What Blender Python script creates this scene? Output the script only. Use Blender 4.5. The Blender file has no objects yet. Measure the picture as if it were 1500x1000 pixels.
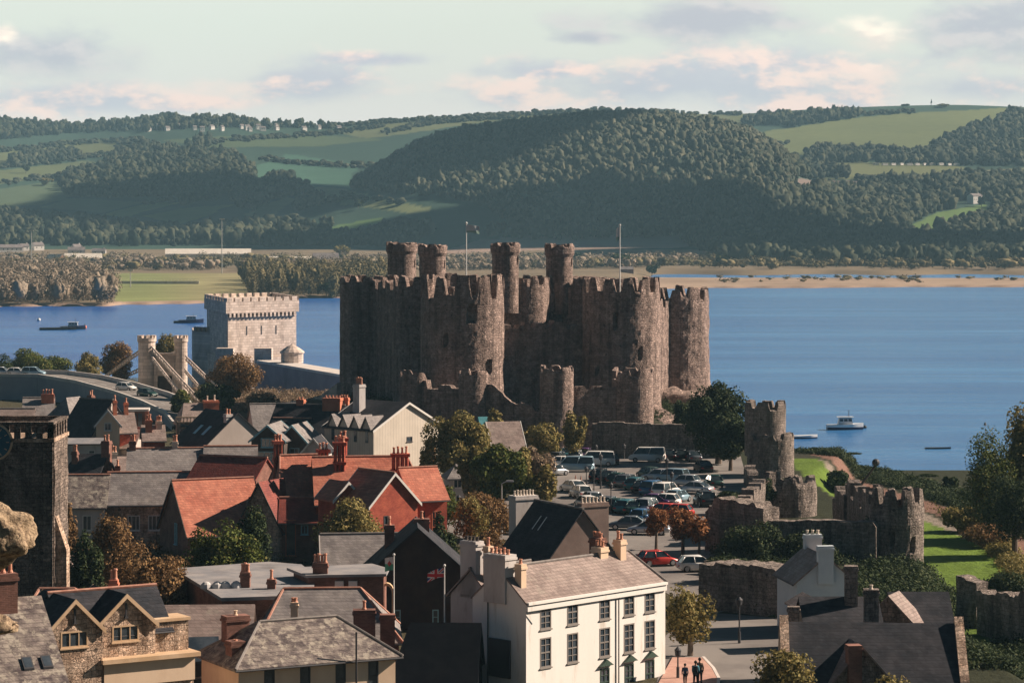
import bpy, math, random
import numpy as np
from mathutils import Vector, Matrix, noise
SC = bpy.context.scene
COL = SC.collection
H0, F0 = 40.0, 4000.0          # eye height above the water, focal length in photo pixels
HORIZ = 320.0
R = math.radians

# ---------------- camera, sky, sun, exposure ----------------
cam_d = bpy.data.cameras.new('camera'); cam = bpy.data.objects.new('camera', cam_d); COL.objects.link(cam)
cam.location = (0, 0, H0); cam.rotation_euler = (R(90), 0, 0)
cam_d.sensor_width = 36; cam_d.lens = 36*F0/1500; cam_d.shift_y = -(500-HORIZ)/1500
cam_d.clip_start = 1; cam_d.clip_end = 30000
SC.camera = cam
SC.view_settings.view_transform = 'Standard'; SC.view_settings.look = 'None'
SC.view_settings.exposure = 0.85; SC.view_settings.gamma = 1
SUN_EL, SUN_AZ = 32.0, 75.0      # azimuth clockwise from the view direction (+Y)
sd = Vector((math.sin(R(SUN_AZ))*math.cos(R(SUN_EL)), math.cos(R(SUN_AZ))*math.cos(R(SUN_EL)), math.sin(R(SUN_EL))))
sl = bpy.data.lights.new('sun', 'SUN'); sl.energy = 5.0; sl.angle = R(0.5); sl.color = (1.0, 0.81, 0.66)
so = bpy.data.objects.new('sun', sl); COL.objects.link(so); so.rotation_euler = sd.to_track_quat('Z', 'Y').to_euler()
so.location = (300, 100, 300)

class NT:
    """small node-tree helper"""
    def __init__(s, nt): s.t = nt; s.n = nt.nodes; s.l = nt.links
    def add(s, typ, **kw):
        n = s.n.new(typ)
        for k, v in kw.items():
            if k.startswith('i_'):
                key = k[2:]
                key = int(key) if key.isdigit() else key.replace('_', ' ')
                s.put(n, key, v)
            else: setattr(n, k, v)
        return n
    def put(s, n, key, v):
        if isinstance(v, bpy.types.NodeSocket): s.l.new(v, n.inputs[key])
        else: n.inputs[key].default_value = v
    def math(s, op, a, b=0.0, clamp=False):
        n = s.add('ShaderNodeMath', operation=op, use_clamp=clamp); s.put(n, 0, a); s.put(n, 1, b); return n.outputs[0]
    def mix(s, f, a, b, typ='MIX'):
        n = s.add('ShaderNodeMix', data_type='RGBA', blend_type=typ)
        s.put(n, 0, f); s.put(n, 6, a); s.put(n, 7, b); return n.outputs[2]
    def noise(s, vec, scale, detail=4, rough=0.55):
        n = s.add('ShaderNodeTexNoise'); s.put(n, 'Vector', vec) if vec is not None else None
        n.inputs['Scale'].default_value = scale; n.inputs['Detail'].default_value = detail; n.inputs['Roughness'].default_value = rough
        return n.outputs['Fac']
    def ramp(s, fac, lo, hi):
        n = s.add('ShaderNodeMapRange', interpolation_type='SMOOTHSTEP'); s.put(n, 'Value', fac)
        n.inputs['From Min'].default_value = lo; n.inputs['From Max'].default_value = hi
        return n.outputs[0]

W_ = bpy.data.worlds.new('World'); SC.world = W_; W_.use_nodes = True
g = NT(W_.node_tree); g.n.clear()
sky = g.add('ShaderNodeTexSky', sky_type='NISHITA', sun_disc=False, sun_elevation=R(SUN_EL), sun_rotation=R(SUN_AZ), altitude=50, air_density=1.0, dust_density=1.5, ozone_density=1.5)
tc = g.add('ShaderNodeTexCoord'); sp = g.add('ShaderNodeSeparateXYZ'); g.l.new(tc.outputs['Generated'], sp.inputs[0])
ay = g.math('MAXIMUM', sp.outputs[1], 0.05)
u = g.math('DIVIDE', sp.outputs[0], ay); v = g.math('DIVIDE', sp.outputs[2], ay)
# soft cloud banks at fixed directions of the sky, edges broken up by noise
cv = g.add('ShaderNodeCombineXYZ'); g.put(cv, 0, u); g.put(cv, 1, g.math('MULTIPLY', v, 2.2))
nz = g.noise(cv.outputs[0], 18, 5, 0.6); nz2 = g.noise(cv.outputs[0], 34, 3, 0.55)
front = g.ramp(sp.outputs[1], 0.05, 0.3)
off = g.add('ShaderNodeVectorMath', operation='ADD'); g.put(off, 0, cv.outputs[0]); off.inputs[1].default_value = (.0035, .011, 0)
rel = g.math('SUBTRACT', nz, g.noise(off.outputs[0], 18, 5, 0.6)); lit = g.ramp(rel, -.05, .09)
def bank(px, py, rx, ry, soft=0.5):
    du = g.math('DIVIDE', g.math('SUBTRACT', u, (px-750)/F0), rx/F0)
    dv = g.math('DIVIDE', g.math('SUBTRACT', v, (HORIZ-py)/F0), ry/F0)
    rr = g.math('SQRT', g.math('ADD', g.math('MULTIPLY', du, du), g.math('MULTIPLY', dv, dv)))
    val = g.math('ADD', g.math('SUBTRACT', 1.0, rr), g.math('MULTIPLY', g.math('SUBTRACT', nz, 0.5), 3.4))
    return g.ramp(val, -0.2, soft)
def union(lst):
    o = lst[0]
    for x in lst[1:]: o = g.math('MAXIMUM', o, x)
    return o
pink = union([bank(1000, 128, 440, 52, .8), bank(440, 124, 140, 38, .7), bank(90, 145, 170, 26, .8), bank(1180, 95, 250, 42, .9), bank(800, 105, 150, 24, .7), bank(560, 88, 130, 12, .8), bank(1420, 130, 160, 26, 1.0), bank(250, 150, 200, 14, 1.)])
grey = union([bank(1010, 33, 200, 34, .8), bank(875, 55, 70, 14, .8), bank(60, 78, 150, 44, 0.8), bank(1440, 38, 150, 60, .8)])
gold = union([bank(1282, 55, 66, 46, .9), bank(5, 48, 26, 18, .8)])
VP = 0.1
def e(c): return tuple((q-.045)*.90/VP for q in c)+(1,)
base = g.mix(0.92, sky.outputs[0], e((0.64, 0.66, 0.585)))
low = g.mix(g.ramp(v, 0.075, 0.03), base, e((0.72, 0.68, 0.63)))
c = g.mix(g.math('MULTIPLY', pink, 0.95), low, g.mix(lit, e((0.52, 0.52, 0.56)), e((0.90, 0.69, 0.60))))
c = g.mix(g.math('MULTIPLY', grey, 0.85), c, g.mix(lit, e((0.44, 0.44, 0.49)), e((0.60, 0.56, 0.56))))
c = g.mix(g.math('MULTIPLY', gold, 0.85), c, g.mix(lit, e((0.80, 0.68, 0.60)), e((1.05, 0.90, 0.74))))
# these pale tones belong to the low sky ahead; overhead and behind it is the clear Nishita sky
hi = g.ramp(v, 0.12, 0.35)
keep = g.math('MULTIPLY', front, g.math('SUBTRACT', 1.0, hi))
clear = g.mix(1.0, g.mix(0.4, sky.outputs[0], (1.2, 3.0, 4.6, 1)), (.05, .095, .12, 1), 'MULTIPLY')
cc = g.mix(keep, clear, c)
bg = g.add('ShaderNodeBackground'); g.put(bg, 'Color', cc); bg.inputs['Strength'].default_value = VP
wo = g.add('ShaderNodeOutputWorld'); g.l.new(bg.outputs[0], wo.inputs[0])

# ---------------- helpers ----------------
def D(py, z): return F0*(H0-z)/(py-HORIZ)
def X(px, d): return (px-750)*d/F0
def Z(py, d): return H0-(py-HORIZ)*d/F0
def W(px, py, z): d = D(py, z); return Vector((X(px, d), d, z))
def smooth(a, b, x): t = np.clip((x-a)/(b-a), 0, 1); return t*t*(3-2*t)
def lin(r, g_, b): return tuple(((q/255+0.055)/1.055)**2.4 if q > 10 else q/255/12.92 for q in (r, g_, b))

def tag(o, label=None, cat=None, group=None, kind=None):
    if label: o['label'] = label
    if cat: o['category'] = cat
    if group: o['group'] = group
    if kind: o['kind'] = kind
    return o
def thing(name, label, cat, loc=(0, 0, 0), rot=0, group=None):
    o = bpy.data.objects.new(name, None); COL.objects.link(o); o.location = loc; o.rotation_euler = (0, 0, rot)
    o.empty_display_size = .5
    return tag(o, label, cat, group)
def place(name, me, parent=None, mat=None, loc=None, rot=None, label=None):
    o = bpy.data.objects.new(name, me); COL.objects.link(o)
    if parent is not None: o.parent = parent
    if loc is not None: o.location = loc
    if rot is not None: o.rotation_euler = (0, 0, rot)
    if mat is not None and len(me.materials) == 0: me.materials.append(mat)
    elif mat is not None and me.materials[0] is not mat:
        o.material_slots[0].link = 'OBJECT'; o.material_slots[0].material = mat
    if label: o['label'] = label
    return o
def np_mesh(name, V, Fq, attr=None, smoothf=False):
    """quads or tris from numpy arrays, optional per-vertex float attribute 'v' or colour 'col'"""
    me = bpy.data.meshes.new(name); V = np.asarray(V, np.float32); Fq = np.asarray(Fq, np.int32)
    k = Fq.shape[1]
    me.vertices.add(len(V)); me.vertices.foreach_set('co', V.ravel())
    me.loops.add(Fq.size); me.loops.foreach_set('vertex_index', Fq.ravel())
    me.polygons.add(len(Fq)); me.polygons.foreach_set('loop_start', np.arange(0, Fq.size, k, dtype=np.int32))
    me.update(calc_edges=True)
    if attr is not None:
        for an, av in attr.items():
            av = np.asarray(av, np.float32)
            if av.ndim == 1:
                a = me.attributes.new(an, 'FLOAT', 'POINT'); a.data.foreach_set('value', av)
            else:
                a = me.attributes.new(an, 'FLOAT_COLOR', 'POINT'); a.data.foreach_set('color', np.c_[av, np.ones(len(av))].astype(np.float32).ravel())
    if smoothf: me.polygons.foreach_set('use_smooth', np.ones(len(Fq), bool))
    me.validate(); return me

class MB:
    def __init__(s, T=None): s.v = []; s.f = []; s.T = T or Matrix()
    def add(s, vs, fs):
        b = len(s.v); s.v += [s.T @ Vector(p) for p in vs]; s.f += [tuple(b+i for i in f) for f in fs]; return s
    def box(s, x0, x1, y0, y1, z0, z1, tx=0, ty=0):
        """box, top shrunk by tx, ty"""
        return s.add([(x0, y0, z0), (x1, y0, z0), (x1, y1, z0), (x0, y1, z0), (x0+tx, y0+ty, z1), (x1-tx, y0+ty, z1), (x1-tx, y1-ty, z1), (x0+tx, y1-ty, z1)],
              [(0, 3, 2, 1), (4, 5, 6, 7), (0, 1, 5, 4), (1, 2, 6, 5), (2, 3, 7, 6), (3, 0, 4, 7)])
    def tube(s, p, q, r0, r1=None, n=8, cap=True):
        r1 = r0 if r1 is None else r1; p, q = Vector(p), Vector(q); a = (q-p).normalized()
        b = a.orthogonal().normalized(); c_ = a.cross(b); vs = []
        for P, r in ((p, r0), (q, r1)):
            for i in range(n): t = 2*math.pi*i/n; vs.append(P+(b*math.cos(t)+c_*math.sin(t))*r)
        fs = [(i, (i+1) % n, n+(i+1) % n, n+i) for i in range(n)]
        if cap: fs += [tuple(range(n-1, -1, -1)), tuple(range(n, 2*n))]
        return s.add(vs, fs)
    def lathe(s, prof, n=12, c=(0, 0)):
        vs = []; fs = []
        for r, z in prof:
            for i in range(n): t = 2*math.pi*i/n; vs.append((c[0]+r*math.cos(t), c[1]+r*math.sin(t), z))
        for j in range(len(prof)-1):
            for i in range(n): fs.append((j*n+i, j*n+(i+1) % n, (j+1)*n+(i+1) % n, (j+1)*n+i))
        fs.append(tuple(range(n-1, -1, -1))); fs.append(tuple(range((len(prof)-1)*n, len(prof)*n)))
        return s.add(vs, fs)
    def prism(s, poly, z0, z1):
        n = len(poly); a = sum(poly[i][0]*poly[(i+1) % n][1]-poly[(i+1) % n][0]*poly[i][1] for i in range(n))
        if a < 0: poly = poly[::-1]
        vs = [(x, y, z0) for x, y in poly]+[(x, y, z1) for x, y in poly]
        return s.add(vs, [tuple(range(n-1, -1, -1)), tuple(range(n, 2*n))]+[(i, (i+1) % n, n+(i+1) % n, n+i) for i in range(n)])
    def sphere(s, c, r, n=8, m=6, sz=1):
        return s.lathe([(max(r*math.sin(math.pi*j/m), .001), c[2]-r*sz*math.cos(math.pi*j/m)) for j in range(m+1)], n, (c[0], c[1]))
    def mesh(s, name='m', sm=False):
        me = bpy.data.meshes.new(name); me.from_pydata([tuple(p) for p in s.v], [], s.f); me.update()
        if sm: me.polygons.foreach_set('use_smooth', np.ones(len(s.f), bool))
        return me
    def build(s, name, mat, parent=None, label=None, sm=False, loc=None):
        return place(name, s.mesh(name, sm), parent, mat, loc, None, label)

# ---------------- materials ----------------
MATS = {}
def mat(name, c1, c2=None, scale=1.0, rough=0.85, bump=0.0, bscale=None, stain=None, spec=0.3, metal=0, stretch=(1, 1, 1), pattern=None, ps=2.6, coords='Object', contrast=(0.35, 0.65)):
    if name in MATS: return MATS[name]
    m = bpy.data.materials.new(name); m.use_nodes = True; n = NT(m.node_tree); bs = n.n['Principled BSDF']
    tcn = n.add('ShaderNodeTexCoord'); mp = n.add('ShaderNodeMapping'); n.l.new(tcn.outputs[coords], mp.inputs[0]); mp.inputs['Scale'].default_value = stretch
    vec = mp.outputs[0]; c2 = c2 or c1
    col = n.mix(n.ramp(n.noise(vec, scale, 5, 0.65), *contrast), (*c1, 1), (*c2, 1))
    hgt = n.noise(vec, bscale or scale*4, 4, 0.6)
    if pattern:                       # 'slate', 'brick', 'tile', 'stone', 'board'
        s3 = n.add('ShaderNodeSeparateXYZ'); n.l.new(tcn.outputs['Object'], s3.inputs[0])
        cb = n.add('ShaderNodeCombineXYZ'); n.put(cb, 0, n.math('ADD', s3.outputs[0], s3.outputs[1]))
        n.put(cb, 1, s3.outputs[2])
        if pattern in ('slate', 'brick', 'tile', 'brick2'):
            w, h, mo, dk = {'slate': (0.36, 0.19, 0.02, 0.82), 'tile': (0.3, 0.2, 0.02, 0.84), 'brick': (0.26, 0.09, 0.012, 1.3), 'brick2': (1.5, .62, .05, .78)}[pattern]
            br = n.add('ShaderNodeTexBrick'); n.l.new(cb.outputs[0], br.inputs['Vector'])
            br.inputs['Scale'].default_value = 1; br.inputs['Brick Width'].default_value = w; br.inputs['Row Height'].default_value = h
            br.inputs['Mortar Size'].default_value = mo; br.inputs['Mortar Smooth'].default_value = .3; br.inputs['Bias'].default_value = 0
            br.inputs['Color1'].default_value = (.80, .80, .80, 1); br.inputs['Color2'].default_value = (1.16, 1.16, 1.16, 1)
            br.inputs['Mortar'].default_value = (dk, dk, dk, 1)
            col = n.mix(1.0, col, br.outputs['Color'], 'MULTIPLY')
            hgt = n.math('SUBTRACT', n.math('MULTIPLY', hgt, .5), br.outputs['Fac'])
        elif pattern == 'stone':
            vo = n.add('ShaderNodeTexVoronoi', feature='F1'); n.put(vo, 'Vector', vec); vo.inputs['Scale'].default_value = ps
            vd = n.add('ShaderNodeTexVoronoi', feature='DISTANCE_TO_EDGE'); n.put(vd, 'Vector', vec); vd.inputs['Scale'].default_value = ps
            bw = n.add('ShaderNodeRGBToBW'); n.l.new(vo.outputs['Color'], bw.inputs[0])
            k = n.math('ADD', n.math('MULTIPLY', bw.outputs[0], .7), 0.68)
            m3 = n.add('ShaderNodeMapping'); n.l.new(tcn.outputs['Object'], m3.inputs[0]); m3.inputs['Scale'].default_value = (1, 1, .1)
            k = n.math('MULTIPLY', k, n.math('ADD', .62, n.math('MULTIPLY', n.ramp(n.noise(m3.outputs[0], 1.1, 4, .65), .36, .58), .5)))
            hol = n.add('ShaderNodeTexVoronoi', feature='F1'); n.put(hol, 'Vector', tcn.outputs['Object']); hol.inputs['Scale'].default_value = .62
            k = n.math('MULTIPLY', k, n.math('ADD', .25, n.math('MULTIPLY', n.ramp(hol.outputs['Distance'], .07, .11), .75)))
            k = n.math('MULTIPLY', k, n.math('ADD', 0.72, n.math('MULTIPLY', n.ramp(vd.outputs['Distance'], 0, .1), .28)))
            kc = n.add('ShaderNodeCombineXYZ'); [n.put(kc, i, k) for i in range(3)]
            col = n.mix(1.0, col, kc.outputs[0], 'MULTIPLY'); hgt = n.math('ADD', hgt, n.ramp(vd.outputs['Distance'], 0, .12))
            wb = n.add('ShaderNodeVectorMath', operation='ADD'); n.put(wb, 0, cb.outputs[0]); nv = n.add('ShaderNodeCombineXYZ'); n.put(nv, 1, n.math('MULTIPLY', n.noise(tcn.outputs['Object'], .5, 3), .7)); n.put(wb, 1, nv.outputs[0])
            br = n.add('ShaderNodeTexBrick'); n.l.new(wb.outputs[0], br.inputs['Vector']); br.inputs['Scale'].default_value = 1; br.inputs['Brick Width'].default_value = .62; br.inputs['Row Height'].default_value = .31
            br.inputs['Mortar Size'].default_value = .03; br.inputs['Mortar Smooth'].default_value = .4; br.inputs['Color1'].default_value = (.80, .80, .80, 1); br.inputs['Color2'].default_value = (1.15, 1.15, 1.15, 1); br.inputs['Mortar'].default_value = (.62, .62, .62, 1)
            col = n.mix(1.0, col, br.outputs['Color'], 'MULTIPLY'); hgt = n.math('SUBTRACT', hgt, n.math('MULTIPLY', br.outputs['Fac'], .6))
        elif pattern == 'board':
            wv = n.math('PINGPONG', n.math('ADD', s3.outputs[0], s3.outputs[1]), 0.22)
            k = n.math('ADD', 0.6, n.math('MULTIPLY', n.ramp(wv, 0, .035), .4))
            kc = n.add('ShaderNodeCombineXYZ'); [n.put(kc, i, k) for i in range(3)]
            col = n.mix(1.0, col, kc.outputs[0], 'MULTIPLY')
    if stain:                          # (colour, scale, lo, hi)
        col = n.mix(n.ramp(n.noise(vec, stain[1], 6, 0.7), stain[2], stain[3]), col, (*stain[0], 1))
    n.put(bs, 'Base Color', col); bs.inputs['Roughness'].default_value = rough; bs.inputs['Metallic'].default_value = metal
    bs.inputs['Specular IOR Level'].default_value = spec
    if bump:
        b = n.add('ShaderNodeBump'); n.put(b, 'Height', hgt); b.inputs['Strength'].default_value = 1.0; b.inputs['Distance'].default_value = bump
        n.l.new(b.outputs[0], bs.inputs['Normal'])
    MATS[name] = m; return m
def attrmat(name, c1, c2, c3=None, rough=0.8, trans=0.0):
    """foliage: per-leaf attribute v mixes the leaf tones, object random shifts them a little"""
    if name in MATS: return MATS[name]
    m = bpy.data.materials.new(name); m.use_nodes = True; n = NT(m.node_tree); bs = n.n['Principled BSDF']
    at = n.add('ShaderNodeAttribute', attribute_name='v'); col = n.mix(at.outputs['Fac'], (*c1, 1), (*c2, 1))
    if c3:
        a2 = n.add('ShaderNodeAttribute', attribute_name='w'); col = n.mix(a2.outputs['Fac'], col, (*c3, 1))
    n.put(bs, 'Base Color', col); bs.inputs['Roughness'].default_value = rough; bs.inputs['Specular IOR Level'].default_value = .15
    if trans:
        tr = n.add('ShaderNodeBsdfTranslucent'); n.put(tr, 'Color', col); mx = n.add('ShaderNodeMixShader'); mx.inputs[0].default_value = trans
        n.l.new(bs.outputs[0], mx.inputs[1]); n.l.new(tr.outputs[0], mx.inputs[2]); n.l.new(mx.outputs[0], n.n['Material Output'].inputs[0])
    MATS[name] = m; return m

STONE = mat('castle_stone', (.24, .175, .15), (.42, .315, .265), .8, .95, .07, 4, stain=((.52, .43, .38), 1.3, .56, .80), pattern='stone', ps=2.2, stretch=(1, 1, 1.2), contrast=(.25, .75))
STONE_D = mat('town_wall_stone', (.20, .165, .14), (.34, .285, .25), .9, .95, .06, 4, stain=((.5, .42, .36), 1.4, .6, .8), pattern='stone', ps=4.2, stretch=(1, 1, .7), contrast=(.25, .75))
STONE_C = mat('church_stone', (.15, .12, .10), (.30, .24, .20), .8, .95, .12, 2.5, stain=((.5, .38, .3), 1.1, .64, .72), pattern='stone', ps=4)
STONE_L = mat('bridge_limestone', (.60, .49, .41), (.74, .62, .53), .4, .9, .05, 2, stain=((.34, .27, .23), .5, .5, .75), stretch=(1, 1, .5), pattern='brick2')
STONE_B = mat('rubble_warm', (.44, .30, .21), (.70, .53, .40), 1.4, .9, .04, 5, pattern='stone', ps=5.5)
SANDST = mat('sandstone_dressing', (.58, .40, .24), (.68, .50, .33), .7, .85, .01)
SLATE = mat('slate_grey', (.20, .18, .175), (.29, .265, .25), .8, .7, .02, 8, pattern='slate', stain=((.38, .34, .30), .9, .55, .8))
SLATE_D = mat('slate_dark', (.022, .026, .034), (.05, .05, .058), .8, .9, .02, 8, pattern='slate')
SLATE_P = mat('slate_purple', (.23, .175, .155), (.33, .26, .23), .7, .7, .02, 8, pattern='slate', stain=((.34, .30, .25), .8, .55, .75))
SLATE_M = mat('slate_mossy', (.10, .08, .08), (.28, .24, .21), 1.6, .9, .06, 6, pattern='slate', stain=((.38, .34, .28), 1.8, .5, .62))
TILE_O = mat('tile_orange', (.46, .15, .095), (.58, .22, .14), .8, .75, .02, 8, pattern='tile', stain=((.36, .13, .09), .9, .5, .75))
TILE_R = mat('tile_dark_red', (.20, .045, .035), (.28, .07, .05), .8, .75, .02, 8, pattern='tile')
BRICK_R = mat('brick_red', (.33, .07, .045), (.46, .11, .065), .8, .85, .01, 8, pattern='brick')
BRICK_D = mat('brick_brown', (.16, .08, .06), (.26, .13, .10), .8, .85, .01, 8, pattern='brick')
BRICK_O = mat('chimney_orange', (.50, .16, .09), (.58, .22, .13), 1.2, .85, .01, 8)
TERRA = mat('terracotta', (.55, .24, .15), (.68, .36, .25), 3, .8)
POT_C = mat('pot_cream', (.60, .52, .42), (.72, .62, .52), 3, .8)
POT_K = mat('pot_dark', (.05, .04, .04), (.09, .07, .06), 3, .8)
WHITE = mat('render_white', (.82, .80, .75), (.86, .84, .79), .5, .85, .004, 9, stain=((.58, .53, .45), 1.1, .52, .74), stretch=(1, 1, .16))
WHITE_G = mat('render_grey_white', (.50, .47, .45), (.60, .57, .54), .6, .9, .01, 9, stain=((.33, .28, .25), .9, .5, .8), stretch=(1, 1, .4))
BEIGE = mat('render_beige', (.52, .45, .40), (.58, .51, .46), .5, .9, .01, 8)
CREAM = mat('render_cream', (.72, .54, .38), (.80, .62, .45), .4, .85, .004, 9, stain=((.60, .44, .31), .5, .55, .85), stretch=(1, 1, .4))
BOARD = mat('clapboard_cream', (.62, .56, .47), (.70, .63, .53), .6, .85, .01, 6, pattern='board')
BLUEW = mat('painted_pale_blue', (.58, .66, .70), (.66, .73, .76), .6, .85, .004, 9)
TRIMW = mat('trim_white', (.75, .73, .68), None, 1, .6)
TRIMB = mat('trim_blue', (.30, .55, .62), None, 1, .6)
TRIMD = mat('trim_dark', (.06, .06, .065), None, 1, .6)
LEAD = mat('flat_roof_felt', (.22, .22, .23), (.33, .31, .30), .35, .9, .01, 3, stain=((.16, .15, .15), .25, .5, .7))
BLACK = mat('black_metal', (.004, .005, .008), (.008, .009, .012), 1, .95, spec=.05)
GLASS = mat('window_glass', (.035, .05, .065), (.08, .10, .12), .8, .12, spec=.6)
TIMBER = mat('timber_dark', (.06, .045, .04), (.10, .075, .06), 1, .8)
GREENP = mat('paint_green', (.05, .085, .065), None, 1, .5)
RIDGE_R = mat('ridge_red', (.36, .16, .115), (.46, .26, .19), 2.5, .8)
RIDGE_G = mat('ridge_grey', (.18, .16, .15), (.26, .24, .22), 2.5, .8)
CONC = mat('parapet_concrete', (.58, .53, .48), (.68, .63, .58), .5, .9, stain=((.38, .34, .31), .3, .5, .8))
RETAIN = mat('retaining_concrete', (.30, .31, .34), (.38, .38, .40), .2, .9, stain=((.22, .22, .25), .15, .5, .8))
ASPH = mat('asphalt', (.16, .145, .135), (.24, .22, .20), .12, .9, stain=((.11, .10, .10), .4, .55, .8))
PAVE = mat('pavement_brick', (.42, .24, .19), (.52, .32, .25), .8, .9)
LINEW = mat('road_paint', (.7, .7, .68), None, 1, .7)
METAL = mat('galvanised_pole', (.55, .55, .53), None, 1, .4, metal=.3)
BARK = mat('bark', (.11, .085, .065), (.19, .15, .12), 2, .95, .02, 6)
ROCK = mat('lichen_rock', (.26, .19, .12), (.50, .38, .25), 5, .95, .05, 14, stain=((.14, .10, .07), 6, .48, .62))
# ---------------- terrain ----------------
def interp(x, pts):
    xs, ys = zip(*pts); return np.interp(x, xs, ys)
SKYL_ = [(-1500, 190), (0, 176), (50, 180), (100, 185), (170, 181), (240, 172), (330, 172), (400, 181), (470, 184), (520, 180), (600, 172), (700, 168), (800, 163), (900, 160), (960, 163), (1040, 168), (1100, 166), (1180, 160), (1300, 155), (1400, 153), (1500, 157), (1800, 170), (3000, 200)]
HUMP_ = [(400, 300), (500, 285), (540, 262), (600, 225), (650, 205), (760, 190), (860, 179), (940, 177), (1040, 187), (1095, 202), (1130, 222), (1160, 248), (1230, 300)]
SHORE_ = [(-2000, 1150), (160, 1235), (175, 1262), (355, 1290), (370, 1350), (500, 1372), (1040, 1560), (1500, 1590), (3500, 1700)]
def smtab(pts, sg):
    xs = np.arange(-2500, 4000, 5.0); v = interp(xs, pts); k = np.exp(-.5*(np.arange(-4*sg, 4*sg+1, 5)/sg)**2); k /= k.sum(); n_ = len(k)//2
    return list(zip(xs, np.convolve(np.pad(v, n_, mode='edge'), k, 'same')[n_:-n_]))
SKYL = smtab(SKYL_, 22); HUMP = smtab(HUMP_, 16); SHORE = smtab(SHORE_, 10)
def fbm(x, y, s, seed=0):
    o = np.zeros_like(x); a = 1
    for k in range(4):
        r = np.random.RandomState(seed*10+k)
        p = r.rand(6)*6.28; q = r.randn(6, 2)
        w = sum(np.sin((x*q[i, 0]+y*q[i, 1])*s+p[i]) for i in range(6))/6
        o += a*w; a *= .5; s *= 2.1
    return o
def far_z(x, d):
    px = 750+F0*x/d
    sh = interp(px, SHORE)+6*np.sin(px*.02)+3*np.sin(px*.11)
    z = -3+4.2*smooth(-4, 14, d-sh)+2.6*smooth(40, 500, d-sh)
    lag = smooth(900, 980, px)*smooth(1760, 1790, d)*(1-smooth(1930, 1965, d+20*np.sin(px*.03)))
    z = z-4.5*lag
    t = np.clip((d-2050)/2550, 0, 1)
    vs = interp(px, SKYL)
    vb = 391-34*smooth(0, .26, t)
    und = fbm(x, d, .0028, 3)*5*smooth(.2, .5, t)*(1-smooth(.8, 1, t))
    v = np.where(t < .255, vb, 357+(vs-357)*np.clip((t-.255)/.745, 0, 1)**.85)+und
    zh = H0-(v-HORIZ)*d/F0
    w = smooth(2050, 2150, d)
    z = z*(1-w)+zh*w
    hv = interp(px, HUMP); hw_ = np.clip((300-hv)/100, 0, 1)
    top = H0-(hv-HORIZ)*3250/F0
    hp = smooth(2650, 3250, d)*(1-smooth(3300, 3650, d))
    z = np.where(hw_ > 0, np.maximum(z, z+(top-z)*hp*smooth(0, .15, hw_)), z)
    z = np.where(d > 4600, z-(d-4600)*.12, z)
    return z
NSH = [(-60, 130), (200, 92), (330, 76), (400, 67), (432, 55), (464, 48.5), (498, 46), (520, -10), (545, -60), (575, -72), (592, -120), (610, -400)]
def near_z(x, y):
    d1 = interp(y, NSH)-x               # metres inland of the shore
    z = np.full_like(x, 7.5)
    e_ = np.sqrt(((x+1)/37)**2+((y-432)/54)**2)
    z = z+3.6*(1-smooth(.86, 1.02, e_))
    wl = np.interp(y, [0, 190, 215, 235, 262, 345, 372, 700], [36, 36, 33.5, 34.6, 38.6, 37, 44, 90])
    z = z-2.6*smooth(0, 3.5, x-wl)*(1-smooth(380, 400, y))-5.5*smooth(30, 36, x)*smooth(380, 400, y)
    z = z-1.5*smooth(455, 520, y)
    inl = smooth(0, 5, d1)
    return -3+(z+3)*inl
def ground(x, y):
    x = np.asarray(x, float); y = np.asarray(y, float)
    m = smooth(900, 1000, y)
    yy = np.maximum(y, 1)
    return near_z(x, y)*(1-m)+far_z(x, np.maximum(yy, 900))*m
def gz(x, y): return float(ground(np.array([x]), np.array([y]))[0])

def inpoly(px, py, poly):
    n = len(poly); ins = np.zeros(px.shape, bool); j = n-1
    for i in range(n):
        xi, yi = poly[i]; xj, yj = poly[j]
        c_ = ((yi > py) != (yj > py)) & (px < (xj-xi)*(py-yi)/(yj-yi+1e-9)+xi); ins ^= c_; j = i
    return ins
ys = np.concatenate([np.arange(-80, 190, 12), np.arange(190, 480, 1.6), np.arange(480, 760, 6), np.arange(760, 1180, 30), np.arange(1180, 1420, 4), np.arange(1420, 2100, 7), np.arange(2100, 3700, 9), np.arange(3700, 4700, 16), np.arange(4700, 6300, 100)])
ss = np.concatenate([np.linspace(-2.4, -1.15, 26)[:-1], np.linspace(-1.15, 1.15, 420), np.linspace(1.15, 2.4, 26)[1:]])
YY, S_ = np.meshgrid(ys, ss, indexing='ij'); XX = S_*(40+.1875*np.maximum(YY, 0))
ZZ = ground(XX, YY)
PX = 750+F0*XX/np.maximum(YY, 1); PV = HORIZ+F0*(H0-ZZ)/np.maximum(YY, 1)
colr = np.zeros(XX.shape+(3,))
def setc(mask, c_): colr[mask] = c_
colr[:] = (.075, .068, .04)                                     # near ground: rough grass and earth
farm = YY > 1000
setc(farm, (.21, .165, .11))                                    # marsh, dry grass
hill = YY > 2500
hilln = fbm(XX, YY, .006, 5)
setc(hill, (.045, .085, .062))
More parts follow.
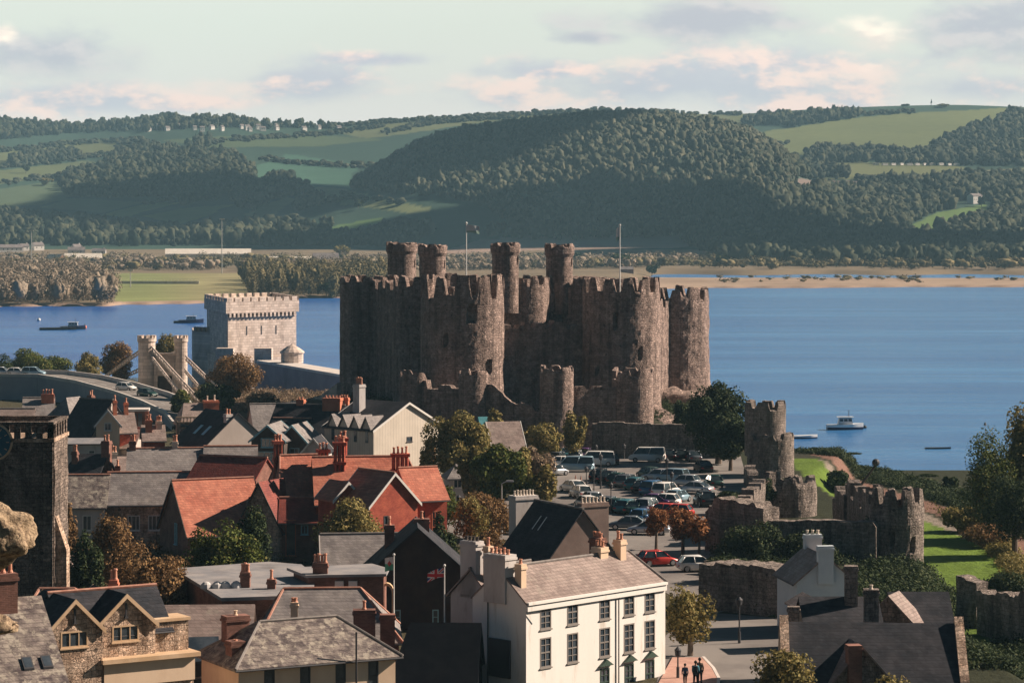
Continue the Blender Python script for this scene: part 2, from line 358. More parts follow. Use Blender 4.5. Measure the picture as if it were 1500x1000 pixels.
FIELDS = [
 ([(-400, 230), (0, 222), (90, 206), (212, 204), (228, 216), (120, 226), (0, 246), (-400, 270)], (.15, .17, .065)),
 ([(-400, 285), (0, 250), (120, 236), (165, 238), (90, 258), (0, 270), (-400, 300)], (.13, .155, .06)),
 ([(-400, 305), (0, 290), (60, 276), (120, 283), (60, 300), (-400, 330)], (.10, .13, .055)),
 ([(150, 314), (225, 296), (262, 298), (180, 318)], (.19, .22, .07)),
 ([(205, 316), (300, 302), (345, 300), (262, 330)], (.15, .19, .06)),
 ([(455, 272), (520, 288), (560, 305), (500, 300)], (.20, .23, .08)),
 ([(355, 314), (420, 288), (440, 292), (380, 324)], (.12, .15, .06)),
 ([(480, 333), (560, 318), (560, 326), (490, 342)], (.12, .2, .06)),
 ([(495, 195), (560, 178), (760, 168), (900, 150), (1090, 160), (1100, 192), (1000, 172), (860, 166), (700, 180), (600, 196), (540, 203)], (.16, .18, .075)),
 ([(-400, 330), (-400, 300), (0, 276), (95, 264), (100, 292), (60, 296), (0, 298)], (.10, .14, .07)),
 ([(100, 290), (220, 296), (150, 312), (60, 304)], (.09, .13, .065)),
 ([(340, 262), (420, 225), (520, 240), (512, 285), (440, 272), (380, 284)], (.07, .15, .09)),
 ([(455, 272), (500, 276), (560, 292), (640, 306), (600, 312), (520, 302), (470, 288)], (.20, .23, .09)),
 ([(240, 205), (340, 198), (500, 199), (560, 205), (470, 214), (300, 216)], (.10, .14, .06)),
 ([(1100, 196), (1150, 188), (1260, 172), (1330, 166), (1480, 158), (1460, 178), (1420, 190), (1380, 214), (1330, 226), (1200, 232), (1140, 222)], (.17, .195, .07)),
 ([(1180, 236), (1300, 238), (1410, 244), (1420, 256), (1330, 266), (1200, 262)], (.17, .185, .07)),
 ([(1060, 262), (1170, 262), (1290, 268), (1250, 278), (1080, 276)], (.19, .15, .115)),
 ([(1325, 336), (1370, 312), (1445, 300), (1450, 312), (1350, 344)], (.14, .22, .055)),
 ([(1455, 206), (1500, 202), (1700, 200), (1700, 212), (1460, 214)], (.20, .20, .09)),
 ([(1430, 250), (1700, 236), (1700, 250), (1440, 258)], (.17, .17, .08)),
 ([(640, 372), (700, 352), (820, 340), (1000, 338), (1080, 348), (1000, 362), (820, 366)], (.30, .22, .155)),
]
for poly, c_ in FIELDS:
    c_ = (c_[0]*1.0, c_[1]*1.0, c_[2]*1.1+.005)
    k = inpoly(PX+6*fbm(XX, YY, .02, 9), PV+1.2*fbm(XX, YY, .03, 8), poly) & (YY > 2000); colr[k] = c_
colr[hill] *= (1+.16*hilln[hill])[:, None]
meadow = farm & (PX > 168) & (PX < 362) & (PV > 400) & (PV < 452); setc(meadow, (.22, .25, .10))
wm2 = (smooth(200, 330, PX)*.5)[meadow][:, None]; colr[meadow] = colr[meadow]*(1-wm2)+np.array([.38, .29, .18])*wm2
spit = farm & (PX > 960) & (YY > 1500) & (YY < 1800); setc(spit, (.36, .27, .20))
beach = farm & (YY < interp(PX, SHORE)+14+10*(PX < 180)); setc(beach, (.34, .25, .19))
colr[farm & ~hill] *= (1+.22*fbm(XX, YY, .05, 2)[farm & ~hill])[:, None]
lawn = (YY < 420) & (YY > 225) & (XX > np.interp(YY, [215, 235, 262, 345], [33.6, 35.0, 39, 37])) & (XX < np.interp(YY, [225, 250, 266, 285, 305, 320, 360], [46, 49, 52, 51.5, 49.5, 47.5, 41.5]))
setc(lawn, (.12, .19, .035)); colr[lawn] *= (1+.35*fbm(XX, YY, .35, 12)[lawn])[:, None]*np.array([1, 1, .9])
rail = (YY < 480) & (XX > 30) & (~lawn); rd = np.interp(YY, [292, 333, 389, 420], [55, 51, 40.5, 36])
setc(rail, (.035, .04, .022)); setc(rail & (np.abs(XX-rd) < 1.7), (.22, .13, .10))
setc(rail & (np.abs(XX-rd+4.2) < 1.6), (.26, .22, .18))
castle = (YY > 370) & (YY < 480) & (np.abs(XX) < 45); setc(castle & ~rail, (.05, .05, .035))
nI, nJ = XX.shape; idx = np.arange(nI*nJ).reshape(nI, nJ)
Q = np.stack([idx[:-1, :-1], idx[:-1, 1:], idx[1:, 1:], idx[1:, :-1]], -1).reshape(-1, 4)
tm = np_mesh('ground', np.stack([XX, YY, ZZ], -1).reshape(-1, 3), Q, {'col': colr.reshape(-1, 3)}, True)
m = bpy.data.materials.new('ground_cover'); m.use_nodes = True; n = NT(m.node_tree); bs = n.n['Principled BSDF']
at = n.add('ShaderNodeAttribute', attribute_name='col'); tcn = n.add('ShaderNodeTexCoord')
k = n.math('ADD', .72, n.math('MULTIPLY', n.noise(tcn.outputs['Object'], .05, 8, .7), .55))
k2 = n.math('ADD', .7, n.math('MULTIPLY', n.noise(tcn.outputs['Object'], 1.2, 4, .7), .6)); k = n.math('MULTIPLY', k, k2)
kc = n.add('ShaderNodeCombineXYZ'); [n.put(kc, i, k) for i in range(3)]
n.put(bs, 'Base Color', n.mix(1.0, at.outputs['Color'], kc.outputs[0], 'MULTIPLY')); bs.inputs['Roughness'].default_value = .95; bs.inputs['Specular IOR Level'].default_value = .1
bp = n.add('ShaderNodeBump'); n.put(bp, 'Height', n.noise(tcn.outputs['Object'], .6, 6, .7)); bp.inputs['Distance'].default_value = .5; n.l.new(bp.outputs[0], bs.inputs['Normal'])
tag(place('ground', tm, None, m), kind='structure')

# water
m = bpy.data.materials.new('estuary_water'); m.use_nodes = True; n = NT(m.node_tree); bs = n.n['Principled BSDF']
tcn = n.add('ShaderNodeTexCoord'); mp = n.add('ShaderNodeMapping'); n.l.new(tcn.outputs['Object'], mp.inputs[0]); mp.inputs['Scale'].default_value = (.13, 1, 1)
st = n.noise(mp.outputs[0], .03, 6, .65); st2 = n.noise(mp.outputs[0], .006, 3, .5)
s3 = n.add('ShaderNodeSeparateXYZ'); n.l.new(tcn.outputs['Object'], s3.inputs[0]); rt_ = n.ramp(s3.outputs[0], -160, 70)
col = n.mix(n.ramp(st, .3, .7), n.mix(rt_, (.015, .085, .35, 1), (.03, .14, .38, 1)), n.mix(rt_, (.035, .16, .44, 1), (.07, .25, .52, 1))); col = n.mix(n.math('MULTIPLY', n.ramp(st2, .4, .65), .6), col, n.mix(rt_, (.015, .09, .35, 1), (.03, .135, .37, 1)))
n.put(bs, 'Base Color', col); bs.inputs['Roughness'].default_value = .22; bs.inputs['IOR'].default_value = 1.33; bs.inputs['Specular IOR Level'].default_value = .22
wv = n.math('ADD', n.noise(mp.outputs[0], .9, 5, .65), n.math('MULTIPLY', n.noise(mp.outputs[0], .12, 4, .6), 2.0))
bp = n.add('ShaderNodeBump'); n.put(bp, 'Height', wv); bp.inputs['Distance'].default_value = .8; n.l.new(bp.outputs[0], bs.inputs['Normal'])
wm = np_mesh('water', [(-1400, 280, 0), (1400, 280, 0), (1400, 2300, 0), (-1400, 2300, 0)], [(0, 1, 2, 3)])
tag(place('water', wm, None, m), kind='structure')

# paved sheets on the level town ground
def sheet(name, pix, z, mt, kind='structure', world=False):
    pts = [tuple(W(a, b, z))[:2] for a, b in pix] if not world else pix
    a = sum(pts[i][0]*pts[(i+1) % len(pts)][1]-pts[(i+1) % len(pts)][0]*pts[i][1] for i in range(len(pts)))
    if a < 0: pts = pts[::-1]
    mb = MB(); mb.add([(x, y, z) for x, y in pts], [tuple(range(len(pts)))]); return tag(mb.build(name, mt), kind=kind)
sheet('car_park', [(760, 672), (800, 663), (880, 656), (1020, 654), (1085, 668), (1095, 705), (1060, 770), (1120, 880), (1040, 900), (960, 860), (900, 800), (760, 790), (680, 790), (640, 770), (640, 735), (730, 740), (780, 700)], 7.53, ASPH)
sheet('road', [(960, 1010), (975, 930), (1020, 895), (1150, 905), (1170, 930), (1130, 1010)], 7.53, ASPH)
sheet('pavement', [(960, 1008), (985, 962), (1030, 962), (1044, 978), (1052, 992), (1050, 1008)], 7.65, PAVE)
def kerb(pts, z0, z1, w, name='kerb'):
    mb = MB()
    for p, q in zip(pts, pts[1:]):
        p, q = Vector((*p, 0)), Vector((*q, 0)); t = (q-p).normalized(); s = Vector((-t.y, t.x, 0))*w/2
        mb.add([(*(p-s).xy, z0), (*(q-s).xy, z0), (*(q+s).xy, z0), (*(p+s).xy, z0), (*(p-s).xy, z1), (*(q-s).xy, z1), (*(q+s).xy, z1), (*(p+s).xy, z1)],
               [(4, 5, 6, 7), (0, 1, 5, 4), (1, 2, 6, 5), (2, 3, 7, 6), (3, 0, 4, 7)])
    return tag(mb.build(name, CONC), kind='structure')
kerb([tuple(W(a, b, 7.65))[:2] for a, b in [(1030, 961), (1045, 977), (1053, 992), (1051, 1010)]], 7.4, 7.67, .22)
mb = MB()
for i in range(9):
    for rw, yy in ((0, 700), (1, 742)):
        p = W(890+i*13+rw*6, yy+i*2.2, 7.54); mb.add([(p.x-.05, p.y-2.3, 7.54), (p.x+.05, p.y-2.3, 7.54), (p.x+.05, p.y+2.3, 7.54), (p.x-.05, p.y+2.3, 7.54)], [(0, 1, 2, 3)])
tag(mb.build('bay_markings', LINEW), kind='structure')

# ---------------- houses ----------------
WIN = {}
def win_meshes(w, h, style):
    """sash window in a reveal: outward is -y, origin at its bottom centre"""
    key = (round(w, 2), round(h, 2), style)
    if key in WIN: return WIN[key]
    fr = MB(); t = .09; gl = MB()
    y0, y1 = (-.02, .10)
    fr.box(-w/2, -w/2+t, y0, y1, 0, h).box(w/2-t, w/2, y0, y1, 0, h).box(-w/2+t, w/2-t, y0, y1, h-t, h).box(-w/2-.06, w/2+.06, y0-.07, y1, -.08, 0).box(-w/2+t, w/2-t, y0, y1, 0, t)
    nx, nz_ = {'sash': (2, 4), 'two': (2, 1), 'three': (3, 1), 'one': (1, 2), 'tri': (3, 2), 'none': (1, 1)}[style]
    for i in range(1, nx): x = -w/2+w*i/nx; fr.box(x-.03, x+.03, y0+.02, y1-.01, t, h-t)
    for j in range(1, nz_):
        z = h*j/nz_; k = .045 if (style == 'sash' and j == 2) else .022; fr.box(-w/2+t, w/2-t, y0+.025, y1-.015, z-k, z+k)
    gl.box(-w/2+t*.6, w/2-t*.6, .05, .075, t*.6, h-t*.6)
    WIN[key] = (fr.mesh('window'), gl.mesh('pane')); return WIN[key]
def wall_side(mb, o, ux, W_w, Hh, holes, nrm, dep=.12):
    us = sorted({-W_w/2, W_w/2, *[h[0]-h[2]/2 for h in holes], *[h[0]+h[2]/2 for h in holes]})
    zs = sorted({0, Hh, *[h[1] for h in holes], *[h[1]+h[3] for h in holes]})
    P = lambda a, z, k=0: o+ux*a+Vector((0, 0, z))-nrm*k
    for i in range(len(us)-1):
        for j in range(len(zs)-1):
            cu, cz = (us[i]+us[i+1])/2, (zs[j]+zs[j+1])/2
            a, b, c_, d_ = us[i], us[i+1], zs[j], zs[j+1]
            if any(abs(cu-h[0]) < h[2]/2 and h[1] < cz < h[1]+h[3] for h in holes): continue
            mb.add([P(a, c_), P(b, c_), P(b, d_), P(a, d_)], [(0, 1, 2, 3)])
    for u_, z_, w_, h_ in holes:
        a, b, c_, d_ = u_-w_/2, u_+w_/2, z_, z_+h_
        for q in ((a, c_, b, c_), (b, c_, b, d_), (b, d_, a, d_), (a, d_, a, c_)):
            mb.add([P(q[0], q[1]), P(q[0], q[1], dep), P(q[2], q[3], dep), P(q[2], q[3])], [(0, 1, 2, 3)])
        mb.add([P(a, c_, dep), P(b, c_, dep), P(b, d_, dep), P(a, d_, dep)], [(0, 1, 2, 3)])
SIDES = {'F': (0, Vector((0, -1, 0))), 'R': (90, Vector((1, 0, 0))), 'B': (180, Vector((0, 1, 0))), 'L': (-90, Vector((-1, 0, 0)))}
POTS = {}
def pot_mesh(h, r):
    key = (round(h, 1), round(r, 2))
    if key not in POTS: POTS[key] = MB().lathe([(r*1.15, 0), (r*1.15, h*.12), (r*.85, h*.2), (r*.75, h*.8), (r*1.05, h*.84), (r*1.05, h*.94), (r*.8, h), (r*.55, h), (r*.5, h*.7)], 10).mesh('chimney_pot')
    return POTS[key]
def chimney(root, T, x, y, w, dp, z0, z1, npots, mt, potm=TERRA, ph=.7, fluted=False, label=None, pr=.13):
    mb = MB(T)
    if fluted:                     # slender star-shaped flues side by side on one base
        mb.box(x-w/2, x+w/2, y-dp/2, y+dp/2, z0, z0+(z1-z0)*.35)
        k = max(2, npots); fw = (w)/k
        for i in range(k):
            cx = x-w/2+fw*(i+.5); mb.prism([(cx+fw*.42*math.cos(a*math.pi/4+.39), y+dp*.42*math.sin(a*math.pi/4+.39)) for a in range(8)], z0+(z1-z0)*.35, z1-.3)
        mb.box(x-w/2-.03, x+w/2+.03, y-dp/2-.03, y+dp/2+.03, z0+(z1-z0)*.62, z0+(z1-z0)*.67)
        mb.box(x-w/2-.07, x+w/2+.07, y-dp/2-.07, y+dp/2+.07, z1-.3, z1)
    else:
        mb.box(x-w/2, x+w/2, y-dp/2, y+dp/2, z0, z1-.35).box(x-w/2-.07, x+w/2+.07, y-dp/2-.07, y+dp/2+.07, z1-.35, z1-.2).box(x-w/2-.02, x+w/2+.02, y-dp/2-.02, y+dp/2+.02, z1-.2, z1)
    c_ = mb.build('chimney', mt, root, label)
    for i in range(npots):
        t = (i+.5)/npots-.5
        p = (x+t*(w-.1), y) if w >= dp else (x, y+t*(dp-.1))
        q = T @ Vector((p[0], p[1], z1)); place('chimney_pot', pot_mesh(ph*(1 if i % 2 else .88), pr), c_, potm, q)
    return c_
def hparts(root, T, L, hw, Hr, rise, wallm, roofm, wins=(), chims=(), hipL=0, hipR=0, oh=.3, og=.2, ridge=None, frame=TRIMW, z0=-1.2, barge=None, walls=True, rooflabel=None, sides='FRBL', walllabel=None):
    """gable or hipped house in local coordinates: ridge along x, F side is -y, ground at z=0"""
    He = Hr-rise; t = .14
    if walls:
        mb = MB(T); zc = Vector((0, 0, z0))
        off = {'F': Vector((0, -hw, 0)), 'B': Vector((0, hw, 0)), 'L': Vector((-L/2, 0, 0)), 'R': Vector((L/2, 0, 0))}
        for s in sides:
            rot, nr = SIDES[s]; ux = Matrix.Rotation(R(rot), 3, 'Z') @ Vector((1, 0, 0)); ww = L if s in 'FB' else 2*hw
            holes = [(w[1], w[2]-z0, w[3], w[4]) for w in wins if w[0] == s and w[2]+w[4] < He-.05]
            wall_side(mb, off[s]+zc, ux, ww, He-z0-.07, holes, nr)
        if not hipL: mb.add([(-L/2, hw, He-.07), (-L/2, -hw, He-.07), (-L/2, 0, Hr-.07)], [(0, 1, 2)])
        if not hipR: mb.add([(L/2, -hw, He-.07), (L/2, hw, He-.07), (L/2, 0, Hr-.07)], [(0, 1, 2)])
        mb.build('wall', wallm, root, walllabel)
        for w in wins:
            s, u_, z_, w_, h_ = w[:5]; style = w[5] if len(w) > 5 else 'sash'; fm = w[6] if len(w) > 6 else frame
            rot, nr = SIDES[s]; ux = Matrix.Rotation(R(rot), 3, 'Z') @ Vector((1, 0, 0))
            out = .0 if z_+h_ < He-.05 else .09
            p = off[s]+ux*u_+nr*out+Vector((0, 0, z_)); fr, gl = win_meshes(w_, h_, style)
            M = T @ Matrix.Translation(p) @ Matrix.Rotation(R(rot), 4, 'Z')
            o = place('window', fr, root, fm); o.matrix_local = M; place('pane', gl, o, GLASS)
    sl_ = rise/hw; ez = He-sl_*oh
    a0, a1 = -L/2-(og if not hipL else oh), L/2+(og if not hipR else oh)
    r0, r1 = (-L/2+hipL if hipL else a0), (L/2-hipR if hipR else a1)
    yo = hw+oh
    top = [(a0, -yo, ez), (a1, -yo, ez), (a1, yo, ez), (a0, yo, ez), (r0, 0, Hr), (r1, 0, Hr)]
    bot = [(x, y, z-t) for x, y, z in top]
    fs = [(0, 1, 5, 4), (2, 3, 4, 5)]; per = [(0, 1), (2, 3)]
    if hipL: fs.append((3, 0, 4)); per.append((3, 0))
    else: per += [(3, 4), (4, 0)]
    if hipR: fs.append((1, 2, 5)); per.append((1, 2))
    else: per += [(1, 5), (5, 2)]
    if hipL and not hipR or hipR and not hipL or 1:
        allf = list(fs)+[tuple(6+i for i in f[::-1]) for f in fs]+[(b, a, a+6, b+6) for a, b in per]
    MB(T).add(top+bot, allf).build('roof', roofm, root, rooflabel)
    if ridge:
        mb = MB(T); mb.tube((r0, 0, Hr+.02), (r1, 0, Hr+.02), .11, n=6)
        for hp, e_, sgn in ((hipL, a0, 0), (hipR, a1, 1)):
            if hp:
                for sy in (-yo, yo): mb.tube(((r0, r1)[sgn], 0, Hr), (e_, sy, ez+.02), .1, n=6)
        mb.build('ridge_tiles', ridge, root)
    if barge:
        for e_, hp in ((a0, hipL), (a1, hipR)):
            if not hp:
                mb = MB(T)
                for sy in (-1, 1):
                    s_ = -1 if e_ < 0 else 1
                    x_a, x_b = sorted((e_+.01*s_, e_+.09*s_))
                    mb.add([(x_a, 0, Hr+.03), (x_a, sy*yo, ez+.03), (x_a, sy*yo, ez-.25), (x_a, 0, Hr-.25), (x_b, 0, Hr+.03), (x_b, sy*yo, ez+.03), (x_b, sy*yo, ez-.25), (x_b, 0, Hr-.25)],
                           [(0, 1, 2, 3), (7, 6, 5, 4), (0, 4, 5, 1), (1, 5, 6, 2), (2, 6, 7, 3), (3, 7, 4, 0)])
                mb.build('barge_board', barge, root)
    if oh > .13 and 2*hw > 3.2:
        for sy in (-1, 1): MB(T).tube((a0, sy*(yo+.05), ez-.1), (a1, sy*(yo+.05), ez-.1), .065, n=5).build('gutter', TRIMD, root)
    for c_ in chims:
        x, y, w, dp, up, npots, mt = c_[:7]; kw = c_[7] if len(c_) > 7 else {}
        chimney(root, T, x, y, w, dp, max(Hr-rise-.3, 0), Hr+up, npots, mt, **kw)
GZ = 7.5
def Hs(name, label, M, zr, L, ang, hw, rise, wallm, roofm, anchor='M', root=None, cat='house', group=None, zg=GZ, **kw):
    """house whose ridge midpoint ('M') or near end ('A') stands at photo pixel M when its ridge is zr high"""
    p = W(M[0], M[1], zr); a = R(ang)
    if anchor == 'A': p = p+Vector((math.cos(a), math.sin(a), 0))*L/2
    p.z = zg
    if root is None:
        root = thing(name, label, cat, p, a, group); T = Matrix()
    else:
        wm_ = Matrix.Translation(root.location) @ Matrix.Rotation(root.rotation_euler.z, 4, 'Z')
        T = wm_.inverted() @ (Matrix.Translation(p) @ Matrix.Rotation(a, 4, 'Z'))
    hparts(root, T, L, hw, zr-zg, rise, wallm, roofm, **kw)
    return root, T
# ---------------- ruined masonry ----------------
def nz3(x, y, z, s): return noise.noise(Vector((x*s, y*s, z*s)))
def cren(f, n, duty=.6): return ((f*n) % 1.0) < duty
def tower_mesh(cx, cy, r, z0, z1, n=10, dep=1.8, duty=.58, rag=.5, flare=.4, fh=2.5, amp=.16, seed=1, slits=(), band=None, step=.55, broken=None, th=.9, seg=.42, floor=1.2):
    """hollow round tower with a broken battlement; broken=(angle, width, drop)"""
    N = max(24, int(2*math.pi*r/seg)); rnd = random.Random(seed)
    mer = [rnd.uniform(-.5, .3)*rag*1.4 for _ in range(n+1)]; gap = [rnd.uniform(-.5, .5)*rag for _ in range(n+1)]
    zc = z1-dep-.4
    def topz(i):
        f = i/N; k = int(f*n) % n
        t = z1+mer[k] if cren(f+.001, n, duty) else z1-dep+gap[k]
        t += rnd2[i]*rag*.22
        if broken:
            a = (2*math.pi*f-R(broken[0])+math.pi) % (2*math.pi)-math.pi
            if abs(a) < R(broken[1]): t -= broken[2]*(1-(a/R(broken[1]))**2)*(.8+.4*rnd2[i])
        return t
    rnd2 = [rnd.uniform(-1, 1) for _ in range(N)]
    tops = [topz(i) for i in range(N)]
    zlow = min(zc, min(tops)-.4)
    rows = [z0+(zlow-z0)*j/max(2, int((zlow-z0)/step)) for j in range(max(2, int((zlow-z0)/step))+1)]
    V = []; F = []
    def rad(t, z):
        x, y = cx+r*math.cos(t), cy+r*math.sin(t)
        rr = r+amp*.45*nz3(x+seed*7, y, z, .6)+amp*.35*nz3(x, y+seed*3, z*.8, 2.6)+flare*math.exp(-max(0, z-z0)/fh)
        if band and z > z1-band[0]: rr += band[1]
        for (ta, za, w, h) in slits:
            dt = ((t-R(ta)+math.pi) % (2*math.pi)-math.pi)*r
            if abs(dt) < w/2 and za < z < za+h: rr -= 1.0
        return rr
    for z in rows:
        for i in range(N):
            t = 2*math.pi*i/N; q = rad(t, z); V.append((cx+q*math.cos(t), cy+q*math.sin(t), z))
    nr = len(rows)
    for k in (1, 2, 3):
        for i in range(N):
            t = 2*math.pi*i/N; z = zlow+(tops[i]-zlow)*k/3; q = rad(t, z)-(.12 if k == 3 else 0); V.append((cx+q*math.cos(t), cy+q*math.sin(t), z))
    for k in (0, 1):
        for i in range(N):
            t = 2*math.pi*i/N; q = r-th+amp*.5*nz3(t*4, k, seed, 1); z = tops[i]-.05 if k == 0 else zlow-floor; V.append((cx+q*math.cos(t), cy+q*math.sin(t), z))
    tot = nr+5
    for j in range(tot-1):
        for i in range(N): F.append((j*N+i, j*N+(i+1) % N, (j+1)*N+(i+1) % N, (j+1)*N+i))
    F.append(tuple((tot-1)*N+i for i in range(N)))
    return V, F
def wall_mesh(p, q, z0, za, zb, th=1.6, merl=0, dep=1.2, rag=.4, amp=.15, seed=1, prof=None, step=.6):
    """straight broken wall p->q; merl = battlements count"""
    p = Vector((*p, 0)); q = Vector((*q, 0)); L = (q-p).length; u = (q-p)/L; s = Vector((-u.y, u.x, 0)); N = max(6, int(L/.3)); rnd = random.Random(seed)
    tops = []; left = 0
    for i in range(N+1):
        f = i/N
        if left <= 0: left = rnd.randint(2, 7); blk = rnd.choice((0, 0, .3, -.35, -.8, .55))*rag+rag*nz3(i*.1, seed, 0, 1)*.7
        left -= 1; t = za+(zb-za)*f+blk+rnd.uniform(-1, 1)*rag*.09
        if merl and not cren(f, merl, .6): t -= dep
        if prof: t += np.interp(f, *zip(*prof))
        tops.append(t)
    V = []; F = []; nr = max(3, int((max(tops)-z0)/step))
    for side in (-1, 1):
        for j in range(nr+1):
            for i in range(N+1):
                b = p+u*(L*i/N); z = z0+(tops[i]-z0)*j/nr; o = th/2+amp*.5*nz3(b.x+seed*5+side*9, b.y, z, .7)+amp*.4*nz3(b.x, b.y, z, 2.7)
                c_ = b+s*side*o; V.append((c_.x, c_.y, z))
    M_ = (nr+1)*(N+1)
    for j in range(nr):
        for i in range(N):
            a = j*(N+1)+i; F.append((a, a+1, a+N+2, a+N+1)); F.append((M_+a+1, M_+a, M_+a+N+1, M_+a+N+2))
    for i in range(N): a = nr*(N+1)+i; F.append((a, a+1, M_+a+1, M_+a))
    for j in range(nr):
        a = j*(N+1); F.append((M_+a, a, a+N+1, M_+a+N+1)); a += N; F.append((a, M_+a, M_+a+N+1, a+N+1))
    return V, F
def pm(name, VF, mt, parent=None, label=None, sm=False, org=None):
    mb = MB(); V, F = VF
    if org is not None: V = [(x-org[0], y-org[1], z-org[2]) for x, y, z in V]
    mb.v = V; mb.f = F; return place(name, mb.mesh(name, sm), parent, mt, None, None, label)

# ---------------- the castle ----------------
CO = (4, 425, 0)
castle_o = thing('castle', 'great ruined medieval castle with round battlemented towers standing on the rock beside the estuary', 'castle', CO)
def ct(cx, cy, r, z0, z1, label=None, parent=None, name='tower', **kw): return pm(name, tower_mesh(cx, cy, r, z0, z1, **kw), STONE, parent or castle_o, label, org=CO)
ct(-23.0, 441, 4.8, 8, 30.8, n=11, seed=3, rag=.3, dep=1.0)
ct(-13.6, 419, 4.6, 8, 31.1, n=10, seed=4, rag=.5, dep=1.6)
ct(-7.2, 396, 6.05, 8, 31.7, n=11, seed=5, rag=.75, dep=3.0, flare=1.1, fh=3.5, amp=.24, slits=((-76, 25.0, .9, 2.6), (-112, 22, .6, 1.8), (-50, 18, .5, 1.6)), label='big near round tower with a tall window slit')
ct(16.2, 405, 5.75, 8, 31.2, n=12, seed=6, rag=.45, dep=2.0, flare=1.0, fh=3, amp=.22, slits=((-100, 24, .6, 1.8), (-62, 19.5, .5, 1.6), (-130, 17, .5, 1.5)), label='big near round tower under the bare flagpole')
ct(25.6, 433, 5.6, 8, 29.3, n=11, seed=7, rag=.7, dep=1.8, flare=1.4, fh=3.5, amp=.26)
for (cx, cy, r, z1, tx, ty, tr, tz, sd_) in ((-18.6, 474, 5.4, 29.6, -19.0, 471, 2.45, 36.0, 11), (-12.2, 484, 5.4, 29.4, -14.0, 481, 2.35, 35.5, 12), (1.9, 456, 4.3, 30.4, -1.1, 451, 2.2, 36.0, 13), (12.0, 464, 5.4, 29.9, 8.0, 461, 2.25, 35.7, 14)):
    tw = ct(cx, cy, r, 8, z1, n=10, seed=sd_, rag=.45, dep=1.6)
    ct(tx, ty, tr, z1-6, tz, n=7, seed=sd_+20, rag=.3, dep=.5, flare=0, amp=.07, band=(2.0, .28), th=.5, seg=.3, slits=((-20, z1+2.2, .35, .9),), parent=tw, name='turret')
def cw(p, q, z0, za, zb, label=None, **kw): return pm('curtain_wall', wall_mesh(p, q, z0, za, zb, **kw), STONE, castle_o, label, org=CO)
cw((-23, 441), (-13.6, 419), 8, 30.2, 30.2, merl=7, th=2.2, seed=1)
cw((-13.6, 419), (-7.2, 396), 8, 30, 30, merl=7, th=2.2, seed=2)
cw((-7.2, 400), (16.2, 408), 8, 24.4, 24.6, merl=9, dep=.6, th=2.4, seed=3, rag=.5, label='low west curtain wall between the two big towers')
cw((16.2, 408), (25.6, 433), 8, 27.5, 27, merl=7, th=2.2, seed=4)
cw((25.6, 433), (15, 470), 8, 26, 26, merl=11, th=2, seed=5)
cw((-23, 441), (-18.6, 474), 8, 27, 27, merl=9, th=2, seed=6)
cw((-18.6, 474), (-12.2, 484), 8, 29, 29, merl=3, th=2, seed=7)
cw((-12.2, 484), (1.9, 456), 8, 28, 29, merl=9, th=2, seed=8)
cw((1.9, 456), (12, 464), 8, 30.2, 30.2, merl=4, th=2, seed=9)
cw((12, 464), (19, 440), 8, 30.2, 29.6, merl=8, dep=1.6, th=2, seed=10, rag=.6)
cw((-3, 430), (14, 432), 8, 21, 22, th=1.5, seed=21, rag=.9, label='broken wall of the roofless great hall')
# barbican in front of the west wall
for (cx, cy, r, z1, sd_, br) in ((-13.8, 387, 2.1, 18.6, 31, (20, 70, 1.6)), (-5.4, 381, 2.05, 19.0, 32, None), (6.2, 379, 2.35, 19.5, 33, None), (16.9, 383, 2.9, 19.0, 34, (-150, 60, .8))):
    ct(cx, cy, r, 7, z1, n=5, seed=sd_, rag=.5, dep=.7, flare=.35, fh=2, amp=.14, th=.6, seg=.32, broken=br, name='barbican_turret')
cw((-13.8, 387), (-5.4, 381), 7, 16.6, 16.4, seed=12, rag=.7, th=1.1)
cw((-5.4, 381), (6.2, 379), 7, 16.6, 16.6, seed=13, rag=.6, th=1.1, prof=[(0, 0), (.25, .2), (.5, -2.2), (.8, -3), (1, -1)])
cw((6.2, 379.5), (16.9, 382.5), 7, 16.4, 16.6, seed=14, rag=.6, th=1.1)
cw((17.3, 384), (20, 401), 7, 15, 13.6, seed=15, rag=.6, th=1.4)
# rock under the towers
def rock(name, cx, cy, cz, rx, ry, rz, seed, mt, parent=None, label=None, org=None, nseg=26, ns=16, amp=.35):
    V = []; F = []
    for j in range(ns+1):
        ph = math.pi*j/ns
        for i in range(nseg):
            t = 2*math.pi*i/nseg; d_ = Vector((math.sin(ph)*math.cos(t), math.sin(ph)*math.sin(t), -math.cos(ph)))
            k = 1+amp*noise.noise(d_*1.7+Vector((seed, 0, 0)))+amp*.5*noise.noise(d_*5+Vector((0, seed, 0)))
            V.append((cx+rx*k*d_.x, cy+ry*k*d_.y, cz+rz*k*d_.z))
    for j in range(ns):
        for i in range(nseg): F.append((j*nseg+i, j*nseg+(i+1) % nseg, (j+1)*nseg+(i+1) % nseg, (j+1)*nseg+i))
    return pm(name, (V, F), mt, parent, label, sm=True, org=org)
for i, (cx, cy, cz, rx, ry, rz) in enumerate(((-7, 393, 8.6, 9, 6, 3.2), (17, 401, 8.8, 8.5, 6, 3.6), (26.5, 427, 9, 8, 8, 4.5), (-16, 412, 8.5, 9, 9, 3))):
    tag(rock('rock', cx, cy, cz, rx, ry, rz, i*3.1, STONE), kind='structure')
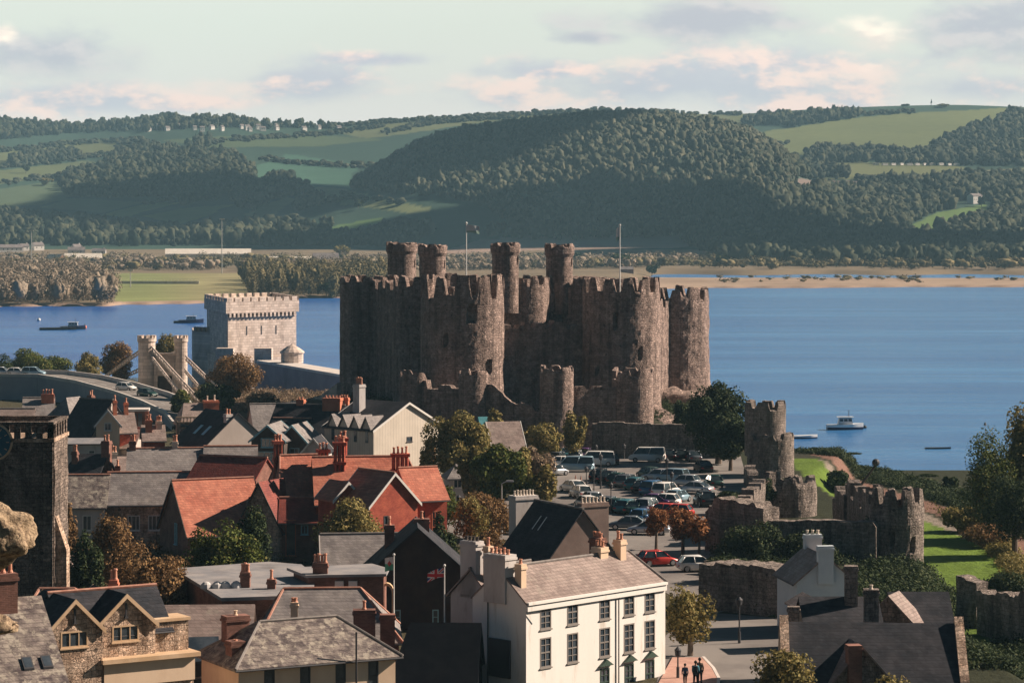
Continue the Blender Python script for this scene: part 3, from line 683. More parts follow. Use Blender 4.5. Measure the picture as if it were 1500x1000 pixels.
# low walls and grassy ledge under the castle, far side of the car park
def ruinwall(name, label, p, q, z0, za, zb, group=None, mt=None, **kw):
    return tag(pm(name, wall_mesh(p, q, z0, za, zb, **kw), mt or STONE_D), label, 'wall', group)
ruinwall('retaining_wall', 'long dark stone retaining wall at the far side of the car park below the castle', (X(868, 373), 373), (X(1078, 371), 371), 6.5, 12.2, 12.0, th=1.2, rag=.2, seed=51)
ruinwall('stone_wall', 'grey curving masonry wall with toothed top left of the castle foot', (X(398, 452), 452), (X(470, 436), 436), 5, 9.2, 11.6, th=.9, merl=14, dep=.35, rag=.12, seed=52, mt=STONE_L)
ruinwall('stone_wall', 'steep end of the grey toothed wall meeting the castle rock', (X(470, 436), 436), (X(497, 431), 431), 5, 11.6, 14.0, th=.9, merl=6, dep=.35, rag=.12, seed=53, mt=STONE_L)

# ---------------- flags ----------------
def flag_mesh(L, Hh, nx=12, nz_=6, droop=.25, amp=.12):
    V = []; F = []
    for j in range(nz_+1):
        for i in range(nx+1):
            f = i/nx; V.append((-L*f, amp*math.sin(f*7+j*.3)*f, -Hh+Hh*j/nz_-droop*L*f*f))
    for j in range(nz_):
        for i in range(nx): a = j*(nx+1)+i; F.append((a, a+1, a+nx+2, a+nx+1))
    return V, F
def flagmat(name, kind):
    m = bpy.data.materials.new(name); m.use_nodes = True; n = NT(m.node_tree); bs = n.n['Principled BSDF']
    tcn = n.add('ShaderNodeTexCoord'); s3 = n.add('ShaderNodeSeparateXYZ'); n.l.new(tcn.outputs['Generated'], s3.inputs[0]); x = s3.outputs[0]; z = s3.outputs[2]
    if kind == 'tri': col = n.mix(n.math('GREATER_THAN', z, .52), (.10, .35, .22, 1), (.72, .66, .62, 1)); col = n.mix(n.math('LESS_THAN', n.math('ADD', n.math('ABSOLUTE', n.math('SUBTRACT', x, .5)), n.math('MULTIPLY', n.math('ABSOLUTE', n.math('SUBTRACT', z, .55)), 1.2)), .24), col, (.6, .08, .06, 1))
    elif kind == 'union':
        ax = n.math('ABSOLUTE', n.math('SUBTRACT', x, .5)); az = n.math('ABSOLUTE', n.math('SUBTRACT', z, .5)); df = n.math('ABSOLUTE', n.math('SUBTRACT', ax, az))
        col = n.mix(n.math('LESS_THAN', df, .11), (.02, .04, .20, 1), (.75, .72, .7, 1)); col = n.mix(n.math('LESS_THAN', df, .05), col, (.6, .04, .05, 1))
        cr = n.math('MINIMUM', ax, n.math('MULTIPLY', az, .8)); col = n.mix(n.math('LESS_THAN', cr, .14), col, (.75, .72, .7, 1)); col = n.mix(n.math('LESS_THAN', cr, .085), col, (.6, .04, .05, 1))
    else: col = n.mix(n.math('LESS_THAN', z, .35), (.75, .75, .72, 1), (.35, .5, .42, 1))
    n.put(bs, 'Base Color', col); bs.inputs['Roughness'].default_value = .9; return m
def flagpole(label, px, d, zb, zt, r, fl=None, group=None, side=-1, flabel=None):
    t = thing('flagpole', label, 'flagpole', (X(px, d), d, zb), 0, group)
    MB().tube((0, 0, 0), (0, 0, zt-zb), r, r*.6).build('pole', mat('pole_white', (.8, .8, .76)), t); MB().sphere((0, 0, zt-zb+r), r*1.6).build('finial', mat('pole_white', (.8, .8, .76)), t)
    if fl:
        L, Hh, m_, dr = fl; V, F = flag_mesh(L, Hh, droop=dr)
        V = V if side == -1 else [(-x, y, z) for x, y, z in V]
        mb = MB(); mb.v = V; mb.f = F; mb.build('flag', m_, t, flabel, loc=(0, 0, zt-zb-.1))
flagpole('white flagpole on the nearer left castle tower with a pale flag blowing right', 683, 396, 27, Z(328, 396), .11, (1.9, 1.1, flagmat('flag_pale', 'pale'), .15), 'castle flagpoles', 1)
flagpole('white flagpole on the right castle tower with its flag hanging furled', 908, 405, 27, Z(331, 405), .11, (.55, 1.9, flagmat('flag_furled', 'pale'), .8), 'castle flagpoles', -1)
flagpole('white flagpole with red white and green flag beside the brick arch', 577, 196, 7.5, Z(813, 196), .06, (.65, .95, flagmat('flag_three_colour', 'tri'), .2), 'flagpoles in the town', -1)
flagpole('white flagpole with a red white and blue crossed flag left of the white townhouse', 651, 184, 7.5, Z(829, 184), .06, (1.15, .62, flagmat('flag_crossed', 'union'), .35), 'flagpoles in the town', -1)

# ---------------- bridges ----------------
d = 520
sb = thing('suspension_bridge', 'pale stone gateway towers of the old suspension bridge with lattice chains', 'bridge', (X(240, d), d, 6.5))
OB = (X(240, d), d, 0)
def sbt(cx, w, top, py_top, lab=None):
    z1 = Z(py_top, d); r = w*d/F0/2; x = X(cx, d)-OB[0]
    mb = MB(); mb.lathe([(r*1.12, 0), (r*1.12, .8), (r, 1), (r, z1-6.5-1.4), (r*1.12, z1-6.5-1.1), (r*1.12, z1-6.5-.5)], 20, (x, 0))
    for i in range(8):
        a = i*math.pi/4; mb.lathe([(r*.24, z1-6.5-.5), (r*.24, z1-6.5)], 6, (x+r*.88*math.cos(a), r*.88*math.sin(a)))
    mb.build('gate_tower', STONE_L, sb, lab)
sbt(215, 25, 0, 491); sbt(265, 19, 0, 491)
mb = MB(); xa, xb = X(226, d)-OB[0], X(258, d)-OB[0]
mb.box(xa, xa+.7, -.8, .8, 0, 3.6).box(xb-.7, xb, -.8, .8, 0, 3.6).box(xa, xb, -.8, .8, 3.6, 7.6)
for i in range(5): mb.box(xa+.1+i*.85, xa+.5+i*.85, -1.0, -.8, 3.8, 7.2)
mb.box(xa, xb, -1.0, 1.0, 7.6, 7.9); mb.build('arch_wall', STONE_L, sb)
MB().box(xa+.7, xb-.7, .2, .35, 0, 3.6).build('gate', TIMBER, sb)
def chain(p, q, wd, name='chain_stay'):
    mb = MB(); P = Vector(p)-Vector((OB[0], OB[1], 6.5)); Q_ = Vector(q)-Vector((OB[0], OB[1], 6.5)); up = Vector((0, 0, wd))
    N = 16
    mb.tube(P, Q_, .16, n=6).tube(P-up, Q_-up, .16, n=6)
    for i in range(N):
        a = P.lerp(Q_, i/N); b = P.lerp(Q_, (i+1)/N); mb.tube(a, b-up, .09, n=5).tube(a-up, b, .09, n=5)
    mb.build(name, STONE_L, sb)
chain((X(223, d), d-1, Z(507, d)), (X(290, 486), 486, 8.2), .7)
chain((X(223, d), d-1.4, Z(520, d)), (X(270, 490), 490, 7.8), .5)
chain((X(273, d), d-1, Z(521, d)), (X(330, 488), 488, 8.6), .7)
chain((X(272, d), d-1.4, Z(540, d)), (X(305, 492), 492, 8), .5)
chain((X(205, d), d+1, Z(512, d)), (X(150, 560), 560, 7.5), .6)
chain((X(255, d), d+2, Z(515, d)), (X(190, 575), 575, 7.5), .6)
# tubular railway bridge: keep-like pylon tower, lower tower, iron tube
tb = thing('railway_bridge', 'tubular railway bridge with a pale castellated tower and long iron tube', 'bridge', (X(370, 640), 640, 0))
OT = Vector((X(370, 640), 640, 0))
a0 = Vector((X(334, 634), 634, 0)); a1 = Vector((X(434, 648), 648, 0)); bk = Vector((X(303, 668), 668, 0))-a0; zt_ = Z(436, 637)
def quadprism(mb, c, z0, z1): mb.prism([(p.x-OT.x, p.y-OT.y) for p in c], z0, z1)
def ring(grow):
    u_ = (a1-a0).normalized()*grow; w_ = bk.normalized()*grow
    return [a0-u_-w_, a1+u_-w_, a1+bk+u_+w_, a0+bk-u_+w_]
mb = MB(); quadprism(mb, ring(.5), -2, 7.5); quadprism(mb, ring(0), 7.5, zt_-4.6)
mb.build('main_tower', STONE_L, tb, 'pale square bridge tower')
mb = MB(); quadprism(mb, ring(.7), zt_-3.6, zt_-.9)
UU = (a1-a0); uL = UU.length; uu = UU/uL; wd_ = bk.normalized()
for i in range(17):
    p = a0+uu*(uL*(i+.5)/17)-wd_*.35; p2 = uu*.28; mb.prism([((p-p2-wd_*.35).x-OT.x, (p-p2-wd_*.35).y-OT.y), ((p+p2-wd_*.35).x-OT.x, (p+p2-wd_*.35).y-OT.y), ((p+p2+wd_*.45).x-OT.x, (p+p2+wd_*.45).y-OT.y), ((p-p2+wd_*.45).x-OT.x, (p-p2+wd_*.45).y-OT.y)], zt_-4.5, zt_-3.6)
quadprism(mb, ring(.02), zt_-4.6, zt_-3.6)
def merl_line(p, q, n, z0, z1, th=.7):
    L = (q-p).length; u_ = (q-p)/L; s = Vector((-u_.y, u_.x, 0))*th
    for i in range(n):
        a = p+u_*(L*(i+.12)/n); b = p+u_*(L*(i+.74)/n); mb.prism([(v_.x-OT.x, v_.y-OT.y) for v_ in (a, b, b+s, a+s)], z0, z1)
rg = ring(.7); merl_line(rg[0], rg[1], 9, zt_-.9, zt_); merl_line(rg[3], rg[0], 8, zt_-.9, zt_); merl_line(rg[1], rg[2], 8, zt_-.9, zt_); merl_line(rg[2], rg[3], 9, zt_-.9, zt_)
mb.build('parapet', STONE_L, tb)
for px in (361, 382.5, 404):
    p = W(px, 500, 0); f = (px-334)/100; p = a0+uu*uL*f-wd_*.06; c_ = MB(); q = p-OT; u2 = uu*.16
    c_.add([(*(q-u2).xy, Z(491, 637)), (*(q+u2).xy, Z(491, 637)), (*(q+u2).xy, Z(478, 637)), (*(q-u2).xy, Z(478, 637)), (*(q-u2+wd_*.5).xy, Z(491, 637)), (*(q+u2+wd_*.5).xy, Z(491, 637)), (*(q+u2+wd_*.5).xy, Z(478, 637)), (*(q-u2+wd_*.5).xy, Z(478, 637))],
           [(0, 1, 2, 3), (5, 4, 7, 6), (0, 4, 5, 1), (3, 2, 6, 7), (1, 5, 6, 2), (4, 0, 3, 7)]); c_.build('arrow_slit', TRIMD, tb)
mb = MB(); p = [Vector((X(283, 668), 668, 0)), Vector((X(315, 662), 662, 0)), Vector((X(312, 685), 685, 0)), Vector((X(281, 690), 690, 0))]
quadprism(mb, p, -2, Z(486, 665)); 
for i in range(3): merl_line(p[0], p[1], 5, Z(486, 665), Z(479, 665), .5)
mb.build('side_tower', STONE_L, tb, 'shaded lower tower beside the pale one')
mb = MB(); c0 = Vector((X(330, 632), 632, 0)); z1 = Z(509, 632)
for px in (330, 386): mb.box(X(px, 630)-OT.x-2, X(px, 630)-OT.x+2, 630-OT.y-1.6, 632-OT.y, -2, z1)
mb.build('buttress', STONE_L, tb)
mb = MB(); L0 = Vector((X(378, 622), 622, 0)); L1 = Vector((X(502, 565), 565, 0)); u_ = (L1-L0).normalized(); s = Vector((-u_.y, u_.x, 0))*5
zt2 = Z(531, 622)
mb.prism([(v_.x-OT.x, v_.y-OT.y) for v_ in (L0, L1, L1+s, L0+s)], 1.5, zt2)
mb.build('iron_tube', mat('tube_iron_grey', (.20, .19, .23), (.27, .25, .29), .2, .7, stain=((.15, .13, .16), .15, .5, .8)), tb)
mb = MB(); e_ = u_*.0; mb.prism([(v_.x-OT.x, v_.y-OT.y) for v_ in (L0-s*.06, L1-s*.06, L1+s*1.06, L0+s*1.06)], zt2+.003, zt2+.55); mb.build('tube_roof', CONC, tb)
p = Vector((X(428, 612), 612, 0)); z1 = zt2+.5
mb = MB(); mb.lathe([(2.5, zt2+.5), (2.5, Z(518, 612)), (2.75, Z(517, 612)), (2.75, Z(515, 612)), (2.2, Z(512, 612)), (1.2, Z(507.5, 612)), (.3, Z(504.5, 612)), (.05, Z(503, 612))], 14, (p.x-OT.x, p.y-OT.y)); mb.build('turret', STONE_L, tb)
# road bridge / causeway
rc = thing('road_causeway', 'curving road on a pale concrete retaining wall leading to the bridge', 'bridge', (X(150, 470), 470, 0))
OR = (X(150, 470), 470)
def rp(px, py, z): p = W(px, py, z); return (p.x-OR[0], p.y-OR[1], z)
nearE = [rp(-260, 551, 10.6), rp(-80, 550, 10.5), rp(55, 552, 10.4), rp(110, 561, 10.2), rp(165, 576, 10.0), rp(205, 590, 9.6), rp(240, 606, 9.0), rp(252, 622, 8.4)]
farE = [rp(-260, 543.5, 10.6), rp(-60, 544, 10.5), rp(100, 548.5, 10.4), rp(150, 555, 10.2), rp(200, 566.5, 10.0), rp(245, 580, 9.6), rp(275, 592, 9.0), rp(285, 606, 8.4)]
mb = MB(); n_ = len(nearE); mb.add(nearE+farE, [(i, i+1, n_+i+1, n_+i) for i in range(n_-1)]); mb.build('carriageway', ASPH, rc)
def strip(pts, zb, th, mt, name, h):
    mb = MB()
    vs = []; 
    for k, p in enumerate(pts):
        q = Vector(pts[min(k+1, len(pts)-1)])-Vector(pts[max(k-1, 0)]); q.z = 0; q.normalize(); s = Vector((-q.y, q.x, 0))*th
        vs += [(p[0], p[1], zb), (p[0], p[1], p[2]+h), (p[0]+s.x, p[1]+s.y, p[2]+h), (p[0]+s.x, p[1]+s.y, zb)]
    fs = []
    for k in range(len(pts)-1):
        a = 4*k; fs += [(a, a+4, a+5, a+1), (a+1, a+5, a+6, a+2), (a+2, a+6, a+7, a+3)]
    fs += [(0, 1, 2, 3), tuple(4*(len(pts)-1)+i for i in (3, 2, 1, 0))]
    mb.add(vs, fs); return mb.build(name, mt, rc)
strip(nearE, 4, -.01, RETAIN, 'retaining_wall', -.05)
strip([(x, y+.05, z) for x, y, z in nearE], 8.2, .35, CONC, 'parapet', .55)
strip(farE, 4, .35, CONC, 'parapet', .75)
mb = MB()
for k in range(1, n_-2):
    a = Vector(nearE[k]).lerp(Vector(farE[k]), .5); b = Vector(nearE[k+1]).lerp(Vector(farE[k+1]), .5)
    for i in range(3):
        p = a.lerp(b, i/3); q = a.lerp(b, i/3+.17); s = Vector((0, .12, 0)); mb.add([p-s+Vector((0, 0, .008)), q-s+Vector((0, 0, .008)), q+s+Vector((0, 0, .008)), p+s+Vector((0, 0, .008))], [(0, 1, 2, 3)])
mb.build('lane_marking', LINEW, rc)
# ---------------- town: left background rows ----------------
S_L, S_R = 'L', 'R'
Hs('terraced_house', 'small grey-roofed house with terracotta pots at the far left under the causeway', (57, 582), 15.5, 4.0, 8, 2.8, 2.4, BEIGE, SLATE, chims=[(1.2, -.6, 1.7, .6, .5, 4, BRICK_O)], ridge=RIDGE_G)
Hs('terraced_house', 'dark-roofed low house at the left edge beyond the clock tower', (20, 598), 14.2, 5.5, 3, 2.8, 2.2, BRICK_D, SLATE_P, ridge=RIDGE_G)
Hs('terraced_house', 'house with a sharp sunlit triangular roof slope beside the big dark roof', (99, 582), 16.0, 5, 62, 2.6, 3.2, WHITE_G, SLATE, hipL=2.2)
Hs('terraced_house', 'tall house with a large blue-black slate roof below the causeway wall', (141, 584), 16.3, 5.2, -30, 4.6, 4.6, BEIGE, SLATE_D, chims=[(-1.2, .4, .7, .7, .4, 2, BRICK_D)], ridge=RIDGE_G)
Hs('terraced_house', 'narrow cream gabled house with a pinkish bay right of the blue-black roof', (158, 600), 15.2, 5, 100, 1.5, 1.8, CREAM, SLATE, anchor='A', wins=[('L', 0, 5.0, .9, 1.0, 'two')], barge=TRIMW)
Hs('terraced_house', 'brick house with slim pink chimneys at the foot of the causeway', (178, 604), 14.6, 3, 20, 2, 2.2, BRICK_R, SLATE_P, chims=[(-.9, 0, .5, .6, 1.6, 2, BRICK_O), (.6, 0, .5, .6, 1.3, 1, BRICK_O)])
Hs('low_house', 'long low house with a purple slate roof behind the dark gabled roof', (160, 625), 12.6, 9, -12, 3.2, 2.3, BEIGE, SLATE_P, ridge=RIDGE_G)
Hs('shed', 'pale grey panelled shed right of the clock tower parapet', (120, 641), 12.2, 5.2, 4, 2, .5, WHITE_G, LEAD, wins=[('F', 1.4, 2.5, .8, .8, 'one')])
t = thing('shop', 'dark glazed shop front with a red pillar where the road meets the town', 'shop', W(203, 600, 13.5).to_2d().to_3d()+Vector((0, 0, GZ)), R(5))
MB().box(-1.6, 1.3, -1.5, 1.5, -1, 5.9).build('wall', BRICK_D, t); MB().box(-1.9, 1.5, -1.9, 1.7, 5.9, 6.2).build('roof', CONC, t)
for i in range(3): MB().box(-1.5+i*.75, -.95+i*.75, -1.56, -1.49, 3.4, 5.6).build('window', GLASS, t)
MB().box(.95, 1.5, -2.0, -1.5, -1, 5.9).build('pillar', BRICK_O, t, 'red pillar')
Hs('terraced_house', 'pinkish brick house with clustered chimneys left of the balustraded building', (224, 622), 14.5, 2.6, 12, 2.2, 1.6, BRICK_R, SLATE_P, chims=[(-.6, -.9, .8, .6, .7, 2, BRICK_O), (.7, -.4, .7, .6, .5, 3, POT_C)], wins=[('F', -.5, 2.5, .7, 1, 'two'), ('F', .6, 2.5, .7, 1, 'two')])
r_, T = Hs('terraced_house', 'house with a small sunlit slate roof and brick chimney in front of the hedge', (279, 590), 16.0, 3.0, 18, 2.2, 2.4, BRICK_D, SLATE_P, hipL=.6, chims=[(2.6, -.4, 2.0, 1.0, .3, 2, BRICK_O, dict(potm=POT_C, label='broad brick stack'))])
t = thing('balustraded_building', 'brown stone building with a pale roof balustrade below the small slate roof', 'house', W(281, 618, 13.6).to_2d().to_3d()+Vector((0, 0, GZ)), R(4))
MB().box(-1.9, 1.7, -1.4, 1.4, -1, 6.1).build('wall', STONE_B, t)
mb = MB().box(-2, 1.8, -1.5, -1.3, 6.1, 6.25).box(-2, 1.8, -1.5, -1.3, 6.75, 6.9)
for i in range(9): mb.lathe([(.09, 6.25), (.05, 6.5), (.09, 6.75)], 6, (-1.85+i*.44, -1.4))
mb.build('balustrade', SANDST, t)
for i in range(3): MB().box(-1.5+i*1.1, -.9+i*1.1, -1.46, -1.39, 3.9, 5.3).build('window', GLASS, t)
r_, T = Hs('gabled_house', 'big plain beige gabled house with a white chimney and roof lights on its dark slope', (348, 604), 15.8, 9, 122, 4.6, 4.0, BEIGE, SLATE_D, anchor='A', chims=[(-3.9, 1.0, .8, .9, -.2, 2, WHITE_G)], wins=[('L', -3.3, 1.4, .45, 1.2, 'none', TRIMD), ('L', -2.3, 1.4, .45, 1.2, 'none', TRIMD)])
for i in range(2):
    mb = MB(T); x = -1.8+i*2.4; mb.add([(x, 2.2, 6.5), (x+.8, 2.2, 6.5), (x+.8, 3.4, 5.46), (x, 3.4, 5.46)], [(0, 1, 2, 3)]); mb.build('skylight', TRIMB, r_)
Hs('terraced_house', 'house with a wide sunlit grey roof right of the big beige gable', (402, 591), 15.8, 6.2, 14, 3.4, 3.0, BEIGE, SLATE, ridge=RIDGE_G)
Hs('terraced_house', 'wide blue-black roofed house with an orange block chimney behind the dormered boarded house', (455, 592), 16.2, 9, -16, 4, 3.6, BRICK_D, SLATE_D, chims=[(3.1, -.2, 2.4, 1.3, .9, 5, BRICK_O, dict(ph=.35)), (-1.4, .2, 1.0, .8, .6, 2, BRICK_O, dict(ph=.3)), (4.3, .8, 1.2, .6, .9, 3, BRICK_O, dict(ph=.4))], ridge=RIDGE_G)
Hs('terraced_house', 'red-ridged low house between the beige gable and the boarded house', (428, 612), 14.6, 4.6, -8, 2.6, 2.4, BRICK_D, SLATE_D, ridge=RIDGE_R)
# boarded house with four dormers
r_, T = Hs('boarded_house', 'tall cream boarded gable house with a row of pointed dormers down its shaded side', (598, 589), 17.6, 9.2, 134, 5.6, 3.0, BOARD, SLATE_D, anchor='A', frame=TRIMW, barge=TRIMW, z0=-1.2,
   wins=[('L', .2, 5.3, .95, .6, 'none', TRIMD), ('B', -4, 3.6, .5, .9, 'one'), ('B', -1.3, 3.6, .5, .9, 'one'), ('B', 1.4, 3.6, .5, .9, 'one')],
   chims=[(2.0, 2.2, 1.2, 1.0, 2.0, 5, WHITE_G, dict(ph=.9, potm=TERRA, label='tall grey stack with five pots'))])
for i in range(4):
    x = -3.4+i*2.1; mb = MB(T); yb = 5.6
    mb.add([(x-.75, yb+.03, 3.2), (x+.75, yb+.03, 3.2), (x+.75, yb+.03, 7.3), (x, yb+.03, 8.5), (x-.75, yb+.03, 7.3), (x-.75, yb-2.5, 3.2), (x+.75, yb-2.5, 3.2), (x+.75, yb-2.5, 7.3), (x, yb-2.5, 8.5), (x-.75, yb-2.5, 7.3)],
           [(4, 3, 2, 1, 0), (0, 1, 6, 5), (1, 2, 7, 6), (0, 5, 9, 4)])
    o = mb.build('dormer', BOARD, r_)
    mb = MB(T); yo, yi = yb+.3, yb-2.6
    for s in (-1, 1): mb.add([(x, yo, 8.62), (x+s*.95, yo, 7.1), (x+s*.95, yi, 7.1), (x, yi, 8.62), (x, yo, 8.50), (x+s*.95, yo, 6.98), (x+s*.95, yi, 6.98), (x, yi, 8.50)], [(0, 1, 2, 3), (7, 6, 5, 4), (0, 4, 5, 1), (1, 5, 6, 2), (2, 6, 7, 3)])
    mb.build('dormer_roof', SLATE, o)
    MB(T).box(x-.25, x+.25, yb+.02, yb+.09, 5.4, 7.0).build('dormer_window', GLASS, o)
# blue timbered houses
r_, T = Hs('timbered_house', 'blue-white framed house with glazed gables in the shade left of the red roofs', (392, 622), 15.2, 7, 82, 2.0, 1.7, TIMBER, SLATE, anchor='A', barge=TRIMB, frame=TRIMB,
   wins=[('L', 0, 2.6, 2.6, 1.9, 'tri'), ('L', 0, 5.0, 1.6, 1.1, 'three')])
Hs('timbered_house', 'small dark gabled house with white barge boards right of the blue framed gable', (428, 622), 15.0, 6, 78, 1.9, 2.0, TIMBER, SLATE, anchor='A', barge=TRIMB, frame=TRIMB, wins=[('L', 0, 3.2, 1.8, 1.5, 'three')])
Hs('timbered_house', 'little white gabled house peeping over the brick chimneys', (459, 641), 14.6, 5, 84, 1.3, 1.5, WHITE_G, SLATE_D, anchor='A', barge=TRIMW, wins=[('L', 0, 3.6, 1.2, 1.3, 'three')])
# long slate roofs
Hs('terraced_house', 'long house with a wide plain grey roof behind the red-ridged slates', (248, 656), 15.4, 8.6, 6, 3.4, 2.3, BRICK_D, SLATE, ridge=RIDGE_R, chims=[(-3.9, 0, .7, .7, .8, 2, BRICK_D), (.6, .2, .6, .6, .7, 2, POT_C)], wins=[('F', -2.5, 2.8, .8, 1), ('F', 1.5, 2.8, .8, 1)])
Hs('terraced_house', 'house with a pale grey roof at the right end of the long plain one', (338, 653), 15.6, 5.4, 4, 3.2, 2.4, BRICK_D, SLATE, ridge=RIDGE_R)
Hs('terraced_house', 'dark hipped house with a brick chimney right of the clock tower', (128, 664), 14.8, 4.4, -14, 2.6, 2.2, BRICK_D, SLATE_D, hipL=1.2, chims=[(-1.0, -1.0, .6, .5, .3, 2, BRICK_D), (2.2, 0, .9, .8, 1.4, 2, BRICK_D)])
Hs('terraced_house', 'small house with a red brick gable below the dark hipped roof', (147, 673), 13.8, 3, 100, 1.6, 1.8, BRICK_R, SLATE_D, anchor='A', barge=RIDGE_R)
Hs('terraced_house', 'house with white bathroom-like bay and chimney pots in the middle of the slate roofs', (176, 668), 14.0, 3.4, 15, 2.2, 1.4, WHITE_G, SLATE_P, chims=[(-.8, 0, .9, .7, .5, 3, POT_C)], wins=[('F', .2, 3.6, .9, 1, 'two')])
Hs('cottage', 'cottage with a mottled mossy slate roof beside the clock tower', (123, 695), 14.4, 4.9, 2, 3.3, 2.7, WHITE_G, SLATE_M, ridge=RIDGE_R, wins=[('F', .7, 1.7, .9, 1.5, 'two'), ('F', -1.4, 1.7, .8, 1.4, 'two')])
r_, T = Hs('cottage', 'long cottage with a smooth grey roof and red ridge next to the mossy one', (222, 691), 14.6, 8.4, 5, 3.1, 2.7, STONE_B, SLATE, ridge=RIDGE_R, wins=[('F', -1.6, 1.6, 1.2, 1.5, 'three'), ('F', .4, 1.6, 1.2, 1.5, 'three')], chims=[(-3.4, .6, .5, .5, .6, 1, BRICK_D)])
Hs('cottage', 'small half-timbered gable leaning against the orange roof', (236, 712), 13.2, 3.5, 78, 1.7, 2.0, WHITE_G, SLATE_D, anchor='A', barge=TIMBER, wins=[('L', 0, 1.2, 1.0, 1.8, 'two')])
# orange roof and dark red roof
Hs('tiled_house', 'house with a big plain bright orange tiled roof and dark brick gable', (312, 701), 15.0, 7.8, 24, 4.6, 4.6, BRICK_D, TILE_O, ridge=RIDGE_R, z0=-1.2, wins=[('L', .8, 1.5, .7, 2.0, 'sash', TRIMB)], barge=TIMBER)
Hs('tiled_house', 'house with a dark maroon tiled roof behind the bright orange one', (342, 668), 16.2, 7.4, -24, 4.2, 3.4, BRICK_D, TILE_R, ridge=RIDGE_R)
# red brick mansion
mr, T = Hs('brick_mansion', 'red brick mansion with salmon tiled roofs many gables and tall clustered chimneys', (540, 668), 17.0, 10.6, 7, 4.6, 3.9, BRICK_R, TILE_O, ridge=RIDGE_R, hipR=1.6,
   chims=[(-2.9, -1.2, 1.2, .9, 1.5, 3, BRICK_R, dict(fluted=True)), (-2.4, 1.4, .9, .8, 1.7, 2, BRICK_R, dict(fluted=True)), (2.9, -1.9, 1.7, .9, .4, 4, BRICK_R, dict(fluted=True))])
Hs('', '', (577, 692), 16.6, 5.5, 128, 2.7, 2.7, BRICK_R, TILE_O, anchor='A', root=mr, ridge=RIDGE_R, barge=TRIMW, wins=[('L', -.9, 2.6, .5, 2.6, 'one', TRIMD), ('B', 0, 2, .6, 1.5)])
Hs('', '', (612, 684), 16.4, 3.6, 24, 2.9, 2.6, BRICK_R, TILE_O, root=mr, ridge=RIDGE_R, wins=[('F', .6, 2.0, .7, 3.0, 'sash', BRICK_O), ('F', -.7, 2.0, .5, 3.0, 'one', TRIMD)])
Hs('', '', (509, 705), 15.6, 3.0, 124, 1.4, 1.4, BRICK_R, TILE_O, anchor='A', root=mr, barge=TRIMW, wins=[('L', 0, 5.3, .7, .9, 'two', TRIMB)])
Hs('', '', (436, 666), 17.0, 4.6, 18, 3.2, 3.6, BRICK_D, TILE_O, root=mr, ridge=RIDGE_R, hipL=.5, chims=[(-1.9, .3, .9, .8, 1.4, 3, BRICK_R, dict(fluted=True)), (2.2, -1.4, 1.1, .9, .6, 3, BRICK_R, dict(fluted=True))])
Hs('', '', (446, 728), 13.4, 4.4, 2, 2.2, 1.9, BRICK_D, TILE_R, root=mr, wins=[('F', .1, 2.6, .7, .9, 'two', TRIMB), ('F', -1.2, .6, 1.0, 3.4, 'none', BRICK_O)], ridge=RIDGE_R)  # tall orange-framed window stands in for a sunlit panel of brick wall
Hs('', '', (400, 702), 15.0, 5, 64, 2.4, 4.2, STONE_B, TILE_R, root=mr, barge=TIMBER)
# right of the mansion
r_, T = Hs('lodge', 'small pale stone lodge with a pointed roof beside the big olive tree', (669, 679), 12.0, 2.4, 12, 1.7, 1.3, WHITE_G, SLATE, hipL=1.1, hipR=1.1, wins=[('F', -.2, 1.2, 1.0, 1.1, 'two')], zg=8.2)
r_, T = Hs('visitor_centre', 'visitor centre with a plain purple slate roof and white verge below the castle', (737, 617), 13.2, 4.2, 14, 3.6, 3.4, TIMBER, SLATE_P, barge=TRIMW, chims=[])
Hs('kiosk', 'tiny kiosk with a teal ribbed roof beside the visitor centre', (708, 610), 12.9, 1.1, 14, 1.5, 1.4, TIMBER, mat('roof_teal', (.06, .22, .25), (.09, .28, .32), 2, .5))
# dark gabled house in front of the car park
r_, T = Hs('gabled_house', 'dark-slated house with brown gable and two broad chimneys by the car park', (853, 745), 15.6, 8.2, 118, 3.3, 4.0, mat('render_brown', (.20, .145, .125), (.27, .20, .17), .5, .9, .01, 8), SLATE_D, anchor='A', ridge=RIDGE_G,
   chims=[(5.6, .4, 1.3, 2.2, .3, 7, WHITE_G, dict(potm=POT_C, ph=.5, pr=.1, label='white stack with a row of pots'))])
chimney(r_, T, -3.3, -1.5, .8, 2.6, 2, 8.5, 7, mat('render_brown', (.2, .145, .125)), POT_C, .5, pr=.1, label='wide brown stack with a row of pale pots')
for i in range(2):
    mb = MB(T); x = .2+i*1.0; mb.add([(x, 1.0, 7.06), (x+.16, 1.0, 7.06), (x+.16, 1.9, 5.97), (x, 1.9, 5.97)], [(0, 1, 2, 3)]); mb.build('skylight', TRIMW, r_)
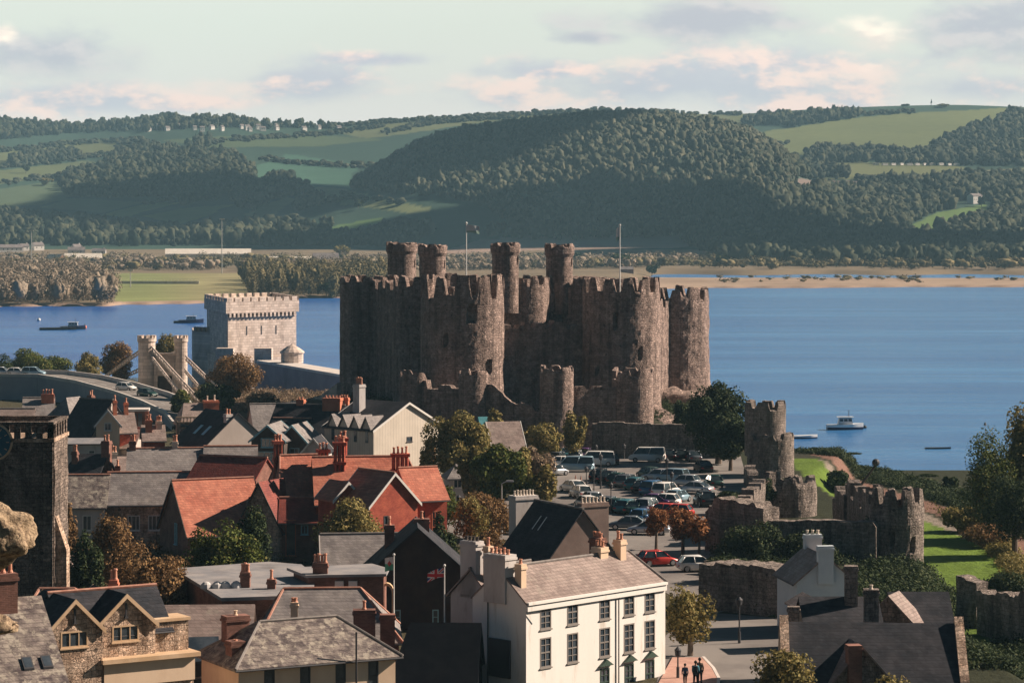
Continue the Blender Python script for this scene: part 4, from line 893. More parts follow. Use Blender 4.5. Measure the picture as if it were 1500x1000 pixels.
# white three-storey townhouse
EW = []
for z, h in ((4.7, 1.72), (2.1, 2.02), (-.6, 1.9)):
    for k, u_ in enumerate((-5.35, -2.6, .75, 3.35, 5.6)): EW.append(('F', u_, z, 1.12, h, 'sash'))
EW = [w for w in EW if w[2] > 0]+[('F', u_, -.6, 1.0, 1.9, 'sash', GREENP) for u_ in (.75, 3.35, 5.6)]
wr, T = Hs('townhouse', 'big white three-storey townhouse with rows of sash windows and a brown slate roof', (836, 817), 16.3, 14.6, 47, 2.5, 2.1, WHITE, SLATE_P, hipR=1.2, hipL=0, wins=EW, frame=mat('sash_grey', (.24, .22, .20)), z0=-2.4, ridge=RIDGE_G, oh=.12, og=.05, sides='FRBL',
   chims=[(-6.9, .3, 1.1, 2.0, .9, 5, WHITE_G, dict(ph=.45)), (-6.5, -1.25, .5, .6, .3, 1, CREAM, dict(ph=.5)), (3.2, .1, .8, .9, .5, 3, CREAM, dict(ph=.6)), (4.9, -.3, .6, .7, .9, 2, CREAM, dict(ph=.6)), (4.0, 1.0, .8, .9, 1.0, 4, BRICK_D, dict(ph=.5))])
He = 16.3-7.5-2.1
MB(T).box(-7.3, 7.3, -2.66, -2.503, He-.62, He-.2).box(-7.3, 7.3, -2.76, -2.5, He-.2, He-.02).build('cornice', WHITE, wr)
MB(T).tube((2.1, -2.62, -1), (2.1, -2.62, He-.6), .05, n=6).build('drainpipe', TRIMD, wr)
for u_ in (.75, 3.35, 5.6):
    MB(T).add([(u_-.7, -2.75, 1.5), (u_+.7, -2.75, 1.5), (u_, -2.75, 1.95), (u_-.7, -2.5, 1.5), (u_+.7, -2.5, 1.5), (u_, -2.5, 1.95)], [(0, 1, 2), (0, 3, 4, 1), (1, 4, 5, 2), (2, 5, 3, 0)]).build('pediment', GREENP, wr)
MB(T).box(-7.4, -7.302, -1.1, .9, 1.4, 4.0).build('dark_panel', TRIMD, wr, 'large dark panel on the gable')
MB(T).tube((-7.36, 1.0, 0), (-7.36, 1.0, 6.5), .05, n=6).build('drainpipe', TRIMD, wr)
MB(T).tube((-7.3, -2.55, 5.9), (-5.6, -3.2, 6.0), .03, n=5).build('lamp_bracket', TRIMD, wr)
# rear wing
Hs('', '', (690, 832), 15.4, 6, 47, 2.0, 1.8, WHITE_G, SLATE_P, anchor='A', root=wr, z0=-2, ridge=RIDGE_G, chims=[(-2.6, .3, .8, 1.5, 1.9, 4, WHITE_G, dict(ph=.3, potm=POT_K)), (-2.3, -1.0, .5, .5, 1.6, 1, CREAM)], wins=[('F', -2.6, 2.6, .9, 3.0, 'sash')])
# slate-roofed hall, dark hall
Hs('hall', 'long grey slate-roofed hall in front of the garden tree', (535, 781), 13.6, 7.2, 6, 3.4, 2.7, BRICK_D, SLATE, z0=-1.2, ridge=RIDGE_G, barge=CONC)
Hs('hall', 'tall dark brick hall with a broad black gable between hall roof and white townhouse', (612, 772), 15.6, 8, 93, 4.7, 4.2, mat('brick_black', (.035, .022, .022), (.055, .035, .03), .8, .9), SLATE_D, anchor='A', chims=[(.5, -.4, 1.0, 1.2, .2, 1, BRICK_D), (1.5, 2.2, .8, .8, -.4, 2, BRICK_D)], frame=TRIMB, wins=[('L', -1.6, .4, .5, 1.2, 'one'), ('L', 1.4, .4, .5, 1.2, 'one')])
# flat-roofed block
t = thing('flat_roofed_building', 'long brown building with a pale flat felt roof and rooftop domes', 'building', (X(400, 205), 205, 7.5))
def fp(pix, z): return [(W(a, b, z).x-t.location.x, W(a, b, z).y-205) for a, b in pix]
MB().prism(fp([(258, 833), (325, 872), (452, 868), (460, 845), (440, 828), (395, 825)], 12.9), -1, 5.25).build('wall', BRICK_D, t)
MB().prism(fp([(254, 832), (324, 875), (455, 871), (464, 845), (442, 826), (394, 822)], 13.0), 5.25, 5.5).build('flat_roof', LEAD, t)
MB().prism(fp([(452, 843), (562, 841), (566, 833), (545, 826), (430, 832)], 13.6), -1, 6.0).build('upper_wall', BRICK_D, t)
MB().prism(fp([(448, 838), (566, 836), (570, 828), (545, 821), (420, 827)], 13.9), 6.003, 6.2).build('upper_roof', LEAD, t)
for px in (302, 318, 330, 346):
    p = W(px, 859-(px-302)*.02, 13.1); mb = MB(); mb.lathe([(.42, 5.5), (.42, 5.6), (.36, 5.8), (.2, 5.95), (.02, 6.0)], 10, (p.x-t.location.x, p.y-205)); mb.build('roof_dome', mat('roof_dome', (.55, .54, .52)), t)
for px in (497, 517):
    p = W(px, 842.3, 13.6); MB().box(p.x-t.location.x-.32, p.x-t.location.x+.32, p.y-205.2, p.y-204.9, 4.0, 5.7).build('panel', TRIMW, t)
p = W(567, 850, 13); q = p.x-t.location.x
mb = MB(); 
for i in range(9):
    a = math.pi*i/8; b = math.pi*(i+1)/8
    if i < 8: mb.add([(q-.55*math.cos(a), p.y-205.6, 4.6+.8*math.sin(a)), (q-.55*math.cos(b), p.y-205.6, 4.6+.8*math.sin(b)), (q-.38*math.cos(b), p.y-205.6, 4.6+.6*math.sin(b)), (q-.38*math.cos(a), p.y-205.6, 4.6+.6*math.sin(a)), (q-.55*math.cos(a), p.y-205, 4.6+.8*math.sin(a)), (q-.55*math.cos(b), p.y-205, 4.6+.8*math.sin(b))], [(0, 1, 2, 3), (0, 4, 5, 1)])
mb.box(q-.55, q-.38, p.y-205.6, p.y-205, 2.2, 4.6).box(q+.38, q+.55, p.y-205.6, p.y-205, 2.2, 4.6).build('arch', SANDST, t)
chimney(t, Matrix(), X(359, 200)-t.location.x, -4.8, .7, .7, 4, 6.6, 3, BRICK_D)
chimney(t, Matrix(), X(397, 199)-t.location.x, -5.6, .6, .6, 3, 6.2, 1, BRICK_D, ph=.8)
chimney(t, Matrix(), X(470, 203)-t.location.x, -2.5, 1.1, .6, 5, 7.0, 4, BRICK_D)
# hipped roof with red ridge
r_, T = Hs('hipped_house', 'grey hipped roof outlined with red ridge tiles and a small dark gable', (482, 861), 14.0, 9.6, 4, 4.2, 3.0, BRICK_D, SLATE, hipL=1.6, hipR=2.6, ridge=RIDGE_R, z0=-1.2)
Hs('', '', (492, 884), 12.9, 2.6, 95, 1.2, 1.3, BRICK_D, SLATE_D, anchor='A', root=r_, barge=RIDGE_R)
chimney(r_, T, 2.4, -5.0, 1.5, .9, 2, 5.7, 1, BRICK_D, ph=.7, label='dark stack with one pot')
chimney(r_, T, 4.0, -4.6, 1.0, .8, 2, 5.3, 0, BRICK_D)
chimney(r_, T, -2.4, -3.9, .5, .5, 4, 6.1, 2, CREAM, ph=.35)
# cream hipped house
r_, T = Hs('hipped_house', 'cream house with a broad weathered hipped slate roof and tall narrow windows', (437, 906), 15.3, 10.4, 28, 3.0, 2.0, CREAM, SLATE_M, hipL=2.6, hipR=2.6, ridge=RIDGE_G, oh=.35, z0=-1.2,
   wins=[('F', u_, 3.4, .68, 2.1, 'one', TRIMD) for u_ in (-3.2, -.85, 1.5, 3.7)], chims=[(-4.5, -.8, .9, 1.0, -.9, 1, BRICK_D, dict(ph=.1)), (-3.6, 1.4, 1.5, .9, .3, 1, BRICK_D, dict(ph=.3, potm=CREAM))])
MB(T).tube((2.3, -3.55, 1), (2.3, -3.55, 7.3), .06, n=6).build('vent_pipe', TRIMD, r_)
# stone building with twin gables
r_, T = Hs('twin_gabled_house', 'warm rubble-stone house with two sandstone-edged gables and casement windows', (150, 862), 18.0, 6.6, 32, 2.2, 2.1, STONE_B, SLATE_D, ridge=RIDGE_R, z0=-3, wins=[])
for (ax, ay, hw_) in ((109, 877, 1.75), (184, 869, 1.9)):
    Hs('', '', (ax, ay), 18.0, 4.6, 122, hw_, 1.75, STONE_B, SLATE_D, anchor='A', root=r_, barge=SANDST, z0=-3, wins=[('L', 0, 7.7, 1.7, .95, 'three', SANDST), ('L', 0, 9.15, .1, .8, 'none', TRIMD)], oh=.15, og=.15)
wm_ = Matrix.Translation(r_.location) @ Matrix.Rotation(r_.rotation_euler.z, 4, 'Z')
def loc_of(px, py, z): return wm_.inverted() @ W(px, py, z)
a = loc_of(112, 955, 14.3); b = loc_of(262, 945, 14.3)
a.y = loc_of(109, 877, 18).y-.05
MB().box(loc_of(109, 877, 18).x-1.7, b.x-.25, max(a.y, loc_of(184, 869, 18).y)+.3, a.y+2.6, 14.35-7.5, 8.62).build('upper_wall', STONE_B, r_); MB().box(loc_of(184, 869, 18).x+1.95, b.x-.15, max(a.y, loc_of(184, 869, 18).y)+.2, a.y+2.7, 8.62, 8.8).build('coping', SANDST, r_)
MB().box(a.x, b.x, a.y-.3, a.y+2.4, 14.1-7.5, 14.35-7.5).build('cornice', SANDST, r_)
MB().box(a.x+.2, b.x-.25, a.y, a.y+2, 12.7-7.5, 14.1-7.5).build('fascia', CREAM, r_)
MB().box(a.x+.3, b.x-.3, a.y+.1, a.y+2, 4-7.5, 12.7-7.5).build('lower_wall', STONE_B, r_)
for u_ in (1.3, 4.0):
    fr, gl = win_meshes(1.5, 1.5, 'tri'); o = place('window', fr, r_, SANDST, (a.x+u_, a.y+.0, 10.9-7.5)); place('pane', gl, o, GLASS)
# roofs between
Hs('low_house', 'low house with an orange-ridged hipped slate roof behind the twin gables', (98, 862), 17.2, 5.0, 0, 3.4, 2.2, BRICK_D, SLATE, hipL=.8, hipR=2.0, ridge=RIDGE_R, chims=[(2.6, 2, .5, .5, .3, 2, BRICK_O)])
r_, T = Hs('low_house', 'house with a long plain pinkish slate roof between the stone gables and cream house', (285, 885), 15.0, 7.4, 3, 5, 3.6, BRICK_D, SLATE_P, z0=-1.2)
Hs('', '', (290, 932), 13.6, 2.2, 10, .8, 1.0, TRIMD, GLASS, root=r_)
# black shed
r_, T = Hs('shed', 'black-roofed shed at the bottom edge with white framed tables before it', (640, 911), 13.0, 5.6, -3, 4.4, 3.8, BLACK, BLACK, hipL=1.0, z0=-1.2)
for i in range(4):
    mb = MB(T); x = -2.2+i*1.35; y = -4.9
    mb.tube((x, y, .2), (x, y, 1.9+.2*(i % 2)), .035, n=5).tube((x+.5, y, .2), (x+.5, y, 1.9), .035, n=5).tube((x-.1, y, 1.3), (x+.6, y, 1.3), .035, n=5); mb.build('railing', TRIMB, r_)
# pub, bottom right
r_, T = Hs('inn', 'dark slate-roofed stone inn with pale lettering along its eaves and stone gable copings', (1276, 911), 12.8, 11.4, -4, 4.3, 3.2, STONE_D, SLATE_D, z0=-1.5, og=.1)
for s in (-1, 1):
    mb = MB(T); x = s*5.85
    mb.add([(x-.3, -4.5, 5.3+.3-3.5), (x+.3, -4.5, 2.1), (x+.3, 0, 5.75), (x-.3, 0, 5.75), (x-.3, -4.5, -1), (x+.3, -4.5, -1), (x+.3, 4.5, 2.1), (x-.3, 4.5, 2.1), (x+.3, 4.5, -1), (x-.3, 4.5, -1)],
           [(0, 1, 2, 3), (3, 2, 6, 7), (0, 4, 5, 1), (7, 6, 8, 9), (1, 5, 8, 6, 2), (0, 3, 7, 9, 4)]); mb.build('gable_coping', STONE_B, r_)
Hs('', '', (1263, 946), 11.9, 3.6, 97, 2.3, 2.6, STONE_D, SLATE_P, anchor='A', root=r_, z0=-1.2, chims=[(-1.7, .55, .9, .9, .1, 0, BRICK_D)])
Hs('', '', (1228, 873), 13.6, 5.2, 2, 2.8, 1.9, STONE_D, SLATE_D, root=r_, z0=-1.2)
Hs('', '', (1345, 866), 13.4, 4.0, 0, 3.0, 2.2, STONE_D, SLATE_D, root=r_, z0=-1.2)
Hs('', '', (1309, 868), 13.6, 2.4, 66, 1.9, 1.9, STONE_D, SLATE_P, root=r_, z0=-1.2)
chimney(r_, T, -1.0, 6.4, .9, .8, 2, 8.3, 0, STONE_D, label='slim dark stack with a sunlit edge')
chimney(r_, T, .25, 4.0, 1.0, .9, 2, 7.0, 1, STONE_D, POT_C, .3, label='slim stack with a pale cap')
chimney(r_, T, -5.1, 3.0, .8, .6, 2, 5.9, 0, STONE_D)
def text_mesh(body, size, ext=.02):
    cu = bpy.data.curves.new('lettering', 'FONT'); cu.body = body; cu.size = size; cu.extrude = ext; cu.align_x = 'LEFT'
    o = bpy.data.objects.new('tmp', cu); COL.objects.link(o); dg = bpy.context.evaluated_depsgraph_get(); dg.update()
    me = bpy.data.meshes.new_from_object(o.evaluated_get(dg)); bpy.data.objects.remove(o); me.materials.clear(); me.name = 'lettering'; return me
sgn = MB(T).box(1.55, 4.35, -4.75, -4.66, 1.55, 2.0).build('sign_board', TIMBER, r_)
o = place('lettering', text_mesh('Olde Edmund Bower', .33), sgn, TRIMW); o.matrix_local = T @ Matrix.Translation((1.65, -4.78, 1.66)) @ Matrix.Rotation(R(90), 4, 'X'); o.scale.x = .95
wm_ = Matrix.Translation(r_.location) @ Matrix.Rotation(r_.rotation_euler.z, 4, 'Z')
q = wm_.inverted() @ W(1236, 988, 9.3)
bd = MB().box(q.x-.15, q.x+1.2, q.y, q.y+.08, q.z-.75, q.z+.35).build('sign_board', TIMBER, r_)
for i, tx in enumerate(('(camera)', 'first or')):
    place('lettering', text_mesh(tx, .34), bd, TRIMB).matrix_local = Matrix.Translation((q.x-.08, q.y-.03, q.z-.05-.48*i)) @ Matrix.Rotation(R(90), 4, 'X')
# white cottage
r_, T = Hs('cottage', 'pale blue-white gabled cottage with two white chimneys below the ruined town wall', (1209, 813), 13.8, 6.0, 99, 2.3, 1.9, BLUEW, SLATE_P, anchor='A', z0=-1.5, chims=[(-2.95, 0, .55, 1.25, .75, 0, BLUEW), (2.6, -.5, .6, 1.4, 1.0, 3, BLUEW, dict(potm=POT_C, ph=.4))])
Hs('', '', (1183, 870), 11.6, 2.6, 99, 1.1, .6, BLUEW, SLATE_P, root=r_, z0=-1.5)

# clock tower
d = 200; t = thing('clock_tower', 'dark rough stone church tower with a blue clock face at the left edge', 'church tower', (X(28, d), d, 7.5))
hx = X(88, d)-X(28, d); zt_ = Z(640, d)-7.5; mb = MB()
V, F = wall_mesh((-hx, -3), (hx, -3), -2, zt_, zt_, th=.4, rag=0, amp=.14, seed=3, step=.35); mb.add(V, F)
V, F = wall_mesh((hx-.1, -3), (hx-.1, 3), -2, zt_, zt_, th=.4, rag=0, amp=.14, seed=5, step=.35); mb.add(V, F); mb.box(-hx+.1, hx-.2, -2.9, 3, -2, zt_-.1); mb.build('wall', STONE_C, t)
mb = MB().box(-hx-.15, hx+.12, -3.3, 3.3, zt_-.1, zt_+.15); mb.build('string_course', STONE_B, t)
mb = MB(); zz = zt_+.15
for i in range(8):
    x = -hx+i*(2*hx-.4)/7; mb.box(x, x+.42, -3.15, -2.75, zz, zz+1.0)
for i in range(6):
    y = -3.15+i*1.15; mb.box(hx-.35, hx+.02, y, y+.45, zz, zz+1.0)
mb.box(-hx-.1, hx+.08, -3.22, -2.7, zz+1.0, zz+1.2).box(hx-.42, hx+.08, -2.7, 3.2, zz+1.0, zz+1.2).box(-hx, hx, 2.8, 3.1, zz, zz+1.2); mb.build('parapet', STONE_C, t)
cx = X(-9, 196.7)-X(28, d); cz = Z(642, d)-7.5
MB().tube((cx, -3.3, cz), (cx, -3.16, cz), 1.35, n=40).build('clock_rim', SANDST, t); cf = MB().tube((cx, -3.36, cz), (cx, -3.2, cz), 1.2, n=40).build('clock_face', mat('clock_blue', (.02, .10, .15)), t)
mb = MB()
for i in range(12): a = i*math.pi/6; c_, s = math.cos(a), math.sin(a); mb.tube((cx+.9*c_, -3.39, cz+.9*s), (cx+1.1*c_, -3.39, cz+1.1*s), .035, n=4)
mb.build('hour_marks', SANDST, cf); MB().tube((cx, -3.41, cz), (cx+.55, -3.41, cz+.35), .05, .02, n=4).build('hour_hand', SANDST, cf); MB().tube((cx, -3.43, cz), (cx-.2, -3.43, cz+.95), .04, .015, n=4).build('minute_hand', SANDST, cf)
MB().box(X(-30, d)-X(28, d), X(3, d)-X(28, d), -3.32, -3.1, Z(732, d)-7.5, Z(664, d)-7.5).build('louvre_opening', TRIMD, t)
MB().box(hx, hx+.9, -2.6, -1.2, -2, Z(800, d)-7.5, .0).add([(hx, -2.6, Z(800, d)-7.5), (hx+.9, -2.6, Z(800, d)-7.5), (hx+.9, -1.2, Z(800, d)-7.5), (hx, -1.2, Z(800, d)-7.5), (hx, -2.6, Z(745, d)-7.5), (hx, -1.2, Z(745, d)-7.5)], [(0, 1, 4), (1, 2, 5, 4), (2, 3, 5)]).build('buttress', STONE_B, t)
Hs('low_house', 'church porch with small pale lean-to roof at the foot of the clock tower', (100, 810), 12.0, 2.2, 80, 1.2, 1.4, STONE_C, SLATE_P)
# foreground roof, bottom left
r_, T = Hs('foreground_house', 'nearest house with a rough lichened slate roof and two small roof lights, bottom left', (-12, 876), 21.5, 4.8, 28, 6.5, 5.6, STONE_B, SLATE_M, z0=-6, og=.1, zg=12,
   chims=[(.1, -.35, 1.9, .9, 1.25, 5, BRICK_D, dict(ph=.7, pr=.11))])
for i in range(2):
    x = .5+i*.95; y0, y1 = -3.0, -3.55; zf = lambda y: 9.5+y*5.6/6.5+.02
    mb = MB(T); mb.add([(x, y0, zf(y0)), (x+.5, y0, zf(y0)), (x+.5, y1, zf(y1)), (x, y1, zf(y1)), (x, y0, zf(y0)+.1), (x+.5, y0, zf(y0)+.1), (x+.5, y1, zf(y1)+.1), (x, y1, zf(y1)+.1)], [(4, 7, 6, 5), (0, 1, 5, 4), (1, 2, 6, 5), (2, 3, 7, 6), (3, 0, 4, 7)]); s_ = mb.build('skylight', TRIMD, r_)
    MB(T).add([(x+.06, y0-.05, zf(y0-.05)+.11), (x+.44, y0-.05, zf(y0-.05)+.11), (x+.44, y1+.05, zf(y1+.05)+.11), (x+.06, y1+.05, zf(y1+.05)+.11)], [(3, 2, 1, 0)]).build('pane', GLASS, s_)
# lichened wall head at the left edge, near the camera
d = 70
t = thing('wall_head', 'sunlit lichened boulder topping a near wall at the left edge before the clock tower', 'wall', (X(-60, d), d, 8))
mb = MB().box(-.9, .55, -.5, .5, -2, Z(790, d)-8, .1, .1); mb.build('wall_core', ROCK, t)
rock('cap_stone', X(-34, d), d, Z(783, d), 1.35, .7, .85, 4, ROCK, t, None, org=(X(-60, d), d, 8), nseg=60, ns=36, amp=.25)
d = 62
t = thing('wall_head', 'small orange lichened stone at the left edge above the nearest roof', 'wall', (X(-50, d), d, 8))
MB().box(-.6, .3, -.4, .4, -2, Z(915, d)-8, .08, .08).build('wall_core', ROCK, t)
rock('cap_stone', X(-32, d), d, Z(914, d), .85, .45, .3, 9, ROCK, t, None, org=(X(-50, d), d, 8), nseg=50, ns=30, amp=.25)

# ---------------- town wall and its towers, right ----------------
TW = 'towers along the town wall'
def rt(name, label, px, d, r, z0, z1, **kw):
    o = pm(name, tower_mesh(X(px, d), d, r, z0, z1, **kw), STONE_D); return tag(o, label, 'tower', TW)
kp = thing('town_wall_tower', 'two-stage round grey tower at the water end of the town wall beside the dark trees', 'tower', (X(1128, 345), 345, 4), 0, TW); ok = (X(1128, 345), 345, 4)
pm('lower_stage', tower_mesh(X(1129, 345), 345, 2.95, 2, 13.0, n=6, seed=61, rag=.35, dep=.7, flare=.3, amp=.12, th=.7, seg=.3), STONE_D, kp, org=ok)
pm('upper_stage', tower_mesh(X(1121, 346), 346, 2.6, 10, 16.9, n=6, seed=62, rag=.2, dep=.9, flare=0, amp=.1, duty=.66, th=.6, seg=.28), STONE_D, kp, org=ok)
rt('town_wall_tower', 'low ruined round tower with a ragged top left of the small lawn', 1152, 300, 3.3, 3, 11.8, n=7, seed=63, rag=.7, dep=.8, flare=.2, amp=.2, th=.8, seg=.3, broken=(-160, 60, 1.2))
rt('town_wall_tower', 'big round ruined tower with jagged battlements in front of the bright lawn', 1312, 262, 2.65, 2, 14.1, n=9, seed=64, rag=.6, dep=1.3, flare=.25, amp=.2, th=.75, seg=.24, slits=((-60, 8.6, .35, .8), (-105, 9, .3, .9)))
WG = 'ruined lengths of town wall'
ruinwall('town_wall', 'tall dark ruined wall block with a sunlit broken corner in front of the car park', (X(1045, 268), 268), (X(1130, 262), 262), 4, 12.2, 12.6, WG, th=2.2, rag=.6, seed=71, prof=[(0, -.4), (.1, .2), (.5, .3), (1, .1)])
ruinwall('town_wall', 'long shaded wall stretching behind the pale cottage to the big round tower', (X(1128, 262), 262), (X(1285, 259), 259), 3, 11.4, 11.2, WG, th=1.4, rag=.35, seed=72)
ruinwall('town_wall', 'broken wall climbing from the ruin block to the low ruined tower', (X(1112, 296), 296), (X(1090, 272), 272), 4, 11.8, 12.2, WG, th=1.3, rag=.7, seed=73)
ruinwall('town_wall', 'steep wall stub dropping from the two-stage tower', (X(1096, 336), 336), (X(1116, 304), 304), 4, 10.0, 8.8, WG, th=1.1, rag=.8, seed=74)
ruinwall('town_wall', 'short pale wall stub at the right end of the small lawn', (X(1229, 292), 292), (X(1246, 284), 284), 3, 10.9, 11.2, WG, th=1.4, rag=.9, seed=75)
ruinwall('town_wall', 'dark wall stub with gaps joining the left side of the big round tower', (X(1247, 285), 285), (X(1284, 266), 266), 3, 12.6, 13.2, WG, th=1.2, merl=3, dep=1.3, rag=.8, seed=76)
ruinwall('town_wall', 'square mossy wall end standing on the lawn edge behind the inn', (X(1409, 236), 236), (X(1439, 234), 234), 2, 9.2, 9.0, WG, th=1.4, rag=.15, seed=77)
ruinwall('town_wall', 'ruined wall with ragged top at the right edge below the trees', (X(1441, 231), 231), (X(1540, 222), 222), 2, 8.6, 9.3, WG, th=1.4, rag=.8, seed=78)
ruinwall('town_wall', 'low dark wall falling away to the bottom right corner', (X(1452, 214), 214), (X(1540, 205), 205), 1, 5.6, 4.6, WG, th=1.2, rag=.7, seed=79)
ruinwall('town_wall', 'bulky dark lower ruin wall in front of the tall block beside the lane', (X(1040, 229), 229), (X(1164, 223), 223), 5, 11.5, 11.0, WG, th=3.0, rag=.7, seed=81)
ruinwall('garden_wall', 'low dark wall between the parked white car and the ivy below the ruin block', (X(1034, 250), 250), (X(1080, 248), 248), 6.5, 8.8, 8.8, None, th=.6, rag=.2, seed=80)
d = 292; t = thing('leaning_mast', 'dark leaning mast with a round head rising behind the small lawn', 'mast', (X(1236, d), d, 9))
P = Vector((X(1283, d)-X(1236, d), 0, Z(680, d)-9)); MB().tube((0, 0, 0), P, .2, .1, n=8).build('mast', TIMBER, t); MB().sphere(P+Vector((0, 0, .2)), .42, 10, 8).build('mast_head', TRIMD, t)
# ---------------- foliage ----------------
LG = attrmat('leaf_green', (.03, .05, .012), (.15, .18, .04), (.20, .17, .05), trans=.2)
LO = attrmat('leaf_olive', (.09, .085, .025), (.34, .28, .10), (.40, .30, .12), trans=.2)
LD = attrmat('leaf_dark', (.015, .03, .012), (.06, .085, .03), (.10, .11, .045), trans=.15)
LB = attrmat('leaf_brown', (.10, .06, .03), (.30, .18, .08), (.36, .22, .09), trans=.2)
LR = attrmat('leaf_rust', (.14, .06, .025), (.38, .17, .07), (.45, .22, .10), trans=.2)
LT = attrmat('leaf_tan', (.14, .10, .07), (.34, .25, .17), (.38, .30, .18), trans=.2)
rs = np.random.RandomState(4)
def leaves(cen, rad, n_l, size, seed, nl=16, flat=1.0, core=.5):
    """leaf-sized quads spread over the lumps of an uneven crown"""
    r = np.random.RandomState(seed); cen = np.array(cen, float); rad = np.array(rad, float)
    d_ = r.randn(nl, 3); d_ /= np.linalg.norm(d_, axis=1)[:, None]; d_[:, 2] = d_[:, 2]*.95+.05
    lc = d_*(r.rand(nl, 1)**.5*.72); lr = .24+.22*r.rand(nl)
    k = r.randint(0, nl, n_l); q = r.randn(n_l, 3); q /= np.linalg.norm(q, axis=1)[:, None]
    p = lc[k]+q*(lr[k]*(.65+.45*r.rand(n_l)))[:, None]
    P = cen+p*rad
    nr = q+r.randn(n_l, 3)*.55; nr /= np.linalg.norm(nr, axis=1)[:, None]
    a = np.cross(nr, r.randn(n_l, 3)); a /= np.linalg.norm(a, axis=1)[:, None]; b = np.cross(nr, a)
    sz = size*(.6+.8*r.rand(n_l))[:, None]
    V = np.stack([P-a*sz-b*sz*.7, P+a*sz-b*sz*.7, P+a*sz*.8+b*sz*.8, P-a*sz*.8+b*sz*.6], 1).reshape(-1, 3)
    F = np.arange(n_l*4).reshape(-1, 4)
    v = np.repeat(np.clip(.5+.28*r.randn(n_l)+.25*(r.rand(nl)[k]-.5), 0, 1), 4); w = np.repeat((r.rand(n_l) < .12)*.9, 4)
    return V, F, v, w, lc*rad+cen
def tree(name, label, px, pt, d, wpx, zb, mt, cat='tree', group=None, hpx=None, n_l=2600, size=.17, seed=0, trunk=.25, crown_low=None, nl=16):
    x = X(px, d); zt = Z(pt, d); w = wpx*d/F0/2; Hh = zt-zb
    t = thing(name, label, cat, (x, d, zb), 0, group)
    ch = Hh*(1-trunk)/2; cc = Vector((0, 0, Hh-ch)); rad = (w*1.22, w*1.12, ch*1.12)
    n_l = int(min(20000, max(2000, 4.2*n_l*(w*ch)/8)))
    V, F, v, wv, lc = leaves(cc, rad, n_l, size, seed+17, nl)
    k = V[:, 2] > -.05; V[:, 2] = np.maximum(V[:, 2], .02)
    me = np_mesh('crown' if cat == 'tree' else 'leaves', V, F, {'v': v, 'w': wv}); place('crown' if cat == 'tree' else 'leaves', me, t, mt)
    mb = MB(); r0 = max(.07, .035*Hh)
    if cat == 'tree':
        top = Vector((w*.05, 0, Hh*.62)); mb.tube((0, 0, -.5), top*.5, r0*1.25, r0*.85, 8).tube(top*.5, top, r0*.85, r0*.5, 7)
        for i in range(min(nl, 9)):
            s_ = top*(.45+.06*i); e_ = Vector(lc[i]); mb.tube(s_, e_, r0*.38, r0*.1, 5)
        mb.build('trunk', BARK, t)
    else:
        for i in range(min(nl, 7)): mb.tube((.1*math.cos(i), .1*math.sin(i), -.3), Vector(lc[i]), .05, .015, 5)
        mb.build('stems', BARK, t)
    return t
